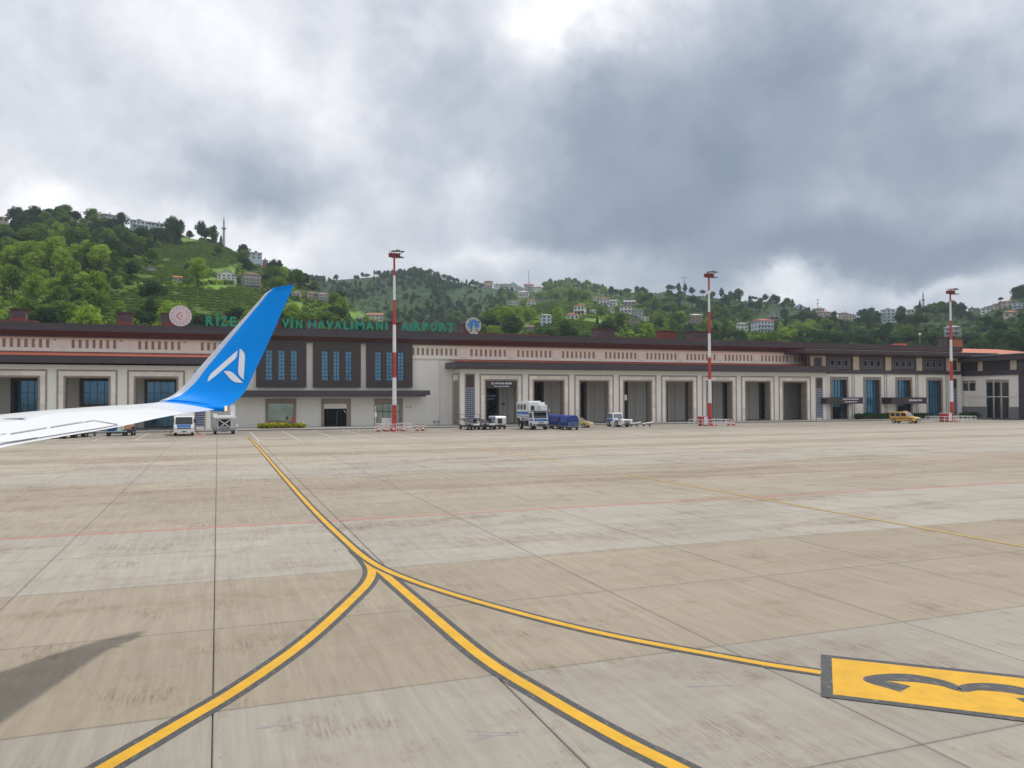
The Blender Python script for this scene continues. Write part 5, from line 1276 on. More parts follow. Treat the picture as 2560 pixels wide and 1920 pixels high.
for ch, a, b in LET:
    pt = np.interp(a, lx, lt); pb = np.interp(a, lx, lbm)
    x0 = at_Y(a, 800, YS).x; x1 = at_Y(b, 800, YS).x; zt_ = at_Y(a, pt, YS).z; zb_ = at_Y(a, pb, YS).z
    q = MB()
    if ch == '-': q.box(x0, x1, YS-.1, YS+.08, (zt_+zb_)/2-.15, (zt_+zb_)/2+.15)
    elif ch in 'İI':
        q.box(x0, x1, YS-.1, YS+.08, zb_, zt_)
        if ch == 'İ': q.box(x0, x1, YS-.1, YS+.08, zt_+.14, zt_+.42)
    else: text_box(q, ch, x0, x1, zb_, zt_, YS+.08, .18, bold=.045)
    lo = q.build('letter', 'sign_green', S_, world=True)
    q = MB()
    for xx in ((x0+.12, x1-.12) if b-a > 10 else ((x0+x1)/2,)): q.box(xx-.05, xx+.05, YS-.05, YS+.05, 14.5-0, zb_+.1); q.bar((xx, YS+.02, zb_+.3), (xx, YS+.9, 14.5), .05)
    q.build('letter_post', 'chassis', lo, world=True)
q = MB(); q.box(at_Y(514, 800, YS).x, at_Y(1136, 800, YS).x, YS-.06, YS+.06, 14.52, 14.62); q.build('base_rail', 'chassis', S_, world=True)
# pinkish round ministry emblem
c = at_Y(451.3, 789.9, YS); rad = 26*(c-EYE).dot(FW)/FPX
E1 = thing('round_emblem', 'pinkish white round emblem with red crescent motif on the left of the roof edge', 'emblem', (c.x, YS, 14.5))
def disc(mb, cx, cz, r, y0, y1, n=48, mi=0, a0=0): return mb.prism([(cx+r*math.cos(2*math.pi*k/n+a0), cz+r*math.sin(2*math.pi*k/n+a0)) for k in range(n)], 'y', y0, y1, mi)
def star(mb, cx, cz, r, y0, y1, pts=5, rot=math.pi/2, mi=0, inner=.42):
    return mb.prism([(cx+(r if k % 2 == 0 else r*inner)*math.cos(rot+math.pi*k/pts), cz+(r if k % 2 == 0 else r*inner)*math.sin(rot+math.pi*k/pts)) for k in range(2*pts)], 'y', y0, y1, mi)
q = MB(); disc(q, c.x, c.z, rad, YS-.18, YS+.12); q.build('disc', 'emblem_pink', E1, world=True)
q = MB(); disc(q, c.x, c.z, rad*.64, YS-.21, YS-.181); q.build('ring', 'emblem_rose', E1, world=True)
q = MB(); disc(q, c.x, c.z, rad*.57, YS-.24, YS-.211); q.build('inner_disc', 'emblem_pink', E1, world=True)
for k in range(16):
    a = 2*math.pi*k/16; q = MB(); star(q, c.x+rad*.81*math.cos(a), c.z+rad*.81*math.sin(a), rad*.085, YS-.2, YS-.181); q.build('star', 'emblem_star', E1, world=True) if False else q.build('star', 'w_brown', E1, world=True)
q = MB(); n = 20; pl = [(c.x+rad*.36*math.cos(t), c.z+rad*.36*math.sin(t)) for t in [R(55)+R(250)*k/n for k in range(n+1)]] + [(c.x+rad*.08+rad*.28*math.cos(t), c.z+rad*.28*math.sin(t)) for t in [R(300)-R(240)*k/n for k in range(n+1)]]
v = []; m2 = n+1
for k in range(m2): v += [(pl[k][0], YS-.262, pl[k][1]), (pl[2*m2-1-k][0], YS-.262, pl[2*m2-1-k][1])]
q.add(v, [(2*k, 2*k+1, 2*k+3, 2*k+2) for k in range(m2-1)]); star(q, c.x+rad*.10, c.z, rad*.14, YS-.27, YS-.241); q.build('crescent', 'emblem_red', E1, world=True)
q = MB()
for s in (-1, 1): q.box(c.x+s*.7-.1, c.x+s*.7+.1, YS-.1, YS+.1, 14.5, c.z-rad*.75); q.bar((c.x+s*.7, YS+.1, c.z), (c.x+s*.7, YS+1.6, 14.5), .1)
q.build('stand', 'chassis', E1, world=True)
# blue round airport authority emblem
c = at_Y(1183.6, 813.6, YS); rad = 19.9*(c-EYE).dot(FW)/FPX
E2 = thing('round_emblem', 'blue round emblem ringed with white lettering and a pale yellow control tower', 'emblem', (c.x, YS, 14.5))
q = MB(); disc(q, c.x, c.z, rad, YS-.12, YS+.1); q.build('rim', 'white_metal', E2, world=True)
q = MB(); disc(q, c.x, c.z, rad*.94, YS-.15, YS-.121); q.build('ring', 'navy', E2, world=True)
q = MB(); disc(q, c.x, c.z, rad*.69, YS-.17, YS-.151); q.build('inner_rim', 'lattice_pale', E2, world=True)
q = MB(); disc(q, c.x, c.z, rad*.65, YS-.19, YS-.171); q.build('disc', 'emblem_blue', E2, world=True)
txt = 'DEVLET HAVA MEYDANLARI İŞLETMESİ'; q = MB(); n = len(txt)
for k, ch in enumerate(txt):
    if ch == ' ': continue
    a = R(232)-R(284)*k/(n-1); v, f = text_mesh(ch, 0, .03, .02); s = rad*.26
    mw = (max(p[0] for p in v)+min(p[0] for p in v))/2
    ang = a-math.pi/2; ca, sa = math.cos(ang), math.sin(ang)
    q.add([(c.x+rad*.73*math.cos(a)+((p[0]-mw)*s*1.0)*ca-p[2]*s*sa, YS-.165+p[1]*.3, c.z+rad*.73*math.sin(a)+((p[0]-mw)*s)*sa+p[2]*s*ca) for p in v], f)
q.build('ring_lettering', 'white_metal', E2, world=True)
q = MB(); q.prism([(c.x-rad*.16, c.z-rad*.5), (c.x-rad*.2, c.z-rad*.25), (c.x, c.z+rad*.12), (c.x+rad*.2, c.z-rad*.25), (c.x+rad*.16, c.z-rad*.5)], 'y', YS-.22, YS-.191)
q.prism([(c.x-rad*.46, c.z-rad*1.02), (c.x-.12*rad, c.z-rad*.5), (c.x+.12*rad, c.z-rad*.5), (c.x+rad*.5, c.z-rad*1.02)], 'y', YS-.22, YS-.1912); q.build('tower_motif', 'emblem_lime', E2, world=True)
q = MB(); q.prism([(c.x-rad*.08, c.z-rad*1.02), (c.x, c.z-rad*.56), (c.x+rad*.08, c.z-rad*1.02)], 'y', YS-.24, YS-.2201); q.prism([(c.x-rad*.1, c.z-rad*.3), (c.x, c.z-.05*rad), (c.x+rad*.1, c.z-rad*.3), (c.x, c.z-rad*.42)], 'y', YS-.24, YS-.2201); q.build('runway_motif', 'w_stone', E2, world=True)
q = MB(); q.prism([(c.x+rad*.22, c.z-rad*.5), (c.x+rad*.5, c.z-rad*.14), (c.x+rad*.54, c.z-rad*.2), (c.x+rad*.32, c.z-rad*.58)], 'y', YS-.215, YS-.191)
q.prism([(c.x-rad*.42, c.z+rad*.18), (c.x, c.z+rad*.24), (c.x+rad*.42, c.z+rad*.18), (c.x, c.z+rad*.30)], 'y', YS-.215, YS-.191); q.prism([(c.x-rad*.03, c.z+rad*.12), (c.x+rad*.03, c.z+rad*.12), (c.x+rad*.02, c.z+rad*.42), (c.x-rad*.02, c.z+rad*.42)], 'y', YS-.218, YS-.191); q.build('aeroplane_motif', 'lattice_pale', E2, world=True)
q = MB(); q.box(c.x-rad*.5, c.x+rad*.55, YS-.3, YS+.3, 14.5, c.z-rad*.97); q.bar((c.x, YS+.1, c.z), (c.x, YS+1.5, 14.5), .1); q.build('stand', 'steel', E2, world=True)
# lamp post and lightning rods on the roof
p = at_Y(2300, 867, 128); h = at_Y(2300, 838, 128).z
o = thing('roof_lamp', 'thin lamp post with white globe standing on the right roof', 'lamp post', (p.x, 128, 14.6))
q = MB(); q.cyl((p.x, 128, 14.6), (p.x, 128, h), .07, .05, 8); q.build('post', 'slot_gold', o, world=True)
q = MB(); q.ico((p.x, 128, h+.2), .26, 2); q.build('globe', 'lamp_glass', o, world=True, smooth=True)
mat['mast_head_red'] = M('backlit_red_paint', (.26, .035, .035), .55, .2, 1.5)  # darker copy of the mast red; backlit look put into the colour
mat['glass_screen'] = M('windscreen_glass', (.20, .24, .28), .08, .2, 1, metal=.5)
# ------------------------------------------------------------------ floodlight masts, their barriers, cabinets and cones
def mast(px, pyb, Yb, ztop, label):
    b = at_Y(px, pyb, Yb); o = thing('floodlight_mast', label, 'floodlight mast', (b.x, Yb, 0), 0, 'red and white floodlight masts on the apron')
    h = ztop-.9; n = 7; r0, r1 = .31, .135
    cuts = [0, 3.45, 7.1, 10.45, 14.15, 17.45, 21.1-.35, h]
    for k in range(n):
        z0, z1 = cuts[k], cuts[k+1]; ra, rb_ = r0+(r1-r0)*z0/h, r0+(r1-r0)*z1/h
        q = MB(); q.cyl((0, 0, z0), (0, 0, z1), ra, rb_, 16); q.build('mast_band', 'red_paint' if k % 2 == 0 else 'mast_white', o, smooth=False)
    q = MB(); q.box(-.8, .8, -.8, .8, -.02, .12); q.cyl((0, 0, .12), (0, 0, .35), .52, .42, 16); q.build('base_plate', 'red_paint', o)
    hd = lambda mb: [setattr(mb, 'v', [(p[0]*.78, p[1]*.78, h+.05+(p[2]-h)*.85) for p in mb.v]), mb][1]
    q = MB(); q.box(-.75, .95, -.5, .5, h-.05, h+.08); q.box(-.95, -.62, -.3, .3, h-.02, h+.55); q.box(-.5, .9, -.42, -.34, h+.08, h+.5); q.box(-.5, .9, .34, .42, h+.08, h+.5)
    for x in (-.5, -.1, .35, .8): q.box(x-.05, x+.05, -.5, .5, h+.08, h+.62)
    q.box(-.3, .45, -.3, .3, h+.08, h+.5); q.bar((-.8, 0, h+.45), (.9, 0, h+.5), .10); q.bar((.9, -.1, h+.3), (1.35, -.3, h+.72), .07); q.bar((.9, .1, h+.3), (1.3, -.2, h-.05), .07)
    hd(q).build('head_frame', 'mast_head_red', o)
    for (x, y, z) in ((-.25, -.35, h+.80), (.45, -.45, h+.82), (1.2, -.5, h+.80), (.35, -.9, h+.86), (-.1, -.5, h-.20), (.5, -.6, h-.20), (1.15, -.55, h-.14)):
        l = MB(); l.prism([(x-.31, z-.06), (x+.31, z-.06), (x+.36, z+.02), (x+.22, z+.08), (x-.22, z+.08), (x-.36, z+.02)], 'y', y-.42, y+.30); lo = hd(l).build('floodlight', 'chassis', o)
        l = MB(); l.box(x-.27, x+.27, y-.36, y+.24, z-.085, z-.061); hd(l).build('lens', 'lamp_glass', lo)
    q = MB(); q.cyl((-.78, 0, h+.55), (-.78, 0, h+.95), .05, .05, 6); q.cyl((-.78, 0, h+.95), (-.78, 0, h+1.15), .11, .09, 10); hd(q).build('obstruction_lamp', 'white_metal', o)
    q = MB(); q.cyl((.32, .1, h-4.0), (.32, .1, h-2.4), .03, .03, 5); q.build('rod', 'chassis', o)
    return b.x, Yb
def barrier(x0, x1, y0, y1, label, gap=None, h=.95):
    o = thing('barrier_fence', label, 'fence', ((x0+x1)/2, (y0+y1)/2, 0), 0, 'white pipe barriers around the masts')
    def side(ax, ay, bx_, by_):
        L_ = math.hypot(bx_-ax, by_-ay); n = max(2, int(L_/.95)); 
        for k in range(n):
            x, y = ax+(bx_-ax)*k/n, ay+(by_-ay)*k/n; q = MB(); q.cyl((x, y, 0), (x, y, h), .05, n=6); q.build('post', 'white_metal', o, world=True)
        for z in (h, h*.5):
            q = MB(); q.bar((ax, ay, z), (bx_, by_, z), .08); q.build('rail', 'white_metal', o, world=True)
    side(x0, y0, x1, y0); side(x1, y0, x1, y1); side(x1, y1, x0, y1); side(x0, y1, x0, y0); return o
def cabinet(x, y, w, h, label, mats=('white_metal', 'white_metal')):
    o = thing('electric_cabinet', label, 'cabinet', (x, y, 0), 0, 'electric cabinets beside the masts')
    q = MB(); q.box(-w/2, w/2, -.35, .35, .1, h-.08); q.build('body', mats[0], o)
    q = MB(); q.box(-w/2-.07, w/2+.07, -.42, .42, h-.08, h); q.build('top', 'white_metal', o)
    for s in (-1, 1):
        q = MB(); q.box(s*w/4-w/4+.03, s*w/4+w/4-.03, -.38, -.351, .15, h-.14); q.build('door', mats[1] if s > 0 else mats[0], o)
    q = MB(); q.box(-w/2+.04, w/2-.04, -.32, .32, 0, .1); q.build('plinth', 'chassis', o)
_cone = None
def cone(x, y, label, group):
    global _cone
    if _cone is None:
        o = thing('traffic_cone', label, 'traffic cone', (x, y, 0), 0, group)
        q = MB(); q.box(-.26, .26, -.26, .26, 0, .05); q.build('base', 'tyre', o)
        for z0, z1, m_ in ((.05, .28, 'cone'), (.28, .46, 'white_metal'), (.46, .62, 'cone'), (.62, .76, 'white_metal'), (.76, .95, 'cone')):
            q = MB(); q.cyl((0, 0, z0), (0, 0, z1), .20-.16*(z0-.05)/.9, .20-.16*(z1-.05)/.9, 12); q.build('sleeve', m_, o)
        _cone = o; return o
    return copy_tree(_cone, None, (x, y, 0), rng.random()*3, label, group)
x, y = mast(986, 1076, 105, 24.1, 'nearest red and white floodlight mast, in front of the dark window panels'); m1 = x
barrier(x-2.15, x+2.0, y-1.7, y+1.7, 'white barrier around the foot of the nearest mast, ringed by cones')
cabinet(x-.85, y+.9, 1.25, 1.65, 'pale double door cabinet behind the foot of the nearest mast')
for dx_, lab in ((-2.5, 'traffic cone at the left end of the nearest mast barrier'), (-1.5, 'traffic cone inside the left half of the nearest mast barrier'), (-.55, 'traffic cone touching the left of the nearest mast foot'), (.75, 'traffic cone touching the right of the nearest mast foot'), (2.65, 'first traffic cone right of the nearest mast barrier'), (3.4, 'outermost traffic cone right of the nearest mast barrier')):
    cone(x+dx_, y-1.95, lab, 'traffic cones around the nearest mast')
x, y = mast(1775, 1064.6, 104, 23.7, 'middle red and white floodlight mast, in front of the right arcade')
barrier(x-2.5, x+2.6, y-1.8, y+1.8, 'white barrier around the foot of the middle mast')
cabinet(x-1.45, y-.2, 1.3, 1.5, 'red and white cabinet left of the middle mast', ('red_paint', 'white_metal'))
for dx_, dy_ in ((2.95, -.6), (3.3, -1.2), (3.75, -.8)): cone(x+dx_, y+dy_, 'traffic cone in the cluster right of the middle mast barrier', 'traffic cones right of the middle mast')
x, y = mast(2380, 1056.5, 102.5, 23.0, 'farthest red and white floodlight mast, in front of the tall blue windows')
barrier(x-4.0, x+3.2, y-2.0, y+1.8, 'white barrier around the foot of the farthest mast')
cabinet(x-1.5, y-.3, 1.5, 1.55, 'red cabinet with white door left of the farthest mast', ('red_paint', 'white_metal'))
cabinet(x-.6, y+1.0, 1.5, 1.5, 'red cabinet partly behind the farthest mast', ('red_paint', 'red_paint'))
# sign pole by the glass door
p = at_Y(939, 1072, 112); o = thing('signpost', 'thin pole with a small white plate in front of the glass door', 'sign', (p.x, 112, .0))
q = MB(); q.cyl((0, 0, 0), (0, 0, 3.1), .04, n=8); q.build('post', 'white_metal', o); q = MB(); q.box(-.17, .17, -.05, -.03, 1.75, 2.35); q.build('plate', 'white_metal', o); q = MB(); q.box(-.07, .07, -.07, .07, 3.0, 3.25); q.build('lamp', 'lamp_glass', o)
# ------------------------------------------------------------------ ground vehicles (local frame: +X forward, Z up)
def wheel(par, x, y, r=.38, w=.24, name='wheel'):
    q = MB(); q.cyl((x, y-w/2, r), (x, y+w/2, r), r, n=18); o = q.build(name, 'tyre', par, smooth=False)
    q = MB(); q.cyl((x, y-w/2-.012, r), (x, y+w/2+.012, r), r*.56, n=14); q.cyl((x, y-w/2-.03, r), (x, y+w/2+.03, r), r*.2, n=8); q.build('rim', 'rim', o); return o
def lights(par, pts, m_='lamp_glass', s=(.05, .28, .18), name='headlight'):
    for p in pts:
        q = MB(); q.box(p[0]-s[0]/2, p[0]+s[0]/2, p[1]-s[1]/2, p[1]+s[1]/2, p[2]-s[2]/2, p[2]+s[2]/2); q.build(name, m_, par)
def GP(px, py): p = at_ground(px, py); return (p.x, p.y, 0)
def pane(par, pts, m_='glass_dark', name='window', th=.02):
    """flat quad glazing with a little thickness"""
    P = [Vector(p) for p in pts]; n = (P[1]-P[0]).cross(P[2]-P[0]).normalized()*th; q = MB()
    q.add([p for p in P]+[p+n for p in P], [(0, 1, 2, 3), (7, 6, 5, 4)]+[(k, (k+1) % 4, 4+(k+1) % 4, 4+k) for k in range(4)]); return q.build(name, m_, par)
# --- high lift truck
p = GP(1333, 1072.8); o = thing('lift_truck', 'tall white high-lift truck with blue stripe and raised cabin box, front towards us', 'truck', p, R(-90))
q = MB(); q.box(-3.0, 2.6, -.42, .42, .55, .85); q.box(-2.9, -.2, -1.1, 1.1, .85, 1.12); q.build('chassis', 'chassis', o)
for x_ in (-2.0, 1.95):
    for s in (-1, 1): wheel(o, x_, s*.98, .46, .30)
q = MB(); q.prism([(1.0, .55), (2.85, .55), (2.9, 1.25), (2.72, 1.55), (2.35, 2.42), (1.1, 2.48), (1.0, 2.4)], 'y', -1.08, 1.08); q.build('cab', 'white_paint', o, bevel=.05)
q = MB(); q.add([(2.735, -.98, 1.55), (2.735, .98, 1.55), (2.40, .92, 2.34), (2.40, -.92, 2.34)], [(0, 1, 2, 3)]); q.build('windscreen', 'glass_dark', o)
q = MB(); q.box(2.84, 2.93, -1.0, 1.0, 1.16, 1.45); q.build('blue_band', 'blue_paint', o)
q = MB(); q.box(2.86, 2.98, -1.1, 1.1, .45, .78); q.build('bumper', 'chassis', o)
lights(o, [(2.9, -.78, .98), (2.9, .78, .98)], s=(.12, .34, .22)); lights(o, [(2.97, -.8, .62), (2.97, .8, .62)], s=(.06, .2, .12), name='fog_lamp')
q = MB(); q.box(2.88, 2.92, -.35, .35, .88, 1.05); q.build('grille', 'grey_metal', o)
for s in (-1, 1):
    pane(o, [(1.3, s*1.085, 1.6), (2.3, s*1.085, 1.6), (2.15, s*1.085, 2.3), (1.3, s*1.085, 2.3)]); q = MB(); q.box(2.3, 2.5, s*1.12-.06, s*1.12+.1*s, 1.75, 2.15); q.build('mirror', 'chassis', o)
    q = MB(); q.box(1.35, 2.6, s*1.083-.01, s*1.083+.012, 1.2, 1.45); q.build('door_stripe', 'blue_paint', o)
q = MB(); q.box(-3.3, 1.35, -1.2, 1.2, 1.62, 3.72); bxo = q.build('lift_box', 'white_paint', o, bevel=.04)
q = MB(); q.box(-3.32, 1.37, -1.225, -1.2001, 2.05, 2.42); q.box(-3.32, 1.37, 1.2001, 1.225, 2.05, 2.42); q.box(-3.32, 1.37, -1.222, -1.2001, 1.75, 1.86); q.build('blue_stripe', 'blue_paint', bxo)
for s in (-1, 1):
    for k in range(3): q = MB(); q.box(-2.9+1.2*k, -2.15+1.2*k, s*1.21-.015, s*1.21+.015, 2.72, 3.42); q.build('window', 'glass_dark', bxo)
for y_ in (-.62, .55): q = MB(); q.box(1.352, 1.38, y_-.26, y_+.26, 2.35, 3.25); q.build('front_window', 'glass_dark', bxo)
q = MB(); q.box(1.351, 1.40, -.06, .0, 1.65, 3.7); q.box(1.351, 1.39, 1.1, 1.18, 1.65, 3.7); q.build('door_frame', 'white_metal', bxo)
q = MB(); q.box(-2.6, .6, -.9, .9, 3.722, 3.9); q.build('roof_unit', 'white_paint', bxo, bevel=.06)
q = MB(); q.box(1.36, 2.2, .3, 1.2, 2.5, 3.35); q.build('side_pod', 'white_paint', bxo, bevel=.03)
q = MB(); q.box(1.2, 3.2, -.95, 1.2, 2.52, 2.66); q.bar((1.3, -.9, 2.66), (1.3, -.9, 3.2), .05); q.bar((3.1, 1.15, 2.5), (3.1, 1.15, 2.9), .05); q.build('front_platform', 'steel', o)
for s in (-1, 1):
    q = MB(); q.bar((-2.4, s*.8, 1.15), (.3, s*.8, 1.6), .1); q.bar((-2.4, s*.8, 1.6), (.3, s*.8, 1.15), .1); q.build('scissor_arm', 'grey_metal', o)
q = MB(); q.box(-3.1, -2.3, -1.2, -1.05, .5, 1.5); q.box(-.4, .4, -1.15, -.7, .5, 1.1); q.build('side_locker', 'chassis', o)
# --- minibus style truck under the wing
p = GP(460, 1087.5); o = thing('service_truck', 'white forward-control truck facing us under the wing, blue panel below the windscreen', 'truck', p, R(-88))
q = MB(); q.prism([(1.0, .42), (3.0, .42), (3.08, 1.05), (2.95, 1.35), (2.62, 2.25), (1.0, 2.35)], 'y', -1.08, 1.08); q.build('cab', 'white_paint', o, bevel=.06)
q = MB(); q.add([(2.965, -.94, 1.36), (2.965, .94, 1.36), (2.66, .88, 2.2), (2.66, -.88, 2.2)], [(0, 1, 2, 3)]); q.build('windscreen', 'glass_dark', o)
q = MB(); q.add([(3.09, -.72, 1.02), (3.09, .72, 1.02), (2.985, .78, 1.32), (2.985, -.78, 1.32)], [(0, 1, 2, 3)]); q.build('blue_panel', 'blue_paint', o)
q = MB(); q.box(3.05, 3.12, -.75, .75, .84, .95); q.build('grille', 'chassis', o); lights(o, [(3.07, -.88, .88), (3.07, .88, .88)], s=(.1, .3, .2))
q = MB(); q.box(2.98, 3.16, -1.1, 1.1, .42, .66); q.build('bumper', 'white_metal', o)
q = MB(); q.box(3.161, 3.17, -.26, .26, .46, .58); q.build('number_plate', 'chassis', o)
q = MB(); q.box(-3.2, .9, -1.15, 1.15, .8, 2.55); q.build('cargo_body', 'white_paint', o, bevel=.04)
for x_ in (-2.2, 2.1):
    for s in (-1, 1): wheel(o, x_, s*.92, .40, .26)
q = MB(); q.box(-3.1, 2.6, -.4, .4, .4, .62); q.build('chassis', 'chassis', o)
for s in (-1, 1):
    pane(o, [(1.3, s*1.09, 1.4), (2.6, s*1.09, 1.4), (2.4, s*1.09, 2.1), (1.3, s*1.09, 2.1)]); q = MB(); q.box(2.7, 2.85, s*1.18-.1, s*1.18+.1, 1.5, 2.0); q.build('mirror', 'chassis', o)
    q = MB(); q.bar((.2, s*1.15, 1.0), (.2, s*1.6, .08), .11); q.box(.05, .35, s*1.75-.15, s*1.75+.15, 0, .08); q.build('stabiliser_leg', 'brown_stone', o)
# --- scissor lift trailer
p = GP(560, 1084.8); o = thing('scissor_lift', 'grey wheeled scissor lift with an X frame and white platform, right of the white truck', 'lift', p, R(-86))
q = MB(); q.box(-1.4, 1.3, -1.25, 1.25, .42, .72); q.box(1.25, 1.55, -1.2, 1.2, .5, .62); q.box(1.0, 1.3, -.45, .3, .3, 1.0); q.build('base', 'grey_metal', o)
for x_ in (-.9, .9):
    for s in (-1, 1): wheel(o, x_, s*1.05, .28, .22)
for x_ in (-.9, .95):
    q = MB(); q.bar((x_, -.75, .75), (x_, .75, 1.85), .12); q.bar((x_, .75, .75), (x_, -.75, 1.85), .12); q.build('scissor_arm', 'white_metal', o)
q = MB()
for x_ in (-.95, 1.0):
    for s in (-1, 1): q.bar((x_, s*.8, .7), (x_, s*.8, 1.95), .1)
    q.bar((x_, -.8, 1.9), (x_, .8, 1.9), .1)
q.build('lift_frame', 'white_metal', o); q = MB(); q.box(-.6, .6, -.72, .72, .8, 1.8); q.build('bellows', 'chassis', o)
q = MB(); q.box(-1.4, 1.5, -1.22, 1.3, 1.95, 2.15); q.box(-1.2, 1.1, -.8, .8, 2.15, 2.3); q.build('platform', 'white_paint', o)
q = MB(); q.box(-.8, .2, .78, 1.28, 2.15, 3.55); q.box(-.8, .2, -1.3, -.8, 2.15, 2.5); q.build('control_box', 'white_metal', o)
q = MB(); q.bar((1.2, 1.2, .5), (1.2, 1.55, .05), .1); q.ico((1.2, 1.4, 1.0), (.12, .12, .3), 1); q.build('outrigger', 'white_metal', o)
# --- conveyor belt loaders
p = GP(1174, 1073.6); o = thing('belt_loader', 'dark conveyor belt loader with its boom raised, left one of the pair', 'belt loader', p, R(-88), 'belt loaders parked in front of the lattice pilaster')
q = MB(); q.box(-2.3, 2.2, -.6, .6, .40, .52); q.box(1.3, 2.2, -.7, .7, .40, .80); q.build('chassis', 'chassis', o)
for x_ in (-1.6, 1.5):
    for s in (-1, 1): wheel(o, x_, s*.8, .33, .22)
q = MB(); 
for s in (-1, 1): q.bar((-2.9, s*.42, 1.42), (2.7, s*.42, .72), .08, .20)
q.build('boom_rail', 'grey_metal', o); q = MB(); q.bar((-2.85, 0, 1.45), (2.65, 0, .75), .74, .10); q.build('belt', 'tyre', o)
q = MB(); q.cyl((-2.9, -.45, 1.42), (-2.9, .45, 1.42), .13, n=10); q.cyl((2.7, -.45, .72), (2.7, .45, .72), .13, n=10); q.build('roller', 'rim', o)
q = MB(); q.bar((-1.2, 0, .6), (-.8, 0, 1.1), .14); q.bar((-1.6, .3, .6), (-2.2, .3, 1.3), .1); q.build('lift_ram', 'steel', o)
q = MB(); q.bar((-2.6, -.55, 1.4), (-2.6, -.55, 2.15), .04); q.bar((-.4, -.55, 1.1), (-.4, -.55, 2.0), .04); q.bar((-2.6, -.55, 2.15), (-.4, -.55, 2.0), .04); q.build('handrail', 'chassis', o)
q = MB(); q.box(.7, 1.3, .35, .75, .95, 1.05); q.box(.6, .72, .35, .75, 1.0, 1.55); q.build('seat', 'tyre', o); q = MB(); q.bar((1.6, .55, .95), (1.4, .55, 1.5), .05); q.cyl((1.38, .55, 1.5), (1.42, .55, 1.53), .2, n=12); q.build('steering_wheel', 'chassis', o)
lights(o, [(2.25, -.5, .8), (2.25, .5, .8)], s=(.08, .18, .14))
p2 = GP(1211, 1073.2); copy_tree(o, None, p2, R(-86), 'dark conveyor belt loader with its boom raised, right one of the pair')
# --- ground power unit
p = GP(1243, 1072.0); o = thing('ground_power_unit', 'white generator trailer with blue end panel, left of the high-lift truck', 'generator', p, R(-88))
q = MB(); q.prism([(-1.45, .55), (1.4, .55), (1.5, .75), (1.5, 1.55), (1.3, 1.8), (-1.25, 1.8), (-1.45, 1.6)], 'y', -.8, .8); q.build('housing', 'white_paint', o, bevel=.07)
q = MB(); q.box(-1.44, 1.3, -.815, -.801, 1.25, 1.62); q.build('side_band', 'blue_paint', o); q = MB(); q.box(-.9, .9, -.82, -.801, .75, 1.15); q.build('side_grille', 'grey_metal', o)
q = MB(); q.box(1.501, 1.52, -.5, .15, .8, 1.5); q.build('end_grille', 'chassis', o); q = MB(); q.box(-1.3, 1.3, -.7, .7, .36, .55); q.bar((1.3, 0, .42), (2.3, 0, .3), .09); q.build('chassis', 'chassis', o)
q = MB(); q.bar((2.2, -.25, .3), (2.0, -.25, 1.45), .07); q.build('tow_handle', 'chassis', o)
for x_ in (-.9, .95):
    for s in (-1, 1): wheel(o, x_, s*.72, .28, .2)
q = MB(); q.cyl((-.6, 0, 1.8), (-.6, 0, 2.05), .09, n=10); q.build('exhaust', 'chassis', o)
# --- baggage carts with blue tarpaulins
def cart_proto(label, loc, rz):
    o = thing('baggage_cart', label, 'baggage cart', loc, rz, 'blue covered baggage carts in a train')
    q = MB(); q.box(-1.55, 1.55, -.78, .78, .42, .54); q.build('deck', 'grey_metal', o)
    q = MB(); pr = [(-.78, .545), (.78, .545), (.78, 1.55), (.55, 1.86), (.2, 1.97), (-.2, 1.97), (-.55, 1.86), (-.78, 1.55)]
    q.prism(pr, 'x', -1.5, 1.35)
    q.build('tarpaulin', 'navy_tarp', o, bevel=.05)
    q = MB(); q.add([(-1.3, -.80, 1.0), (.9, -.80, 1.05), (.9, -.80, 1.5), (-1.3, -.80, 1.52), (-1.3, -.785, 1.0), (.9, -.785, 1.05), (.9, -.785, 1.5), (-1.3, -.785, 1.52)], [(0, 1, 2, 3), (7, 6, 5, 4), (0, 4, 5, 1), (1, 5, 6, 2), (2, 6, 7, 3), (3, 7, 4, 0)]); q.build('curtain_flap', 'tarp_light', o)
    q = MB(); frame_xz(q, -.0, .0, .0, .0, 0, 0, 0) if False else None
    q.box(1.40, 1.46, -.74, -.68, .54, 1.0); q.box(1.40, 1.46, .68, .74, .54, 1.0); q.box(1.40, 1.46, -.68, .68, .92, 1.0); q.box(1.40, 1.46, -.68, .68, .70, .76); q.build('end_rail', 'rail_green', o)
    for x_ in (-1.05, 1.05):
        for s in (-1, 1): wheel(o, x_, s*.6, .24, .16)
    q = MB(); q.box(-1.4, 1.4, -.3, .3, .3, .42); q.bar((1.5, 0, .35), (2.3, 0, .3), .07); q.build('drawbar', 'chassis', o); return o
mat['tarp_light'] = M('worn_blue_tarpaulin', (.075, .13, .38), .5, .25, 2); mat['rail_green'] = M('pale_green_rail', (.22, .38, .40), .5, .1)
cl_ = GP(1424, 1074.3)
c0 = cart_proto('front cart of the blue train, its curved tarpaulin and pale green end rail facing us', cl_, R(-91))
copy_tree(c0, None, (cl_[0]+.15, cl_[1]+3.6, 0), R(-88), 'middle cart of the blue covered baggage train')
copy_tree(c0, None, (cl_[0]+.3, cl_[1]+7.2, 0), R(-86), 'rear cart of the blue covered baggage train, half behind the high-lift truck')
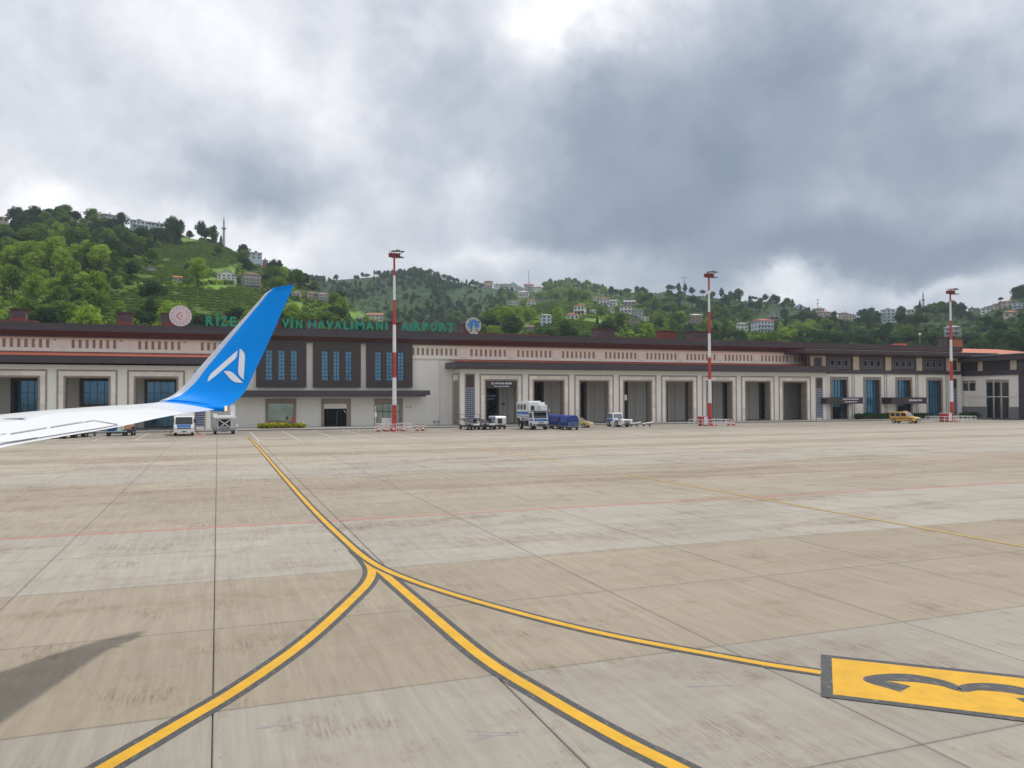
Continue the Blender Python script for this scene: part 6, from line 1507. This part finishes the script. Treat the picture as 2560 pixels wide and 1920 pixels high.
# --- cars
def car(name, label, cat, loc, rz, prof, glass, hw, body, wheels, r, extras):
    o = thing(name, label, cat, loc, rz)
    q = MB(); q.prism(prof, 'y', -hw, hw); q.build('body', body, o, bevel=.07)
    q = MB(); q.prism(glass, 'y', -hw*.86, hw*.86); go = q.build('cabin', extras.get('cabin', body), o, bevel=.05)
    for x_ in wheels:
        for s in (-1, 1): wheel(o, x_, s*(hw-.08), r, .2)
    return o
vp = GP(2262, 1058.0); o = thing('airport_van', 'ochre yellow van with dark windows and red-brown stripe, parked by the hedge', 'van', vp, R(-72))
hw = .86
q = MB(); q.prism([(-2.05, .32), (2.0, .32), (2.12, .5), (2.12, .85), (1.95, 1.0), (1.15, 1.12), (.45, 1.80), (.2, 1.86), (-1.95, 1.84), (-2.08, 1.6), (-2.1, .5)], 'y', -hw, hw); q.build('body', 'yellow_van', o, bevel=.06)
mat['van_stripe'] = M('red_brown_stripe', (.36, .085, .03), .4, .1)
for s in (-1, 1):
    y_ = s*(hw+.004)
    for xa, xb, nm in ((-1.92, -1.2, 'side_window'), (-1.08, -.35, 'side_window')): q = MB(); q.box(xa, xb, y_-.006, y_+.008, 1.14, 1.70); q.build(nm, 'glass_dark', o)
    q = MB(); q.add([(-.22, y_+s*.006, 1.14), (.88, y_+s*.006, 1.14), (.42, y_+s*.006, 1.68), (-.22, y_+s*.006, 1.70)], [(0, 1, 2, 3)]); q.build('front_window', 'glass_dark', o)
    q = MB(); q.box(-2.0, 1.6, y_-.004, y_+.010, .72, .92); q.build('stripe', 'van_stripe', o)
    q = MB(); q.box(-1.9, 1.2, y_-.01, y_+.018, .5, .56); q.build('rubbing_strip', 'chassis', o)
    q = MB(); q.box(.72, .92, s*(hw+.02), s*(hw+.2), 1.12, 1.32); q.build('mirror', 'yellow_van', o)
    for x_ in (-1.16, -.29): q = MB(); q.box(x_-.012, x_+.012, y_-.003, y_+.006, .4, 1.12); q.build('door_gap', 'chassis', o)
    for x_ in (-.5, .0): q = MB(); q.box(x_-.1, x_+.1, y_, y_+s*.03, 1.0, 1.05); q.build('door_handle', 'chassis', o)
q = MB(); q.add([(1.135, -.72, 1.145), (1.135, .72, 1.145), (.50, .66, 1.775), (.50, -.66, 1.775)], [(0, 1, 2, 3)]); w_ = q.build('windscreen', 'glass_screen', o); w_.location = (.012, 0, .012)

for s in (-1, 1):
    for x_ in (-1.35, 1.35): wheel(o, x_, s*.78, .33, .22)
q = MB(); q.box(2.10, 2.18, -.8, .8, .34, .58); q.build('bumper', 'chassis', o); q = MB(); q.box(2.10, 2.14, -.42, .42, .62, .80); q.build('grille', 'chassis', o)
lights(o, [(2.05, -.66, .88), (2.05, .66, .88)], s=(.2, .3, .18)); q = MB(); q.box(2.181, 2.19, -.26, .26, .42, .54); q.build('number_plate', 'white_metal', o)
q = MB(); q.box(-.1, .15, -.6, .6, 1.86, 2.0); q.build('light_bar', 'orange', o); q = MB(); q.box(-1.6, -.4, -.66, -.6, 1.86, 1.93); q.box(-1.6, -.4, .6, .66, 1.86, 1.93); q.build('roof_rail', 'chassis', o)
tp = at_ground(1446, 1069); o = thing('parked_car', 'pale gold car mostly hidden behind the blue baggage carts', 'car', (tp.x, tp.y+.3, 0), R(-48))
q = MB(); q.prism([(-2.1, .3), (2.15, .3), (2.2, .55), (2.05, .78), (1.2, .95), (-1.9, 1.0), (-2.15, .8)], 'y', -.85, .85); q.build('body', 'tan_paint', o, bevel=.08)
q = MB(); q.prism([(-1.7, .98), (1.15, .94), (.35, 1.46), (-.9, 1.5), (-1.5, 1.3)], 'y', -.74, .74); q.build('cabin', 'tan_paint', o, bevel=.08)
q = MB(); q.add([(1.13, -.68, .975), (1.13, .68, .975), (.42, .62, 1.44), (.42, -.62, 1.44)], [(0, 1, 2, 3)]); w_ = q.build('windscreen', 'glass_screen', o); w_.location = (.02, 0, .02)
for s in (-1, 1):
    for x_ in (-1.3, 1.3): wheel(o, x_, s*.78, .31, .2)
    q = MB(); q.box(-1.3, .5, s*.745-.01, s*.745+.012, 1.02, 1.36); q.build('side_window', 'glass_dark', o)
lights(o, [(2.12, -.6, .68), (2.12, .6, .68)], s=(.14, .34, .16)); q = MB(); q.box(2.18, 2.24, -.8, .8, .32, .5); q.build('bumper', 'tan_paint', o)
# --- aircraft tow tractor
p = GP(1548, 1066.6); o = thing('tow_tractor', 'white aircraft tow tractor with blue cab band and dark front grille', 'tow tractor', p, R(-85))
q = MB(); q.prism([(-2.0, .28), (2.1, .28), (2.15, 1.05), (2.0, 1.12), (-.3, 1.15), (-.35, 1.2), (-2.0, 1.2)], 'y', -.98, .98); q.build('body', 'white_paint', o, bevel=.05)
q = MB(); q.prism([(-1.85, 1.201), (-.35, 1.201), (-.45, 1.98), (-.6, 2.05), (-1.75, 2.05), (-1.85, 1.9)], 'y', -.85, .85); co = q.build('cab', 'white_paint', o, bevel=.04)
for s in (-1, 1):
    q = MB(); q.box(-1.7, -1.15, s*.855-.01, s*.855+.01, 1.32, 1.9); q.box(-1.05, -.55, s*.855-.01, s*.855+.01, 1.32, 1.9); q.build('side_window', 'glass_screen', co)
    q = MB(); q.box(-1.95, -.35, s*.985-.01, s*.985+.012, .80, 1.12); q.build('blue_band', 'blue_paint', o)
    q = MB(); q.box(1.0, 1.9, s*.985-.01, s*.985+.012, .85, .98); q.build('vent', 'chassis', o)
    for x_ in (-1.35, .75): wheel(o, x_, s*.90, .46, .3)
q = MB(); q.add([(-.365, -.72, 1.32), (-.365, .72, 1.32), (-.44, .70, 1.92), (-.44, -.70, 1.92)], [(0, 1, 2, 3)]); w_ = q.build('windscreen', 'glass_screen', co); w_.location = (.03, 0, 0)
q = MB(); q.box(-1.9, -.36, -.87, .87, 1.202, 1.30); q.build('cab_band', 'blue_paint', co)
q = MB(); q.box(2.14, 2.19, -.45, .45, .5, .98); q.build('grille', 'grey_metal', o); q = MB(); q.box(2.13, 2.25, -.95, .95, .28, .42); q.box(2.2, 2.4, -.12, .12, .42, .6); q.build('tow_hitch', 'chassis', o)
lights(o, [(2.16, -.75, .86), (2.16, .75, .86)], s=(.06, .28, .12)); q = MB(); q.box(.5, .62, -.5, .1, 1.13, 1.4); q.bar((.56, -.5, 1.4), (.9, -.4, 1.55), .06); q.bar((.56, .1, 1.4), (.9, .1, 1.55), .06); q.box(.5, 1.0, -.4, .0, 1.13, 1.3); q.build('winch', 'grey_metal', o)
q = MB(); q.cyl((-1.2, .4, 2.05), (-1.2, .4, 2.2), .08, n=10); q.build('beacon', 'orange', o)
# --- tow bars
def towbar(loc, rz, label):
    o = thing('tow_bar', label, 'tow bar', loc, rz, 'aircraft tow bars beside the tow tractor')
    q = MB(); q.cyl((-1.9, 0, .42), (2.1, 0, .62), .075, n=8); q.build('tube', 'white_metal', o); q = MB(); q.bar((2.0, -.25, .6), (2.0, .25, .6), .12); q.build('head', 'grey_metal', o)
    q = MB(); q.bar((-.4, -.45, .22), (-.4, .45, .22), .07); q.bar((-.4, 0, .22), (-.4, 0, .5), .08); q.bar((-1.0, 0, .45), (-.4, 0, .25), .05); q.build('axle', 'steel', o)
    for s in (-1, 1): wheel(o, -.4, s*.5, .22, .14)
    q = MB(); q.cyl((-1.9, 0, .42), (-2.1, 0, .40), .13, n=10); q.build('tow_eye', 'grey_metal', o)
towbar(GP(1588, 1066), R(36), 'white two wheeled tow bar, nearer the tow tractor'); towbar(GP(1620, 1065.6), R(34), 'white two wheeled tow bar, farther right from the tow tractor')
# --- things under the wing: tractor, cart, dollies
p = GP(323, 1088.6); o = thing('baggage_tractor', 'small dark tractor with orange block for its driver under the wing edge', 'baggage tractor', p, R(86))
q = MB(); q.box(-1.1, 1.2, -.5, .5, .35, .72); q.box(.3, 1.2, -.45, .45, .72, 1.05); q.build('body', 'chassis', o); q = MB(); q.box(-1.12, -.75, -.36, .36, .78, 1.45); q.build('driver_block', 'orange', o)  # orange block stands in for the driver's vest
for x_ in (-.7, .8):
    for s in (-1, 1): wheel(o, x_, s*.46, .34, .26)
q = MB(); q.bar((.3, 0, 1.0), (.1, 0, 1.35), .05); q.cyl((.08, 0, 1.35), (.13, 0, 1.38), .19, n=12); q.build('steering_wheel', 'tyre', o)
p = GP(292, 1089.5); o = thing('cargo_cart', 'flat cart with a blue load, partly hidden by the wing edge', 'cart', p, R(90))
q = MB(); q.box(-1.4, 1.4, -1.15, 1.15, .48, .6); q.build('deck', 'rail_green', o); q = MB(); q.box(-1.0, 1.2, .1, 1.05, .61, 1.25); q.build('load', 'navy_tarp', o, bevel=.08)
q = MB(); q.bar((-1.3, -.6, .6), (-1.3, -.6, 1.1), .07); q.bar((-1.3, .9, .6), (-1.3, .9, 1.1), .07); q.build('stake', 'steel', o); q = MB(); q.box(-1.3, 1.3, -.5, .5, .3, .48); q.build('chassis', 'chassis', o)
for x_ in (-1.0, 1.0):
    for s in (-1, 1): wheel(o, x_, s*.85, .26, .2)
dol = None
for k, (px, py, lab) in enumerate(((158, 1095.5, 'leftmost low dark dolly peeking out under the wing'), (185, 1093.5, 'middle low dark dolly peeking out under the wing'), (212, 1091.5, 'rightmost low dark dolly peeking out under the wing'))):
    p = GP(px, py)
    if dol is None:
        dol = thing('flat_dolly', lab, 'dolly', p, R(78), 'flat dollies under the wing'); q = MB(); q.box(-1.5, 1.5, -.8, .8, .36, .46); q.build('deck', 'chassis', dol)
        for x_ in (-1.1, 1.1):
            for s in (-1, 1): wheel(dol, x_, s*.7, .2, .14)
        q = MB(); q.bar((1.5, 0, .38), (2.3, 0, .3), .07); q.build('drawbar', 'chassis', dol)
    else: copy_tree(dol, None, p, R(78), lab)
# ------------------------------------------------------------------ hedges and flower bed
def hedge(name, x0, x1, y0, y1, h, leafm, label, n, size=.17, cat='hedge', seed=3, extra=None):
    o = thing(name, label, cat, ((x0+x1)/2, (y0+y1)/2, .16)); rg = random.Random(seed); q = MB(); k = int((x1-x0)/.55)
    for i in range(k):
        c = (x0+(i+.5)*(x1-x0)/k+rg.uniform(-.1, .1), (y0+y1)/2+rg.uniform(-.15, .15), .16+h*.48); r = ((x1-x0)/k*.8, (y1-y0)/2, h*.5*rg.uniform(.85, 1.15)); leaves(q, c, r, n, size, rg, .6)
    q.build('foliage', leafm, o, world=True)
    q = MB(); q.box(x0+.35, x1-.35, y0+.35, y1-.35, .16, .16+h*.45); q.build('stem_core', 'bark', o, world=True)
    if extra:
        q = MB(); leaves(q, ((x0+x1)/2, (y0+y1)/2, .16+h*.75), ((x1-x0)/2, (y1-y0)/2, h*.35), int((x1-x0)*70), .10, rg, .75); q.build('blossom', extra, o, world=True)
mat['blossom'] = leaf_mat('yellow_blossom', (.55, .42, .03), (.72, .60, .08), .2)
fa, fb_, fc = at_Y(647, 1070, 117).x, at_Y(733, 1070, 117).x, at_Y(763, 1070, 117).x
hedge('flower_bed', fa, fb_-.1, 116.4, 117.8, .78, 'leaf_yellow', 'long part of the yellow flowering bed under the mirror window', 130, extra='blossom', cat='flower bed'); hedge('flower_bed', fb_+.2, fc, 116.4, 117.8, .72, 'leaf_yellow', 'short right part of the yellow flowering bed', 130, extra='blossom', cat='flower bed', seed=5)
p = at_Y(732, 1060, 117.2); o = thing('flag_stake', 'little red flag stake between the two parts of the flower bed', 'marker', (p.x, 117.0, .16)); q = MB(); q.cyl((0, 0, 0), (0, 0, 1.5), .04, n=6); q.build('stake', 'chassis', o); q = MB(); q.box(-.22, .22, -.04, .04, .95, 1.5); q.build('flag', 'red_paint', o)
hedge('hedge', at_Y(2143, 1050, 116.6).x, at_Y(2232, 1050, 116.6).x, 115.8, 117.6, 1.2, 'leaf_hedge', 'green clipped hedge left of the yellow van', 150)
hedge('hedge', at_Y(2283, 1050, 116.6).x, at_Y(2328, 1050, 116.6).x, 115.8, 117.6, 1.05, 'leaf_dark', 'dark hedge directly right of the yellow van', 150, seed=7)
hedge('hedge', at_Y(2393, 1050, 116.6).x, at_Y(2462, 1050, 114.0).x, 114.6, 116.6, 1.15, 'leaf_hedge', 'green hedge right of the farthest mast', 150, seed=9)
# ------------------------------------------------------------------ aircraft wing with winglet
AW = thing('airliner_wing', 'white airliner wing ending in a tall blue winglet with a white chevron emblem', 'aeroplane', (-1.5, 2.0, 3.4))
def PY(px, py, Y): return at_Y(px, py, Y)
def te_pt(px, py):
    # trailing edge runs along X = -2.04 + .325 (Y - 9.2)
    d = ray(px, py); k = d.x/d.y; Y = (-2.04-.325*9.2)/(k-.325); return at_Y(px, py, Y)
SEC = []   # LE, TE, normal, thickness ratio
up_ = Vector((0, -.05, 1)).normalized()
def le_of(te, dz=.02):
    Y = te.y-.15; return Vector((-1.55-(14.9-Y)*.51, Y, te.z+dz))
SEC.append((Vector((-9.2, 1.2, 3.10)), Vector((-2.7, 1.2, 3.05)), up_, .13))
SEC.append((Vector((-7.2, 4.4, 3.35)), Vector((-2.9, 4.4, 3.32)), up_, .125))
for px, py in ((-140, 1158), (0, 1119.6), (150, 1092), (289, 1068.5), (390, 1046.5), (465, 1033)):
    t = te_pt(px, py); SEC.append((le_of(t), t, up_, .115))
NW = len(SEC)
wl = [(376, 1010.5, 15.0, 536, 1024.5, 15.25, (0, -.30, 1)), (402, 1001.5, 15.15, 567, 1018, 15.5, (0, -.75, .8)), (434, 986.5, 15.32, 601, 992.5, 15.72, (0, -1, .42)), (470, 954, 15.45, 620, 965, 15.85, (0, -1, .25)), (495, 923, 15.55, 640, 922, 15.95, (0, -1, .16)),
      (532, 881, 15.68, 660, 880, 16.05, (0, -1, .12)), (570, 838, 15.8, 685, 825, 16.15, (0, -1, .10)), (608, 796, 15.92, 708, 773, 16.25, (0, -1, .10)), (642, 758, 16.02, 725, 735, 16.32, (0, -1, .1)), (664, 733, 16.08, 732, 719, 16.35, (0, -1, .1)), (688, 718.5, 16.14, 735.8, 711, 16.36, (0, -1, .1))]
for lx_, ly_, lY, tx_, ty_, tY, n_ in wl: SEC.append((PY(lx_, ly_, lY), PY(tx_, ty_, tY), Vector(n_).normalized(), .085))
def naca(u): return 5*(.2969*math.sqrt(max(u, 0))-.126*u-.3516*u*u+.2843*u**3-.1036*u**4)
NU = 22
US = [(1-math.cos(math.pi*k/NU))/2 for k in range(NU+1)]
def interp_sections():
    out = []
    for i in range(len(SEC)-1):
        nsub = 5
        for k in range(nsub):
            def cm(a, b, c, d, t): return .5*((2*b)+(c-a)*t+(2*a-5*b+4*c-d)*t*t+(3*b-a-3*c+d)*t**3)
            g = lambda j: SEC[min(max(j, 0), len(SEC)-1)]
            t = k/nsub
            if i < 2: L_ = g(i)[0].lerp(g(i+1)[0], t); T_ = g(i)[1].lerp(g(i+1)[1], t)
            else: L_ = cm(g(i-1)[0], g(i)[0], g(i+1)[0], g(i+2)[0], t); T_ = cm(g(i-1)[1], g(i)[1], g(i+1)[1], g(i+2)[1], t)
            out.append((L_, T_, g(i)[2].lerp(g(i+1)[2], t).normalized(), g(i)[3]+(g(i+1)[3]-g(i)[3])*t, i+t))
    out.append((*SEC[-1], len(SEC)-1)); return out
IS = interp_sections()
def surf_pt(s, u, side):
    L_, T_, n_, th, _ = s; c = (T_-L_).length; cam_ = .016*c*math.sin(math.pi*u); return L_.lerp(T_, u)+n_*(cam_+side*naca(u)*th*c)
def shell(ranges, ua, ub, name, m_, parent, close=False):
    q = MB(); ss = [s for s in IS if ranges[0] <= s[4] <= ranges[1]+1e-6]; us = sorted({ua, ub, *[u for u in US if ua < u < ub]})
    n = len(us); 
    for side in (1, -1):
        o = len(q.v)
        for s in ss: q.v += [tuple(surf_pt(s, u, side)) for u in us]
        for i in range(len(ss)-1):
            for k in range(n-1):
                q.f.append((o+i*n+k, o+i*n+k+1, o+(i+1)*n+k+1, o+(i+1)*n+k)); q.mi.append(0)
    if close:
        o = len(q.v); q.v += [tuple(surf_pt(ss[-1], u, 1)) for u in us]+[tuple(surf_pt(ss[-1], u, -1)) for u in us]
        for k in range(n-1): q.f.append((o+k, o+k+1, o+n+k+1, o+n+k)); q.mi.append(0)
    return q.build(name, m_, parent, world=True, smooth=True)
main_o = shell((0, NW-1), 0, 1, 'wing_skin', 'wing_white', AW)
shell((NW-1, NW), 0, 1, 'wing_tip_fairing', 'wing_grey', AW)
wl_o = shell((NW, len(SEC)-1), .13, 1, 'winglet', 'wing_blue', AW, True)
shell((NW, len(SEC)-1.6), 0, .13, 'winglet_leading_edge', 'le_metal', wl_o); shell((len(SEC)-1.6, len(SEC)-1), 0, .13, 'winglet_cap', 'wing_blue', wl_o, True)
def bvh_of(*obs):
    V, F = [], []
    for ob in obs:
        o = len(V); l = root_loc(ob); V += [v.co+l for v in ob.data.vertices]; F += [tuple(i+o for i in p.vertices) for p in ob.data.polygons]
    return BVHTree.FromPolygons(V, F)
WB = bvh_of(*[c for c in AW.children if c.type == 'MESH'], *[c for c in wl_o.children])
def drape(px, py, off=.006):
    d = ray(px, py).normalized(); h = WB.ray_cast(EYE, d)
    if h[0] is None: return None
    n = h[1] if h[1].dot(d) < 0 else -h[1]; return h[0]+n*off
def drape_poly(pts, name, m_, parent, off=.006, step=5.0):
    """polygon given in photo px, cut into a fine grid of small faces that follow the skin"""
    xs = [p[0] for p in pts]; ys = [p[1] for p in pts]
    bm = bmesh.new(); f = bm.faces.new([bm.verts.new((p[0], p[1], 0)) for p in pts]); bmesh.ops.triangulate(bm, faces=[f])
    for ax in (0, 1):
        a, b = (min(xs), max(xs)) if ax == 0 else (min(ys), max(ys)); c = a+step
        while c < b:
            bmesh.ops.bisect_plane(bm, geom=bm.verts[:]+bm.edges[:]+bm.faces[:], plane_co=(c, 0, 0) if ax == 0 else (0, c, 0), plane_no=(1, 0, 0) if ax == 0 else (0, 1, 0)); c += step
    bm.verts.ensure_lookup_table(); pos = [drape(v.co.x, v.co.y, off) for v in bm.verts]; q = MB(); last = next(p for p in pos if p)
    q.v = [tuple(p) if p else None for p in pos]
    for f in bm.faces:
        idx_ = [v.index for v in f.verts]
        if all(pos[i] for i in idx_): q.f.append(tuple(idx_)); q.mi.append(0)
    q.v = [p if p else tuple(last) for p in q.v]; bm.free(); return q.build(name, m_, parent, world=True)
zz = lambda x, y: (500+x/3.456, 700+y/3.456)
def smooth_poly(pts): return [zz(*p) for p in pts]
mat['emblem_white'] = M('white_emblem_paint', (.74, .78, .86), .4, .04)
drape_poly(smooth_poly([(65, 880), (67, 862), (76, 838), (92, 812), (110, 795), (322, 608), (320, 640), (312, 666), (298, 686), (160, 806), (124, 836)]), 'emblem_stroke', 'emblem_white', wl_o)
drape_poly(smooth_poly([(342, 592), (362, 606), (378, 626), (386, 645), (387, 672), (375, 862), (352, 842), (334, 818), (327, 792)]), 'emblem_stroke', 'emblem_white', wl_o)
drape_poly(smooth_poly([(203, 788), (236, 786), (262, 790), (284, 802), (302, 820), (370, 888), (330, 887), (300, 882), (274, 868), (256, 850)]), 'emblem_stroke', 'emblem_white', wl_o)
z6 = lambda x, y: (x/6.506, 1030+y/6.506)
def drape_line(pts, wpx, name, m_, off=.018):
    q = MB(); v = []; P = []
    for (ax, ay), (bx_, by_) in zip(pts, pts[1:]):
        n = max(2, int(math.hypot(bx_-ax, by_-ay)/6))
        P += [(ax+(bx_-ax)*k/n, ay+(by_-ay)*k/n) for k in range(n)]
    P.append(pts[-1])
    for (x, y) in P:
        a, b = drape(x, y-wpx/2, off), drape(x, y+wpx/2, off)
        if a and b: v += [a, b]
    q.add(v, [(2*i, 2*i+1, 2*i+3, 2*i+2) for i in range(len(v)//2-1)]); return q.build(name, m_, AW, world=True)
hinge = [(-80, 1106), (0, 1092), (115, 1073.2), (204, 1058.6), (233.6, 1054.2)]
low = [(lambda p: (p, to_px(p)))(surf_pt(s_, .975, 1)) for s_ in IS if s_[4] < NW]
lx_ = sorted((q_[1][0], q_[1][1]) for q_ in low if -200 < q_[1][0] < 520)
q = MB(); nc, nr = 44, 6
for a in range(nc+1):
    t_ = a/nc; xl = -80+(296+80)*t_; yl = float(np.interp(xl, [p[0] for p in lx_], [p[1] for p in lx_]))
    xu = -80+(233.6+80)*t_; yu = float(np.interp(xu, [p[0] for p in hinge], [p[1] for p in hinge]))
    for b2 in range(nr+1):
        f_ = b2/nr; P_ = drape(xu+(xl-xu)*f_, yu+(yl-yu)*f_, .012); q.v.append(tuple(P_) if P_ else q.v[-1])
for a in range(nc):
    for b2 in range(nr): q.f.append((a*(nr+1)+b2, a*(nr+1)+b2+1, (a+1)*(nr+1)+b2+1, (a+1)*(nr+1)+b2)); q.mi.append(0)
q.build('aileron', 'wing_white', AW, world=True, smooth=True)
drape_line([z6(0, 394), z6(100, 378)], 2.6, 'aileron_gap', 'gap'); drape_line([z6(165, 378), z6(760, 276)], 2.8, 'aileron_gap', 'gap'); drape_line([z6(815, 270), z6(1350, 180)], 2.6, 'aileron_gap', 'gap'); drape_line([z6(1370, 183), z6(1522, 155), z6(1960, 229)], 2.0, 'aileron_gap', 'gap')
drape_line([z6(0, 528), z6(320, 482), z6(600, 434)], 1.4, 'tab_gap', 'gap', .018)
mat['wing_navy'] = M('navy_patch', (.05, .10, .26), .5, .1)  # narrow navy patch draped on the upper skin
drape_poly([z6(60, 112), z6(280, 110), z6(450, 92), z6(330, 112), z6(440, 132), z6(300, 122), z6(70, 117)], 'wing_patch', 'wing_navy', AW, .007, 14)
# trailing navigation light on the tip
c = PY(557, 1021, 15.35); q = MB(); q.ico((c.x, c.y, c.z), (.075, .04, .055), 2); lo = q.build('lamp_housing', 'wing_blue', AW, world=True, smooth=True)
lm = bpy.data.materials.new('lit_lamp'); lm.use_nodes = True; b = lm.node_tree.nodes['Principled BSDF']; b.inputs['Base Color'].default_value = (1, .9, .7, 1); b.inputs['Emission Color'].default_value = (1, .62, .25, 1); b.inputs['Emission Strength'].default_value = .5
q = MB(); q.cyl((c.x+.05, c.y-.03, c.z-.045), (c.x+.05, c.y-.03, c.z+.045), .022, n=12); q.build('navigation_light', lm, lo, world=True)
q = MB(); q.cyl((c.x-.28, c.y, c.z+.012), (c.x+.02, c.y, c.z-.005), .05, .06, n=12); q.build('tip_fairing', 'wing_blue', AW, world=True)
# fuselage side below the window row, just behind the viewer's pane: outside the picture, carries the wing root
# ------------------------------------------------------------------ air
hv = MB(); hv.box(-620, 1560, -60, 1750, -9.5, 330); hz = hv.mesh('haze', 'earth'); 
vm = bpy.data.materials.new('haze_air'); vm.use_nodes = True; t = vm.node_tree; t.nodes.clear(); o_ = t.nodes.new('ShaderNodeOutputMaterial'); pv = t.nodes.new('ShaderNodeVolumePrincipled')
pv.inputs['Color'].default_value = (.76, .88, 1.0, 1); pv.inputs['Density'].default_value = .00018; pv.inputs['Anisotropy'].default_value = .2; t.links.new(pv.outputs[0], o_.inputs['Volume'])
hz.materials.clear(); hz.materials.append(vm); ho = bpy.data.objects.new('haze', hz); COL.objects.link(ho); ho['kind'] = 'stuff'
